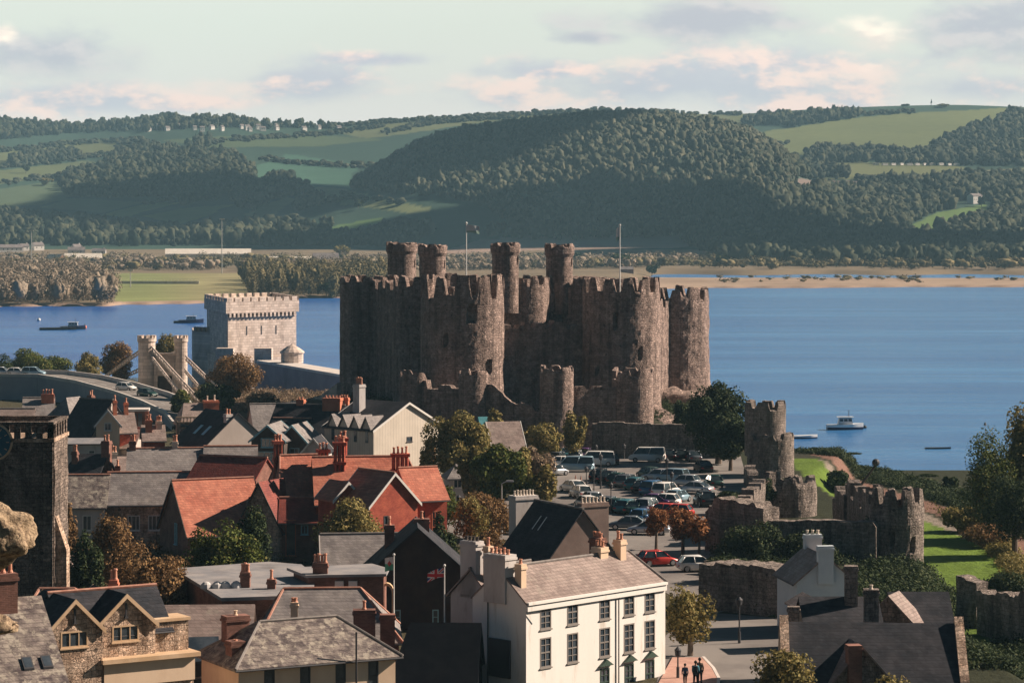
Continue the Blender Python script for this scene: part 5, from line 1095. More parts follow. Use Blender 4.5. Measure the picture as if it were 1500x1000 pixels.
TR = [
 # label, px, top, d, width px, zbase, material, cat, trunk
 ('big olive-yellow tree right of the boarded house', 672, 602, 322, 88, 8.2, LO, 'tree', .12),
 ('dark green bushy tree below the visitor centre', 735, 655, 300, 80, 7.5, LG, 'tree', .1),
 ('rounded bush beside the pale stone lodge', 705, 683, 305, 34, 7.5, LO, 'bush', 0),
 ('tall tan feathery shrub at the car park corner', 783, 657, 318, 52, 7.5, LT, 'bush', 0),
 ('olive tree at the foot of the middle barbican turret', 842, 603, 366, 34, 8.2, LO, 'tree', .15),
 ('ivy-clad bank of bushes left of the barbican turret foot', 795, 622, 364, 62, 8, LO, 'bush', 0),
 ('small yellow-green shrub above the visitor centre roof', 725, 604, 372, 30, 8.5, LO, 'bush', 0),
 ('low bright green hedge bush right of the red mansion', 652, 714, 285, 52, 7.5, LG, 'bush', 0),
 ('brown leafless-looking bush by the street lamp', 718, 722, 276, 82, 7.5, LB, 'bush', 0),
 ('orange-brown bush behind the townhouse chimneys', 716, 768, 240, 54, 7.5, LB, 'bush', 0),
 ('wild green shrub at the right edge of the brown bush', 770, 700, 300, 36, 7.5, LG, 'bush', 0),
 ('dark tree in the gap between red mansion and townhouse', 648, 752, 232, 44, 7.5, LD, 'tree', .15),
 ('tall pale brown garden tree in front of the mansion brick gables', 520, 729, 240, 98, 7.5, LO, 'tree', .1),
 ('dark shadowed tree below the orange roof', 372, 748, 226, 50, 7.5, LD, 'tree', .1),
 ('bright yellow-green tree in front of the orange roof', 330, 756, 218, 98, 7.5, LG, 'tree', .05),
 ('brown autumn tree left of the flat-roofed building', 215, 790, 205, 90, 7.5, LB, 'tree', .05),
 ('thin brown tree before the mossy cottage', 162, 745, 232, 58, 7.5, LB, 'tree', .1),
 ('dark evergreen in the shade right of the clock tower', 130, 775, 215, 50, 7.5, LD, 'tree', .1),
 ('shrub climbing the gable of the mossy cottage', 104, 735, 240, 22, 8, LB, 'bush', 0),
 ('great dark evergreen against the right foot of the castle', 1052, 560, 362, 92, 8, LD, 'tree', .08),
 ('dark evergreen shadow tree below the two-stage tower', 1070, 610, 352, 70, 8, LD, 'tree', .08),
 ('dark bush under the right castle tower', 1000, 588, 378, 30, 8, LD, 'bush', 0),
 ('olive tree touching the right end of the white townhouse', 1011, 848, 203, 66, 7.5, LO, 'tree', .03),
 ('yellow-green bush left of the inn at the bottom edge', 1143, 952, 176, 96, 7.0, LO, 'bush', 0),
 ('pale-tipped bush growing before the inn porch', 1300, 985, 160, 100, 6.5, LO, 'bush', 0),
 ('rust-red tree at the car park edge, nearer the townhouse', 961, 742, 268, 40, 7.5, LR, 'tree', .3),
 ('orange-tipped tree beside the ruin block corner', 1000, 738, 264, 46, 7.5, LR, 'tree', .3),
 ('slim rusty tree touching the sunlit wall corner', 1024, 757, 262, 28, 7.5, LR, 'tree', .3),
 ('large tree at the right edge rising over the water', 1506, 603, 300, 84, 5, LO, 'tree', .02),
 ('broad dark-green tree by the shore at the right edge', 1456, 638, 296, 84, 4.5, LG, 'tree', .0),
 ('lower dark tree mass under the right-edge trees', 1486, 690, 284, 90, 4.5, LD, 'tree', .05),
 ('russet bush on the bank right of the bright lawn', 1444, 764, 292, 62, 4.9, LB, 'bush', 0),
 ('olive-brown bush above the russet one on the bank', 1408, 738, 306, 56, 4.9, LO, 'bush', 0),
 ('small green shoreline bush left of the mast head', 1245, 664, 408, 30, 4.8, LD, 'bush', 0),
 ('low tawny shrub on the shore beyond the two-stage tower', 1192, 661, 415, 44, 4.8, LO, 'bush', 0),
 ('little round shoreline bush below the anchored dinghy', 1360, 695, 372, 22, 4.6, LD, 'bush', 0),
 ('squat shoreline bush left of the right-edge trees', 1393, 697, 355, 22, 4.6, LD, 'bush', 0),
 ('ivy clump hanging on the low ruined tower', 1120, 700, 297, 34, 8.5, LD, 'bush', 0),
 ('scrubby bush between the small lawn and the shore path', 1228, 688, 350, 40, 4.9, LD, 'bush', 0),
 ('weedy shrub at the foot of the big round tower', 1283, 828, 256, 34, 4.9, LT, 'bush', 0),
 ('dark ivy bush on the wall left of the big round tower', 1262, 755, 262, 26, 7, LD, 'bush', 0),
 ('tall dark bush at the lane edge in the shade of the ruin', 1090, 880, 236, 60, 7.0, LD, 'bush', 0),
 ('dark hedge behind the square mossy wall end', 1470, 835, 245, 80, 4.5, LD, 'bush', 0),
 ('spreading dark-green tree beyond the causeway at the left edge', 58, 506, 545, 82, 5.5, LG, 'tree', .05),
 ('small tawny tree beyond the causeway', 128, 517, 545, 38, 5.5, LO, 'tree', .05),
 ('golden-brown tree left of the suspension bridge gateway', 172, 503, 560, 50, 5.5, LB, 'tree', .05),
 ('low green bush at the left end of the causeway view', 8, 520, 540, 46, 5.5, LD, 'bush', 0),
 ('bushy tree framed behind the suspension bridge towers', 240, 487, 560, 34, 5.5, LO, 'tree', .05),
 ('dark ivy-covered tree between the gateway and the square bridge tower', 346, 519, 500, 70, 6.5, LB, 'tree', .03),
 ('dark evergreen bush right of the lattice chains', 318, 560, 470, 62, 6.8, LD, 'bush', 0),
 ('clipped bright green hedge behind the far chimneys', 268, 571, 440, 34, 8, LG, 'bush', 0),
 ('second clipped green hedge right of the first', 318, 570, 436, 52, 8, LG, 'bush', 0),
 ('scrubby brown bush on the rock before the iron tube', 385, 575, 452, 46, 7, LT, 'bush', 0),
 ('added dark ivy-choked tree standing for shade left of the pale cottage, nearest it', 1146, 818, 238, 66, 7, LD, 'tree', .02),  # four dark trees added in place of deep shade below the ruin
 ('added dark ivy-choked tree standing for shade before the ruin block, middle of three', 1104, 822, 240, 74, 7, LD, 'tree', .02),
 ('added dark ivy-choked tree standing for shade before the ruin block, nearest the townhouse', 1062, 812, 244, 66, 7, LD, 'tree', .02),
 ('added low dark tree standing for shade below the ivy-choked ones', 1120, 872, 226, 80, 7, LD, 'tree', .02),
 ('dark ivy heap added to darken the ruin block face left of its middle', 1100, 762, 258, 90, 7, LD, 'bush', 0),  # two leaf heaps added to make the wall faces read as shaded
 ('dark ivy heap added to darken the long wall behind the pale cottage', 1176, 778, 257, 90, 6, LD, 'bush', 0),
 ('golden-green shrub between the big olive tree and the lodge', 694, 652, 306, 52, 7.5, LO, 'bush', 0),
 ('golden shrub on the bank behind the dark green bushy tree', 760, 648, 316, 46, 7.5, LO, 'bush', 0),
 ('golden-green shrub at the left edge of the car park', 796, 684, 300, 36, 7.5, LO, 'bush', 0),
 ('round olive shrub between the street cars and the lodge', 690, 728, 270, 44, 7.5, LO, 'bush', 0),
 ('tawny shrub beside the slipway wall right of the car row', 1072, 716, 300, 40, 7.5, LD, 'bush', 0),
 ('golden autumn tree between the flat roof and the bright green tree', 262, 800, 208, 56, 7.5, LB, 'tree', .04),
 ('climbing shrub drooping over the boarded gable foot', 627, 646, 327, 26, 7.5, LB, 'bush', 0),
]
for i, (lab, px, pt, d, wp, zb, mt, cat, tk) in enumerate(TR):
    g_ = gz(X(px, d), d); zb2 = g_ if (cat == 'tree' or g_ > zb-1.5) and not ('ivy' in lab or 'hanging' in lab) else zb
    tree({'tree': 'tree', 'bush': 'bush'}[cat], lab, px, pt, d, wp, zb2, mt, cat, None, n_l=3000 if d < 400 else 2200, size=.088 if d < 300 else .13, seed=i*3+1, trunk=tk, nl=24+i % 5)

# ---------------- cars ----------------
def paint(name, c, metal=.2): return mat('paint_'+name, c, None, 1, .3, spec=.5, metal=metal)
PAINT = {'silver': paint('silver', (.50, .53, .55), .5), 'white': paint('white', (.80, .79, .75), 0), 'dark green': paint('dark_green', (.02, .06, .05)), 'teal': paint('teal', (.04, .16, .19)), 'blue': paint('blue', (.03, .12, .26)), 'black': paint('black', (.012, .014, .018)), 'red': paint('red', (.50, .035, .025)), 'purple': paint('purple', (.10, .04, .14)), 'grey': paint('grey', (.13, .15, .17), .4), 'pale blue': paint('pale_blue', (.28, .42, .50), .3)}
TYRE = mat('tyre', (.015, .015, .016), None, 1, .9); RIM = mat('rim', (.45, .45, .46), None, 1, .35, metal=.7); LAMP = mat('lamp_lens', (.75, .75, .72), None, 1, .15); TAIL = mat('tail_lens', (.45, .02, .02), None, 1, .2); CGL = mat('car_glass', (.02, .03, .035), (.04, .055, .06), 1, .06, spec=.8)
BT = {}
def loft(st, sec):
    """st: list of x stations; sec(i)->ring of (y,z)"""
    V = []; F = []; rings = [sec(i) for i in range(len(st))]; k = len(rings[0])
    for x, rg_ in zip(st, rings): V += [(x, y, z) for y, z in rg_]
    for i in range(len(st)-1):
        for j in range(k): F.append((i*k+j, (i+1)*k+j, (i+1)*k+(j+1) % k, i*k+(j+1) % k))
    F.append(tuple(range(k))); F.append(tuple(range(len(V)-1, len(V)-k-1, -1))); return V, F
def car_meshes(kind):
    if kind in BT: return BT[kind]
    L, Wd, cab, hb, hr = {'hatch': (3.9, 1.72, (-1.75, -1.35, .35, 1.0), .88, 1.46), 'saloon': (4.5, 1.78, (-1.65, -.85, .5, 1.2), .88, 1.42), 'van': (4.9, 1.9, (-2.35, -2.2, 1.2, 1.85), 1.1, 1.95), 'estate': (4.6, 1.8, (-2.1, -1.75, .45, 1.15), .92, 1.5), 'suv': (4.5, 1.88, (-2.05, -1.8, .5, 1.15), 1.02, 1.72)}[kind]
    h = L/2; w = Wd/2
    st = [-h, -h+.12, -h+.5, cab[0]+.1, 0, cab[3], h-.55, h-.15, h]; tp = [hb-.22, hb-.04, hb-.01, hb, hb, hb, hb-.14, hb-.26, hb-.38]; wd = [w-.16, w-.05, w-.01, w, w, w, w-.03, w-.1, w-.26]; lo = [.38, .28, .24, .22, .22, .22, .24, .28, .36]
    bv, bf = loft(st, lambda i: [(-wd[i]+.06, lo[i]), (wd[i]-.06, lo[i]), (wd[i], lo[i]+.16), (wd[i], tp[i]-.14), (wd[i]-.1, tp[i]), (-wd[i]+.1, tp[i]), (-wd[i], tp[i]-.14), (-wd[i], lo[i]+.16)])
    body = MB(); body.add(bv, bf)
    a0_, a1_, b1_, b0_ = cab; iw = w-.24
    body.add([(a1_, -iw, hr-.06), (b1_, -iw, hr-.06), (b1_, iw, hr-.06), (a1_, iw, hr-.06), (a1_+.1, -iw+.1, hr), (b1_-.12, -iw+.1, hr), (b1_-.12, iw-.1, hr), (a1_+.1, iw-.1, hr)], [(0, 3, 2, 1), (4, 5, 6, 7), (0, 1, 5, 4), (1, 2, 6, 5), (2, 3, 7, 6), (3, 0, 4, 7)])
    for s in (-1, 1):           # pillars
        for (xa, xb) in ((a0_, a1_), (b0_, b1_), ((a0_+b0_)/2-.05, (a1_+b1_)/2)): body.tube((xa, s*(w-.09), hb-.02), (xb, s*iw, hr-.04), .045, n=4)
    gl = MB().add([(a0_+.04, -w+.1, hb-.02), (b0_-.04, -w+.1, hb-.02), (b0_-.04, w-.1, hb-.02), (a0_+.04, w-.1, hb-.02), (a1_+.03, -iw+.0, hr-.05), (b1_-.03, -iw+.0, hr-.05), (b1_-.03, iw, hr-.05), (a1_+.03, iw, hr-.05)], [(0, 3, 2, 1), (4, 5, 6, 7), (0, 1, 5, 4), (1, 2, 6, 5), (2, 3, 7, 6), (3, 0, 4, 7)])
    ty = MB(); ty.tube((0, -.1, 0), (0, .1, 0), .32, n=16); ri = MB(); ri.tube((0, -.115, 0), (0, .115, 0), .2, n=12)
    hl = MB().box(-.06, .06, -.17, .17, -.08, .08, .02, .02)
    BT[kind] = (body.mesh('body', True), gl.mesh('window'), ty.mesh('tyre', True), ri.mesh('rim'), hl.mesh('headlight'), h, w, hb); 
    return BT[kind]
def car(kind, colour, label, px, py, ang, z=7.54, group='cars in the castle car park', small=False, loc=None):
    bm, gm, tm_, rm, hm, h, w, hb = car_meshes(kind)
    p = loc or W(px, py, z); t = thing('parked_car' if 'car park' in (group or '') else 'car', label, 'van' if kind == 'van' else 'car', p, R(ang), group)
    b = place('body', bm, t, PAINT[colour]); place('window', gm, t, CGL)
    for sx in (-.62, .62):
        for sy in (-1, 1):
            wt = place('tyre', tm_, t, TYRE, (sx*h, sy*(w-.09), .32)); place('rim', rm, wt, RIM)
    for sy in (-1, 1):
        place('headlight', hm, t, LAMP, (h-.12, sy*(w-.36), hb-.36)); place('tail_light', hm, t, TAIL, (-h+.05, sy*(w-.3), hb-.26))
    return t
CARS = [
 ('van', 'white', 'white van at the far edge of the car park against the dark wall', 948, 676, 172),
 ('estate', 'black', 'black car right of the white van by the dark wall', 978, 673, 95), ('hatch', 'black', 'dark hatchback second from the white van by the wall', 996, 673, 95), ('saloon', 'grey', 'grey saloon farthest right of the row by the dark wall', 1016, 675, 95),
 ('hatch', 'dark green', 'dark green hatchback at the far left of the back row', 803, 674, 80), ('saloon', 'teal', 'teal car in the back row left of the purple one', 832, 671, 78), ('hatch', 'purple', 'purple car at the back of the car park', 857, 671, 80), ('estate', 'grey', 'grey estate in the back row nearest the tan shrub', 817, 677, 76),
 ('hatch', 'white', 'white hatchback below the grey estate on the left', 818, 684, 170), ('van', 'pale blue', 'long blue-green van parked sideways in the second row', 843, 690, 176), ('van', 'white', 'long white van right of the blue-green one', 874, 682, 178), ('hatch', 'silver', 'silver hatchback under the tan shrub', 812, 696, 40),
 ('hatch', 'black', 'first dark car at the left end of the long middle row', 880, 703, 62), ('saloon', 'black', 'black saloon second from the left in the middle row', 893, 706, 62), ('hatch', 'dark green', 'dark green hatchback third from the left in the middle row', 906, 709, 62), ('estate', 'grey', 'grey estate fourth from the left in the middle row', 919, 712, 62),
 ('hatch', 'teal', 'dark teal hatchback fifth from the left in the middle row', 932, 716, 62), ('saloon', 'black', 'black saloon sixth from the left in the middle row', 944, 720, 62), ('suv', 'blue', 'dark blue tall car next to the white one ending the middle row', 957, 724, 62), ('suv', 'white', 'white tall car at the right end of the middle row', 976, 727, 58),
 ('estate', 'silver', 'silver estate behind the middle row on its right', 966, 704, 150), ('suv', 'pale blue', 'pale blue tall car at the right of the row behind', 984, 706, 150), ('hatch', 'dark green', 'dark green car behind the middle row left of the silver estate', 950, 700, 120), ('hatch', 'silver', 'silver hatchback in shade at the right of the car park', 1003, 712, 150),
 ('hatch', 'white', 'white hatchback beside the pale row of chimney pots', 850, 728, 110), ('saloon', 'white', 'white saloon partly behind the pale chimney pots', 840, 720, 120), ('hatch', 'silver', 'silver hatchback just right of the pale chimney pots', 866, 738, 110),
 ('hatch', 'dark green', 'dark green hatchback leftmost of the near row', 905, 748, 66), ('estate', 'teal', 'teal estate second in the near row', 919, 750, 66), ('saloon', 'dark green', 'dark green saloon third in the near row', 933, 752, 66), ('suv', 'silver', 'silver tall car in the near row left of the red one', 949, 751, 66), ('hatch', 'red', 'bright red hatchback in the near row above the rust trees', 968, 756, 160), ('hatch', 'red', 'second red car half hidden at the right of the near row', 990, 757, 160), ('saloon', 'purple', 'plum saloon behind the bright red car', 955, 741, 160), ('hatch', 'white', 'white hatchback behind the two red cars', 972, 741, 160),
 ('saloon', 'grey', 'long grey car alone below the near row', 922, 775, 172), ('saloon', 'silver', 'silver saloon under the rust-red tree', 950, 782, 172), ('hatch', 'red', 'red hatchback beside the townhouse roof corner', 963, 828, 20), ('hatch', 'white', 'white hatchback in the shade below the slim rusty tree', 1022, 836, 10),
 ('hatch', 'pale blue', 'pale blue car in the street left of the dark gabled house', 779, 756, 60), ('estate', 'silver', 'silver estate in the street beside the pale blue car', 795, 757, 60), ('saloon', 'black', 'black saloon below the brown bush by the street lamp', 745, 781, 165), ('hatch', 'grey', 'grey hatchback below the brown bush, right of the black saloon', 766, 777, 165), ('hatch', 'white', 'white hatchback beside the right end of the mansion', 641, 758, 70),
 ('hatch', 'blue', 'dark blue hatchback squeezed between the near row and the long grey car', 940, 764, 66), ('hatch', 'grey', 'grey hatchback at the left end of the near row by the brown stack', 892, 745, 66), ('saloon', 'silver', 'silver saloon at the right of the row behind, partly in shade', 1018, 722, 150), ('hatch', 'pale blue', 'pale blue hatchback just below the right end of the middle row', 993, 735, 58),
 ('hatch', 'teal', 'teal hatchback under the tan shrub at the left of the car park', 800, 690, 60), ('estate', 'black', 'black estate parked close behind the long white van', 893, 679, 100), ('hatch', 'silver', 'silver hatchback in the back row beside the purple car', 843, 674, 80), ('saloon', 'black', 'black saloon in the shade below the blue-windowed kiosk', 1030, 690, 100), ('hatch', 'dark green', 'dark green hatchback at the shaded right edge of the car park', 1045, 712, 100), ('hatch', 'white', 'white hatchback nearest the pale row of chimney pots', 858, 744, 110), ('suv', 'black', 'black tall car at the shaded right edge, nearer the ruin block', 1032, 740, 100),
]
for k_, c_, lab, px, py, an in CARS: car(k_, c_, lab, px, py, an)
for k_, c_, lab, px, py, an, z in (('hatch', 'silver', 'silver car at the left edge of the causeway', 3, 548.5, -4, 10.45), ('hatch', 'white', 'white car second from the left on the causeway', 25, 549.5, -4, 10.43), ('suv', 'pale blue', 'pale blue tall car third from the left on the causeway', 49, 550.5, -5, 10.41), ('hatch', 'white', 'white hatchback on the causeway bend nearer the bridge gateway', 185, 572, -32, 9.86), ('hatch', 'dark green', 'dark green hatchback leading down the causeway bend', 216, 581, -38, 9.62)):
    car(k_, c_, lab, px, py, an, z, 'cars driving on the causeway')

# ---------------- street furniture ----------------
def lamp_post(label, px, py, z, top, arm=0, group='street lamps', ball=False):
    p = W(px, py, z); h = Z(top, p.y)-z; t = thing('street_lamp', label, 'street lamp', p, 0, group)
    MB().tube((0, 0, 0), (0, 0, h), .07, .05).tube((0, 0, 0), (0, 0, .9), .11, n=8).build('post', METAL if arm else TRIMD, t)
    if arm: MB().tube((0, 0, h), (arm, 0, h+.25), .045).build('arm', METAL, t); MB().box(arm-.1, arm+.75, -.14, .14, h+.18, h+.34, .08, .03).build('lamp_head', METAL, t)
    else: MB().lathe([(.08, h), (.2, h+.15), (.24, h+.5), (.27, h+.52), (.05, h+.75)], 10).build('lamp_head', TRIMD, t)
lamp_post('tall pale street lamp with a curved arm over the brown bush', 735, 784, 7.5, 708, .5)
for lab, px, py, tp in (('black lamp post among the cars at the upper left of the car park', 880, 716, 674), ('black lamp post left of the middle car row', 859, 715, 692), ('black lamp post in front of the middle car row', 870, 732, 695), ('black lamp post at the right side of the car park by the silver estate', 977, 712, 680), ('black lamp post rising beside the white tall car', 984, 735, 700), ('short black lamp post at the far wall of the car park', 914, 672, 658), ('short black lamp post farther left at the far wall', 873, 672, 659), ('black lamp post beside the street left of the orange-brown bush', 672, 774, 735), ('black lamp post behind the wide brown chimney stack', 895, 752, 716)):
    lamp_post(lab, px, py, 7.5, tp)
lamp_post('dark lamp post on the lane in the shade of the ruin', 1083, 942, 7.5, 888)
lamp_post('slender pole at the corner of the white townhouse', 993, 995, 7.5, 962)
for i, (px, py) in enumerate(((843, 704), (851, 705), (866, 704))):
    p = W(px, py, 7.54); tag(MB().lathe([(.22, 0), (.22, .05), (.13, .06), (.03, .75), (.02, .75)], 10).build('traffic_cone', RIDGE_R, loc=p), ['small traffic cone leftmost of three beside the middle car row', 'middle one of three small traffic cones in the car park', 'traffic cone nearest the parked cars of the three'][i], 'traffic cone', 'traffic cones in the car park')
# banner / windows in the shaded building right of the car park
t = thing('blue_lit_kiosk', 'small dark kiosk with two blue windows in the shade under the great evergreen', 'kiosk', W(1024, 670, 7.5))
MB().box(-1.6, 1.6, 0, 2, 0, 2.4).build('wall', TIMBER, t); MB().box(-1.8, 1.8, -.2, 2.2, 2.4, 2.55).build('roof', SLATE_D, t)
for x in (-.75, .65): MB().box(x-.45, x+.45, -.05, .02, .9, 2.1).build('window', mat('window_blue', (.04, .22, .42), (.08, .32, .5), 2, .3), t)

# ---------------- people ----------------
def skin_obj(name, pts, edges, rad, mt, parent, sub=1):
    me = bpy.data.meshes.new(name); me.from_pydata(pts, edges, []); me.update(); o = bpy.data.objects.new(name, me); COL.objects.link(o); o.parent = parent
    md = o.modifiers.new('skin', 'SKIN'); md.use_smooth_shade = True
    for i, r_ in enumerate(rad): me.skin_vertices[0].data[i].radius = (r_, r_)
    me.skin_vertices[0].data[0].use_root = True
    if sub: s_ = o.modifiers.new('sub', 'SUBSURF'); s_.levels = sub; s_.render_levels = sub
    me.materials.append(mt); return o
SKINM = mat('skin', (.52, .30, .21), (.58, .35, .25), 3, .6); HAIR = mat('hair_dark', (.03, .02, .015), None, 1, .7)
def person(label, loc, rot, h, top, bot, hair=HAIR, stride=.25, bag=None):
    t = thing('person', label, 'person', loc, R(rot), 'people walking on the brick pavement'); s = h/1.75
    # x forward, y left
    J = [(0, 0, .95), (0, 0, 1.12), (0, 0, 1.32), (0, 0, 1.47), (.01, 0, 1.55), (.02, 0, 1.66), (.01, 0, 1.73)]; E = [(i, i+1) for i in range(6)]; Rr = [.135, .115, .14, .055, .065, .098, .06]
    def ch(start, pts, rads):
        k = start
        for p, r_ in zip(pts, rads): J.append(p); Rr.append(r_); E.append((k, len(J)-1)); k = len(J)-1
        return k
    for sy, ph in ((-1, 1), (1, -1)):
        ch(0, [(0, sy*.09, .88), (ph*stride*.5+.04, sy*.1, .49), (ph*stride-.02, sy*.1, .09), (ph*stride+.1, sy*.11, .035)], (.09, .06, .042, .035))
        wr_ = ch(2, [(0, sy*.18, 1.39), (-ph*.1, sy*.22, 1.11), (-ph*.12+.12, sy*.21, .87)], (.055, .042, .03))
        base = Vector(J[wr_]); pl = base+Vector((.02, 0, -.07)); J.append(tuple(pl)); Rr.append(.03); E.append((wr_, len(J)-1)); k0 = len(J)-1
        for f in range(4):
            L_ = (.07, .08, .075, .06)[f]; o_ = Vector(((f-1.5)*.02, 0, 0)); a_ = pl+o_+Vector((0, 0, -.03)); ch(k0, [tuple(a_), tuple(a_+Vector((.0, -sy*.01, -L_*.5))), tuple(a_+Vector((.005, -sy*.025, -L_)))], (.009, .008, .007))
        ch(k0, [tuple(pl+Vector((.04, 0, -.01))), tuple(pl+Vector((.055, -sy*.01, -.05)))], (.01, .009))
    skin_obj('body', [tuple(Vector(p)*s) for p in J], E, [r_*s for r_ in Rr], SKINM, t)
    # jacket and trousers follow the body, a little larger
    jk = [(0, 0, .86), (0, 0, 1.12), (0, 0, 1.34), (0, 0, 1.44)]; je = [(0, 1), (1, 2), (2, 3)]; jr = [.175, .155, .17, .075]
    for sy, ph in ((-1, 1), (1, -1)):
        b = len(jk); jk += [(0, sy*.18, 1.39), (-ph*.1, sy*.225, 1.11), (-ph*.12+.11, sy*.215, .90)]; je += [(2, b), (b, b+1), (b+1, b+2)]; jr += [.075, .06, .048]
    skin_obj('jacket', [tuple(Vector(p)*s) for p in jk], je, [r_*s for r_ in jr], top, t)
    tk = [(0, 0, .92)]; te = []; tr_ = [.15]
    for sy, ph in ((-1, 1), (1, -1)):
        b = len(tk); tk += [(0, sy*.09, .86), (ph*stride*.5+.04, sy*.1, .49), (ph*stride-.02, sy*.1, .1)]; te += [(0, b), (b, b+1), (b+1, b+2)]; tr_ += [.105, .075, .058]
        MB().box((ph*stride-.07)*s, (ph*stride+.2)*s, (sy*.105-.045)*s, (sy*.105+.045)*s, 0, .085*s, .02, .01).build('shoe', TRIMD, t)
    skin_obj('trousers', [tuple(Vector(p)*s) for p in tk], te, [r_*s for r_ in tr_], bot, t)
    MB().sphere((-.005*s, 0, 1.675*s), .112*s, 12, 8, 1.05).build('hair', hair, t, sm=True)
    for sy in (-1, 1): MB().sphere((.115*s, sy*.035*s, 1.665*s), .012*s, 6, 4).build('eye', TRIMD, t)
    MB().tube((.105*s, 0, 1.66*s), (.135*s, 0, 1.63*s), .008*s, .014*s, n=6).build('nose', SKINM, t); MB().box(.1*s, .118*s, -.025*s, .025*s, 1.595*s, 1.605*s).build('mouth', mat('lips', (.4, .15, .12)), t)
    for sy in (-1, 1): MB().sphere((.0, sy*.1*s, 1.65*s), .022*s, 6, 4).build('ear', SKINM, t)
    if bag: MB().box(-.32*s, -.16*s, -.15*s, .15*s, 1.0*s, 1.42*s, .03, .03).build('backpack', bag, t)
CL = lambda n_, c: mat('cloth_'+n_, c, None, 1, .9)
def gp(px, py): p = W(px, py, 7.67); return p
person('person in dark clothes walking alone on the left of the brick pavement', gp(1003.5, 1003), 95, 1.5, CL('navy', (.10, .13, .20)), CL('black', (.05, .05, .065)), stride=.18)
person('tall person in a blue-grey coat on the brick pavement, second from left', gp(1019, 1005), 80, 1.78, CL('teal', (.10, .32, .40)), CL('black', (.05, .05, .065)), bag=CL('dark', (.03, .03, .035)))
person('person in a dark brown coat close beside the one in blue-grey', gp(1025, 1002), 85, 1.85, CL('brown', (.26, .17, .13)), CL('grey', (.06, .06, .07)), stride=-.22)

# ---------------- boats ----------------
HULLW = mat('hull_white', (.80, .80, .78), None, 1, .4); HULLB = mat('hull_navy', (.015, .03, .09), None, 1, .4); HULLK = mat('hull_black', (.012, .015, .02), None, 1, .5)
def hull(L, w, f, mt_low, mt_up, t):
    st = [i/10 for i in range(11)]; wd = [.78, .9, .97, 1, 1, .98, .92, .8, .58, .3, .03]
    def band(z0a, z1a, k0, k1):
        V, F = loft([(-L/2+L*s) for s in st], lambda i: [(-w*wd[i]*k0, z0a), (w*wd[i]*k0, z0a), (w*wd[i]*k1, z1a+f*.35*(st[i]**2)), (-w*wd[i]*k1, z1a+f*.35*(st[i]**2))]); m_ = MB(); m_.add(V, F); return m_
    band(-.3, f*.55, .7, .95).build('hull', mt_low, t); band(f*.55-.02, f, .95, 1.04).build('gunwale', mt_up, t)
def boat(label, px, py, rot, L, w, f, low, up, cabin=True, group='boats moored on the estuary'):
    t = thing('boat', label, 'boat', W(px, py, 0), R(rot), group); hull(L, w, f, low, up, t)
    if cabin:
        c_ = MB().box(-L*.2, L*.2, -w*.62, w*.62, f*.9, f*.9+1.5, .25, .12).build('cabin', HULLW, t)
        for x in (-.12, 0, .12): MB().box(x*L-L*.045, x*L+L*.045, -w*.62-.005, w*.62+.005, f*.9+.75, f*.9+1.2, .0, .0).build('cabin_window', GLASS, t)
        MB().tube((L*.1, 0, f*.9+1.5), (L*.1, 0, f*.9+2.9), .06).build('mast', TRIMD, t); MB().box(-L*.22, L*.22, -w*.66, w*.66, f*.9+1.5, f*.9+1.6).build('cabin_roof', HULLW, t)
    else:
        for x in (-.2, .12): MB().box(L*x-.15, L*x+.15, -w*.85, w*.85, f*.8, f*.87).build('thwart', HULLW, t)
boat('white cabin boat with a navy hull moored on the open water right of the castle', 1238, 629, 4, 7.0, 1.15, .95, HULLB, HULLW)
boat('small open boat with a white gunwale beside the two-stage tower', 1180, 642, 6, 4.4, .85, .55, HULLB, HULLW, False)
boat('dark working boat with a white wheelhouse on the water at the far left', 107, 482, 6, 9, 1.8, 1.1, HULLK, HULLB)
boat('long dark barge lashed behind the working boat on the far left water', 85, 483, 4, 13, 2.2, .8, HULLK, HULLK, False)
boat('blue-hulled boat with a white cabin left of the square bridge tower', 280, 473, 8, 9.5, 1.9, 1.2, HULLB, HULLB)
boat('tiny dark tender left of the blue-hulled boat', 262, 473, 10, 4, 1, .8, HULLK, HULLK, False)
boat('low dark skiff lying far out near the right-edge trees', 1374, 657, 0, 4.5, .55, .22, HULLK, HULLK, False)
def buoy(label, px, py, r_, mt, z=0): t = thing('buoy', label, 'buoy', W(px, py, 0), 0, 'mooring buoys'); MB().sphere((0, 0, r_*.6), r_, 10, 8).build('float', mt, t); MB().tube((0, 0, r_*1.4), (0, 0, r_*2.2), r_*.12).build('staff', TRIMD, t)
buoy('small dark buoy off the bow of the white cabin boat', 1267, 627, .35, HULLK); buoy('orange buoy beside the dark working boat on the left', 124, 481, .8, mat('buoy_orange', (.7, .2, .1), None, 1, .5)); buoy('white buoy on the far left water', 57, 470, .7, HULLW)
t = thing('navigation_beacon', 'thin pole with a dark topmark standing in the water left of the right-edge trees', 'beacon', W(1443, 650, 0)); h_ = Z(622, t.location.y); MB().tube((0, 0, -1), (0, 0, h_), .06).build('pole', METAL, t); MB().lathe([(.02, h_-.1), (.32, h_-.05), (.05, h_+.5)], 8).build('topmark', TRIMD, t)

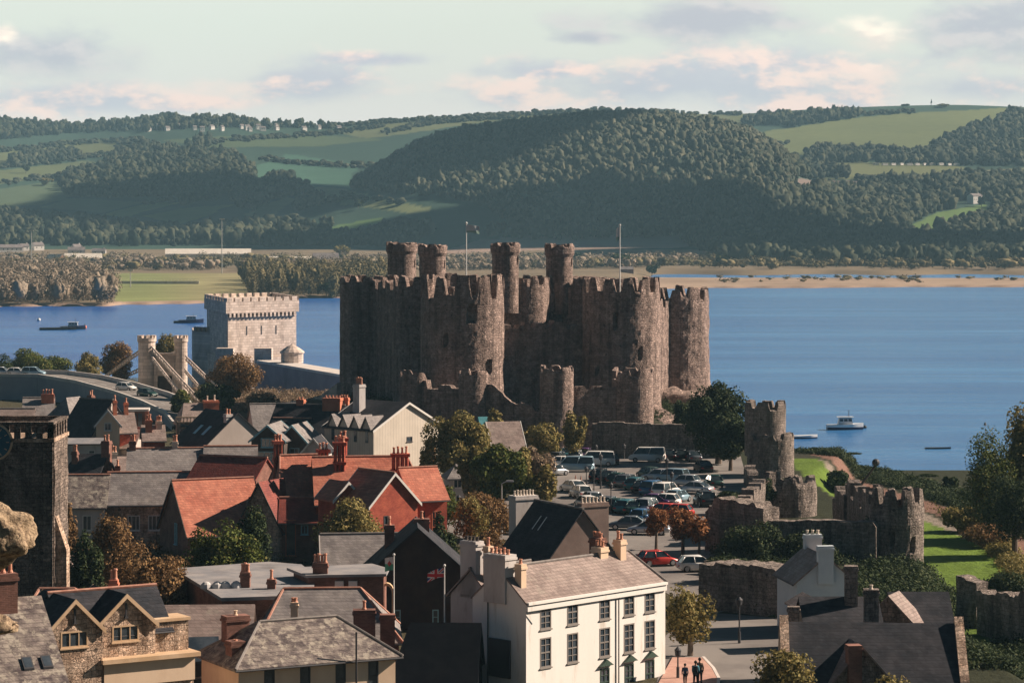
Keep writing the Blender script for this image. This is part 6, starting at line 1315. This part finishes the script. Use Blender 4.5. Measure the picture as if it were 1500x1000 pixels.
# ---------------- far shore ----------------
def on(px, d, dz=0): x = X(px, d); return Vector((x, d, gz(x, d)+dz))
def on_v(px, v, lo=2300, hi=4600):
    ds = np.linspace(lo, hi, 400); x = X(px, ds); vv = HORIZ+F0*(H0-ground(x, ds))/ds; k = np.where(np.minimum.accumulate(vv) <= v)[0]
    return ds[k[0]] if len(k) else hi
FW = mat('far_white_wall', (.72, .70, .66), None, 1, .8); FR = mat('far_roof', (.17, .15, .15), (.24, .21, .2), .3, .8); FT = mat('far_shed_roof', (.72, .66, .56), (.80, .74, .64), .2, .8)
def fhouse(label, px, d, L, hw, he, rise, ang, wm=FW, rm=FR, name='far_house', cat='house', group=None, wins=2, chim=True):
    p = on(px, d, -.5); t = thing(name, label, cat, p, R(ang), group)
    w = [('F', (i-(wins-1)/2)*L/max(1, wins), he*.45+.5, .9, 1.1, 'none', TRIMD) for i in range(wins)]
    hparts(t, Matrix(), L, hw, he+rise+.5, rise, wm, rm, wins=w, z0=-1.5, chims=[(L*.35, 0, .8, .6, .8, 0, wm)] if chim else [])
    return t
fhouse('long pale low warehouse roof beyond the meadow and marsh trees', 305, on_v(305, 379, 1900, 2600), 72, 8, 4.4, 4.2, 6, FT, FT, 'warehouse', 'warehouse', wins=0, chim=False)
fhouse('long pale shed among the marsh trees at the left', 122, on_v(122, 385, 1800, 2600), 30, 6, 4.2, 3.6, 6, FT, FT, 'warehouse', 'warehouse', wins=0, chim=False)
fhouse('slanting dark-roofed shed left of the long pale shed', 82, on_v(82, 387, 1800, 2600), 18, 6, 3.6, 4.4, -45, BRICK_D, FT, 'warehouse', 'warehouse', wins=0, chim=False)
fhouse('pale shed glimpsed above the columnar trees left of the castle', 425, on_v(425, 386, 1800, 2600), 34, 6, 3.2, 2.6, 4, FT, FT, 'warehouse', 'warehouse', wins=0, chim=False)
fhouse('grey pyramidal-roofed building above the trees left of the castle', 477, on_v(477, 389, 1800, 2600), 20, 8, 4, 6, 10, FR, FR, 'warehouse', 'warehouse', wins=0, chim=False)
fhouse('white terrace across the water at the far left edge', 13, on_v(13, 369, 1900, 2700), 24, 5, 4.2, 2.6, 22, FW, FR, wins=6)
fhouse('small pale house beyond the sheds on the left', 145, on_v(145, 373, 1900, 2700), 12, 3.5, 3.4, 2.2, 4, FW, FR)
fhouse('low grey-roofed house beside the small pale one on the left flat', 112, on_v(112, 372, 1900, 2700), 15, 4, 3.6, 2.6, 10, FW, FR)
fhouse('big white country house among dark woods on the right hillside', 1428, on_v(1428, 298, 2200, 3200), 16, 5, 8.5, 2.8, 38, FW, FR, 'country_house', wins=5)
fhouse('white cottage at the waterside on the far right', 1482, 2080, 8, 3.4, 3.4, 2.2, 38, FW, FR)
fhouse('low outbuilding right of the waterside cottage', 1496, 2070, 7, 2.4, 2.6, 1.4, 14, FW, FR, wins=1, chim=False)
fhouse('little white house on the wooded slope at the left', 112, 2450, 8, 3, 4.6, 2.4, 40, FW, FR)
fhouse('pale farmhouse in the trees at the lower left of the hills', 55, 2480, 10, 3.5, 4.8, 2.6, 36, FW, FR)
fhouse('white farm cottage near the left edge foot of the hills', 35, 2470, 8, 3.2, 4.4, 2.2, 30, FW, FR)
fhouse('dark hut on the marsh bank right of the castle', 918, 1880, 9, 3, 2.6, 1.6, 2, BRICK_D, FR, 'hut', 'hut', wins=0, chim=False)
fhouse('white house at the end of the caravan field near the right edge', 1478, 3380, 11, 4, 3.6, 2.4, 2)
ORD = ['leftmost', 'second from the left', 'third from the left', 'fourth from the left', 'fifth from the left', 'sixth from the left', 'seventh from the left', 'eighth from the left', 'ninth from the left', 'tenth from the left', 'tenth from the right', 'ninth from the right', 'eighth from the right', 'seventh from the right', 'sixth from the right', 'fifth from the right', 'fourth from the right', 'third from the right', 'second from the right', 'rightmost']
vil = sorted([176, 187, 217, 245, 259, 285, 296, 310, 354, 362, 366, 385, 404, 405, 445, 467, 496, 232, 325, 378])
for i, px in enumerate(vil): fhouse('small white village house on the left skyline, '+ORD[i]+' of the twenty', px, on_v(px, 191+(i*7) % 5-2), 6+(i % 3)*1.6, 3, 5.2+(i % 2)*1.5, 2.4, (i*31) % 36+22, group='village houses along the left skyline', wins=2, chim=False)
CAR_ = MB(); 
cm = MB().box(-4.2, 4.2, -1.7, 1.7, .6, 3.2, .12, .08).mesh('body'); crm = MB().box(-4.3, 4.3, -1.8, 1.8, 3.2, 3.45, .3, .5).mesh('roof'); cwm = MB().box(-.7, .7, -.03, .03, -.45, .45).mesh('window')
for i, px in enumerate((1283, 1296, 1308, 1320, 1332, 1343, 1354, 1366, 1378, 1390, 1401)):
    t = thing('static_caravan', 'white caravan below the big green hill, '+(ORD[i] if i < 6 else ORD[i+9])+' in the line', 'caravan', on(px, on_v(px, 243)), R((i*53) % 40+14), 'caravans along the field')
    place('body', cm, t, FW); place('roof', crm, t, mat('caravan_roof', (.5, .47, .42)))
    for x in (-2.4, 0, 2.4): place('window', cwm, t, GLASS, (x, -1.68, 2))
for lab, px, d, top in (('tall mast lamp rising over the pale warehouse', 325, 1800, 321), ('thin grey pole near the terrace on the left flat', 46, 1900, 338), ('short pole on the dark embankment by the meadow', 191, 1500, 396)):
    p = on(px, d); t = thing('mast_lamp', lab, 'lamp mast', p, 0, 'tall masts across the water'); h_ = Z(top, d)-p.z; MB().tube((0, 0, 0), (0, 0, h_), .32, .2).build('pole', METAL, t); MB().box(-1.6, 1.6, -.4, .4, h_-.3, h_+.4).build('lamp_head', METAL, t)
t = thing('embankment_wall', 'low pale concrete embankment with railings at the top of the far meadow', 'wall', on(230, 1560))
MB().box(-22, 24, -.4, .4, -2, 1.6).build('wall', CONC, t)
mb = MB()
for i in range(24): mb.tube((-21+i*1.95, 0, 1.6), (-21+i*1.95, 0, 2.7), .08, n=4)
mb.tube((-21.5, 0, 2.7), (24, 0, 2.7), .07, n=4).build('railing', METAL, t)

# woods: many crowns in one object each (nobody could count them)
ICO = None
def ico():
    import bmesh
    bm = bmesh.new(); bmesh.ops.create_icosphere(bm, subdivisions=2, radius=1); V = np.array([v.co[:] for v in bm.verts]); F = np.array([[v.index for v in f.verts] for f in bm.faces]); bm.free(); return V, F
IV, IF = ico()
def wood(name, label, pts, hgt, wid, mt, seed, kind='stuff', jit=.42, lumps=2, leaf=0, lsize=.5):
    r = np.random.RandomState(seed); N = len(pts)
    if N == 0: return
    Vs = []; Fs = []; vs = []; b = 0
    for l in range(lumps):
        sh_ = .62 if leaf else 1
        q_ = r.rand(N)**1.6 if l == 0 else q_; hh = hgt*(.55+.85*q_); ww = wid*(.6+.75*q_)*(.85+.3*r.rand(N)); k = 1 if l == 0 else .62
        c_ = pts+np.c_[(r.rand(N, 2)-.5)*(0 if l == 0 else 1)*ww[:, None]*.9, hh*(.5 if l == 0 else .62)]
        V = IV[None]*(1+jit*(r.rand(N, len(IV), 1)-.5)*1.6)
        V = V*np.stack([ww/2*k*sh_, ww/2*k*sh_, hh/2*k*sh_], 1)[:, None]+c_[:, None]
        Vs.append(V.reshape(-1, 3)); Fs.append((IF[None]+(np.arange(N)*len(IV))[:, None, None]+b).reshape(-1, 3)); b += N*len(IV)
        tv = np.clip(.5+.3*r.randn(N), 0, 1); vs.append(np.clip(tv[:, None]+.25*r.randn(N, len(IV)), 0, 1).reshape(-1))
    me = np_mesh(name, np.concatenate(Vs), np.concatenate(Fs), {'v': np.concatenate(vs), 'w': np.zeros(b)})
    o = place(name, me, None, mt); tag(o, label, 'wood', None, kind)
    if leaf:
        pass
        n_l = N*leaf; k = np.repeat(np.arange(N), leaf); hh = hgt*(.75+.5*r.rand(N)); ww = wid*(.75+.5*r.rand(N))
        q = r.randn(n_l, 3); q /= np.linalg.norm(q, axis=1)[:, None]; P = pts[k]+np.c_[np.zeros((n_l, 2)), hh[k]*.52]+q*np.stack([ww/2, ww/2, hh/2], 1)[k]*(.5+.68*r.rand(n_l)**.7)[:, None]
        a = r.randn(n_l, 3); a /= np.linalg.norm(a, axis=1)[:, None]; b_ = np.cross(a, q); s_ = lsize*(.6+.8*r.rand(n_l))[:, None]
        V = np.stack([P-a*s_, P+b_*s_*.8, P+a*s_, P-b_*s_*.8], 1).reshape(-1, 3)
        me2 = np_mesh(name, V, np.arange(n_l*4).reshape(-1, 4), {'v': np.repeat(r.rand(n_l), 4), 'w': np.repeat((r.rand(n_l) < .2)*.8, 4)})
        o2 = place(name, me2, None, mt); tag(o2, label, 'wood', None, kind)
        o2['label'] = label.replace('trees', 'tree foliage') if 'trees' in label else label+' foliage'
def scatter(polys, d0, d1, spacing, seed, excl=(), pxr=(-300, 1800), thin=-.55):
    r = np.random.RandomState(seed); 
    area = (d1**2-d0**2)/2*(pxr[1]-pxr[0])/F0; n_ = int(area/spacing**2)
    d = np.sqrt(d0**2+(d1**2-d0**2)*r.rand(n_)); px = pxr[0]+(pxr[1]-pxr[0])*r.rand(n_); x = X(px, d); z = ground(x, d); v = HORIZ+F0*(H0-z)/d
    m = np.zeros(n_, bool); vj = v+r.randn(n_)*1.0; pj = px+r.randn(n_)*2
    for p in polys: m |= inpoly(pj, vj, p)
    for p in excl: m &= ~inpoly(pj, vj, p)
    m &= (fbm(x, d, .03, seed+40)+.25*r.randn(n_)) > thin
    return np.c_[x, d, z][m]
FD = attrmat('far_wood_dark', (.01, .02, .013), (.08, .085, .05), rough=.95)
FG = attrmat('far_wood_grey', (.14, .11, .08), (.33, .27, .20), rough=.95)
FO = attrmat('far_wood_olive', (.07, .065, .03), (.22, .18, .09), rough=.95)
FP = attrmat('far_wood_pale', (.25, .20, .17), (.46, .38, .32), rough=.95)
FH = attrmat('far_wood_hill', (.03, .045, .03), (.115, .115, .075), rough=.95)
HILLW = [(512, 275), (520, 250), (545, 228), (600, 200), (700, 182), (800, 172), (860, 160), (960, 160), (1050, 170), (1112, 196), (1140, 226), (1165, 262), (1130, 330), (1040, 345), (900, 345), (760, 330), (700, 298), (640, 288), (560, 282)]
wood('hill_wood', 'dense grey-green wood covering the big rounded hill behind the castle', scatter([HILLW], 2550, 3420, 6.2, 1, pxr=(480, 1200), thin=-.8), 10, 7, FH, 1, jit=.75)
RW = [[(1030, 268), (1090, 262), (1110, 280), (1260, 280), (1300, 268), (1340, 268), (1420, 262), (1800, 256), (1800, 392), (1340, 398), (1060, 384), (1000, 352), (1040, 330)], [(1375, 216), (1420, 192), (1462, 180), (1480, 162), (1800, 165), (1800, 240), (1440, 244), (1370, 238), (1330, 236), (1350, 224)], [(1180, 236), (1195, 222), (1270, 224), (1400, 232), (1400, 242), (1260, 238), (1200, 240)], [(1130, 224), (1165, 240), (1240, 252), (1238, 262), (1150, 262)], [(1090, 172), (1150, 168), (1250, 163), (1262, 170), (1180, 184), (1090, 184)]]
RX = [[(1320, 340), (1370, 310), (1450, 297), (1455, 315), (1350, 350)], [(1060, 262), (1170, 262), (1290, 268), (1250, 278), (1080, 276)], [(1455, 206), (1500, 202), (1800, 200), (1800, 212), (1460, 214)], [(1398, 296), (1455, 294), (1455, 312), (1398, 312)]]
wood('hillside_wood', 'dark mixed woods across the right-hand hillside below the green hill', scatter(RW, 2080, 4500, 8, 2, RX, (1000, 1780)), 11, 8.5, FD, 2, jit=.75)
LW = [[(85, 262), (150, 244), (180, 224), (228, 221), (345, 231), (372, 250), (372, 278), (300, 284), (180, 290), (100, 288)], [(225, 292), (246, 270), (316, 268), (324, 290), (262, 300)], [(330, 306), (350, 276), (410, 262), (442, 274), (480, 298), (440, 308)], [(0, 318), (60, 322), (150, 334), (260, 343), (340, 336), (470, 330), (560, 332), (640, 338), (600, 360), (-300, 358), (-300, 316)], [(-300, 172), (0, 172), (90, 184), (240, 170), (340, 170), (480, 182), (490, 188), (340, 187), (240, 190), (100, 196), (0, 205), (-300, 214)], [(10, 236), (110, 222), (120, 230), (20, 246)], [(760, 300), (860, 300), (1000, 310), (1040, 345), (800, 352), (700, 345)], [(270, 215), (300, 205), (310, 212), (290, 220)]]
LW = [[(85, 262), (150, 244), (180, 224), (228, 221), (345, 231), (372, 250), (372, 278), (300, 284), (180, 290), (100, 288)], [(225, 292), (246, 270), (316, 268), (324, 290), (262, 300)], [(330, 306), (350, 276), (410, 262), (442, 274), (480, 298), (440, 308)], [(0, 318), (60, 322), (150, 334), (260, 343), (340, 336), (470, 330), (560, 332), (640, 338), (600, 360), (-300, 358), (-300, 316)], [(-300, 172), (0, 172), (90, 184), (240, 170), (340, 170), (480, 182), (490, 188), (340, 187), (240, 190), (100, 196), (0, 205), (-300, 214)], [(10, 236), (110, 222), (120, 230), (20, 246)], [(760, 300), (860, 300), (1000, 310), (1040, 345), (800, 352), (700, 345)], [(270, 215), (300, 205), (310, 212), (290, 220)]]
wood('hillside_wood', 'dark woods and copses over the left-hand hills', scatter(LW, 2080, 4550, 8, 3, [[(145, 314), (225, 290), (268, 290), (262, 302), (180, 334)], [(205, 316), (300, 300), (352, 296), (345, 314), (262, 346), (215, 332)], [(450, 266), (520, 282), (600, 294), (655, 304), (640, 324), (560, 320), (500, 314), (455, 292)], [(480, 333), (565, 314), (565, 338), (490, 356)], [(355, 314), (420, 286), (446, 290), (440, 304), (380, 340)]], (-280, 1040)), 10.5, 8, FD, 3, jit=.75)
HD = []
for pl in ([(0, 222), (120, 210), (215, 206)], [(0, 246), (120, 232), (220, 218)], [(0, 270), (90, 258), (170, 238)], [(250, 222), (330, 206), (470, 198), (560, 186)], [(170, 214), (205, 208), (235, 214)], [(480, 186), (560, 180), (760, 168), (900, 162), (1090, 168)], [(560, 196), (640, 180), (760, 172)], [(1220, 170), (1340, 164)], [(1140, 212), (1160, 210)], [(380, 290), (450, 270)], [(210, 300), (250, 296)], [(455, 300), (520, 290), (600, 300)], [(560, 245), (420, 240), (380, 232)], [(1255, 262), (1290, 264)], [(500, 286), (535, 300)]):
    HD.append([(x, y-1.6) for x, y in pl]+[(x, y+1.6) for x, y in pl[::-1]])
wood('hedgerow', 'thin dark hedgerows dividing the hill fields', scatter(HD, 2500, 4600, 6.5, 4, pxr=(-50, 1500)), 5, 7, FD, 4)
MW = [[(-300, 356), (1000, 350), (1085, 362), (1060, 384), (1000, 388), (900, 394), (-300, 402)]]
wood('marsh_wood', 'grey-brown scrubby trees over the flats across the water', scatter(MW, 1600, 2280, 12, 5, [[(640, 374), (700, 350), (820, 338), (1000, 336), (1080, 346), (1010, 364), (820, 368)], [(225, 374), (385, 374), (385, 397), (225, 392)], [(60, 382), (160, 382), (160, 394), (60, 396)], [(385, 382), (500, 382), (500, 393), (385, 392)], [(0, 366), (35, 366), (35, 378), (0, 378)], [(165, 396), (360, 396), (360, 450), (165, 450)]], (-280, 1085)), 7, 9, FG, 5, leaf=90, lsize=.6)
wood('marsh_wood', 'olive bushes mixed through the flats across the water', scatter(MW+[[(1000, 386), (1500, 390), (1500, 396), (1000, 394)]], 1600, 2280, 19, 6, [[(640, 374), (700, 350), (820, 338), (1000, 336), (1080, 346), (1010, 364), (820, 368)], [(165, 396), (360, 396), (360, 450), (165, 450)]], (-280, 1500)), 6.5, 10, FO, 6, leaf=90, lsize=.6)
wood('poplar_belt', 'pale leafless poplar belt behind the warehouses', scatter([[(168, 363), (330, 366), (330, 374), (168, 371)], [(372, 366), (500, 366), (560, 374), (372, 376)]], 1900, 2250, 6.5, 7, pxr=(160, 570)), 11, 5, FP, 7, leaf=90, lsize=.5)
wood('shore_trees', 'tall grey-brown and tawny shore trees at the left edge across the water', scatter([[(-300, 404), (0, 408), (110, 408), (168, 430), (165, 446), (100, 446), (-300, 448)]], 1240, 1640, 7.5, 8, pxr=(-280, 172)), 11, 7.5, FG, 8, leaf=300, lsize=.42)
wood('shore_trees', 'columnar olive-grey shore trees between the meadow and the castle', scatter([[(352, 404), (400, 396), (498, 398), (600, 398), (600, 440), (500, 440), (372, 440), (360, 425)]], 1330, 1660, 7.5, 9, pxr=(345, 620)), 12.5, 5.5, FO, 9, leaf=300, lsize=.42)
wood('spit_scrub', 'low scrub dotted along the sandy spit', scatter([[(1040, 405), (1500, 405), (1500, 412), (1040, 416)]], 1640, 1780, 22, 10, pxr=(960, 1600)), 2.2, 6, FO, 10, leaf=16, lsize=.5)
# lone far trees one can tell apart
LT_ = [(478, 1380, 7, 9), (1160, 3560, 8, 12), (1264, 3300, 13, 14), (1178, 3380, 9, 12), (1326, 4560, 7, 16), (1364, 4600, 9, 3), (1382, 4560, 6, 24), (88, 3900, 10, 12), (38, 3700, 12, 14), (112, 3600, 9, 16), (66, 3500, 10, 18), (285, 3650, 13, 14), (275, 3640, 9, 12), (1246, 3250, 8, 10), (1220, 3300, 9, 12), (1438, 3100, 12, 12), (1466, 3060, 12, 11), (525, 2900, 10, 12), (560, 2750, 10, 14), (1060, 2000, 10, 12), (910, 1990, 11, 16), (850, 2050, 10, 18), (500, 2300, 12, 16), (140, 1500, 8, 14), (955, 1900, 8, 12)]
lm = [leaves((0, 0, .55), (.55, .55, .5), 420, .075, 100+i, 9) for i in range(4)]
lmm = [np_mesh('crown', V, F, {'v': v, 'w': w}) for V, F, v, w, _ in lm]
for m_, mt in zip(lmm, (LD, LD, LO, LD)): m_.materials.append(mt)
tkm = MB().tube((0, 0, -.1), (0, 0, .4), .04, .025, n=6).mesh('trunk'); tkm.materials.append(BARK)
LTL = ['small bush-like tree at the water edge left of the castle', 'round tree at the left corner of the big green field', 'tree standing at the lower edge of the big green field near the caravans', 'low tree pair end under the left corner of the big green field', 'broad dark tree just under the crest of the right hill', 'tiny tree standing alone on the crest of the right hill', 'long dark thicket on the brow of the right hill', 'dark tree between the upper left fields, right one', 'dark tree at the left edge between the upper fields', 'tree above the second pale field on the left', 'wide tree clump on the second pale field at the left', 'round tree clump above the dark left wood', 'smaller tree left beside the clump above the dark left wood', 'round tree below the caravan line, right one', 'tree below the caravan line nearer the dark wood', 'dark tree right of the caravan line', 'dark tree near the right edge beyond the caravans', 'tree at the top of the sunlit slope left of the wooded hill', "tree on the shaded field below the wooded hill's left end", 'dark tree on the far shore right of the castle flagpole', 'wide tree clump on the pale field behind the right flagpole', 'tree clump rising between the right-hand castle turrets', 'grey tree clump behind the left castle turrets', 'tree at the back edge of the far meadow', 'low tree on the marsh beside the dark hut']
for i, (px, d, h_, w_) in enumerate(LT_):
    p = on(px, d); t = thing('hedgerow_tree', LTL[i], 'tree', p, i, 'lone trees on the far fields')
    c_ = place('crown', lmm[i % 4], t); c_.scale = (w_, w_, h_*1.05); k_ = place('trunk', tkm, t); k_.scale = (h_, h_, h_)

def undergrowth(name, label, poly, z, n_, mt, seed, hh=.8, rr=.9, per=46, size=.13, excl=()):
    r = np.random.RandomState(seed); P = np.array([tuple(W(a, b, z))[:2] for a, b in poly]); lo = P.min(0); hi = P.max(0); q = lo+(hi-lo)*r.rand(n_*6, 2); q = q[inpoly(q[:, 0], q[:, 1], [tuple(p) for p in P])][:n_]
    k = np.repeat(np.arange(len(q)), per); nn = len(k); d_ = r.randn(nn, 3); d_ /= np.linalg.norm(d_, axis=1)[:, None]; d_[:, 2] = np.abs(d_[:, 2])
    sc = (.5+r.rand(len(q)))[k][:, None]; C = np.c_[q, ground(q[:, 0], q[:, 1])][k]+d_*np.array([rr, rr, hh])*sc*(.6+.5*r.rand(nn, 1))
    a = r.randn(nn, 3); a /= np.linalg.norm(a, axis=1)[:, None]; b = np.cross(a, d_); s_ = size*(.6+.8*r.rand(nn))[:, None]
    V = np.stack([C-a*s_, C+b*s_*.8, C+a*s_, C-b*s_*.8], 1).reshape(-1, 3); tv = r.rand(len(q))[k]*.5+r.rand(nn)*.5
    tag(place(name, np_mesh(name, V, np.arange(nn*4).reshape(-1, 4), {'v': np.repeat(tv, 4), 'w': np.repeat((r.rand(nn) < .1)*.7, 4)}), None, mt), label, 'undergrowth', None, 'stuff')
undergrowth('undergrowth', 'dark scrub on the slope under the castle walls', [(500, 640), (640, 628), (840, 640), (900, 655), (1080, 655), (1080, 612), (500, 600)], 8.5, 900, LD, 21, 1.0, 1.1, 50, .17)
undergrowth('undergrowth', 'dark brambles added to darken the ground round the inn and the ruins', [(1050, 815), (1130, 800), (1300, 868), (1345, 885), (1400, 925), (1450, 935), (1500, 860), (1560, 830), (1560, 1010), (1400, 1010), (1400, 850), (1160, 850), (1150, 935), (1050, 905)], 6, 2200, LD, 22, .8, .9)  # dark scrub added where the ground should lie in shadow
undergrowth('undergrowth', 'dark scrub along the bank above the shore', [(1165, 668), (1300, 690), (1410, 722), (1560, 760), (1560, 800), (1450, 765), (1340, 722), (1240, 697), (1165, 690)], 4.9, 1800, LD, 23, .6, .9)
undergrowth('undergrowth', 'dark weeds in the yard between the inn and the big round tower', [(1235, 868), (1340, 872), (1395, 905), (1395, 940), (1235, 915)], 5.6, 500, LD, 27, .7, .8)
undergrowth('undergrowth', 'olive scrub between the bright lawn and the shore path', [(1366, 746), (1450, 770), (1520, 850), (1530, 900), (1500, 880), (1468, 830), (1410, 765)], 4.9, 420, LO, 24, .8, .8)
undergrowth('undergrowth', 'brown and green garden planting between the town houses', [(100, 770), (300, 770), (470, 800), (470, 830), (380, 825), (250, 860), (120, 860)], 7.5, 500, LB, 25, .8, .8)
undergrowth('undergrowth', 'rocky scrub on the bank before the iron tube bridge', [(280, 560), (480, 560), (500, 600), (300, 610)], 7, 700, LT, 26, .9, 1.0, 50, .16)

# ---------------- clouds whose shadows drift over the hills ----------------
CM = mat('cloud_white', (.8, .8, .82), None, 1, 1, spec=0)
def cloud(tx, ty, tz, Hc, rx, ry, seed, label):
    k = (Hc-tz)/sd.z; c_ = Vector((tx, ty, tz))+sd*k; mb = MB(); t = []
    o = tag(rock('cloud', c_.x, c_.y, c_.z, rx, ry, 60, seed, CM, None, None, None, 30, 16, .5), label, 'cloud', 'clouds out of frame over the estuary', 'structure')
for i, (px, d, rx, ry) in enumerate(((330, 3150, 230, 330), (820, 2700, 260, 150), (560, 2600, 110, 110), (1190, 2450, 210, 190))):
    cloud(X(px, d), d, gz(X(px, d), d), 1150, rx, ry, 3.3*i+1, 'flat grey-white cumulus cloud high over the hills')

# ---------------- haze ----------------
hb = MB().box(-2400, 2400, -140, 6400, -60, 330).build('haze', None or bpy.data.materials.new('haze_air'))
tag(hb, kind='stuff'); hm = hb.data.materials[0]; hm.use_nodes = True; n = NT(hm.node_tree); n.n.clear()
pv = n.add('ShaderNodeVolumePrincipled'); pv.inputs['Color'].default_value = (.38, .68, .86, 1); pv.inputs['Density'].default_value = .00009; pv.inputs['Anisotropy'].default_value = .0
mo = n.add('ShaderNodeOutputMaterial'); n.l.new(pv.outputs[0], mo.inputs['Volume'])
SC.cycles.use_denoising = True
SC.cycles.max_bounces = 5; SC.cycles.diffuse_bounces = 1; SC.cycles.glossy_bounces = 2; SC.cycles.transparent_max_bounces = 6; SC.cycles.volume_bounces = 0; SC.cycles.sample_clamp_indirect = 4
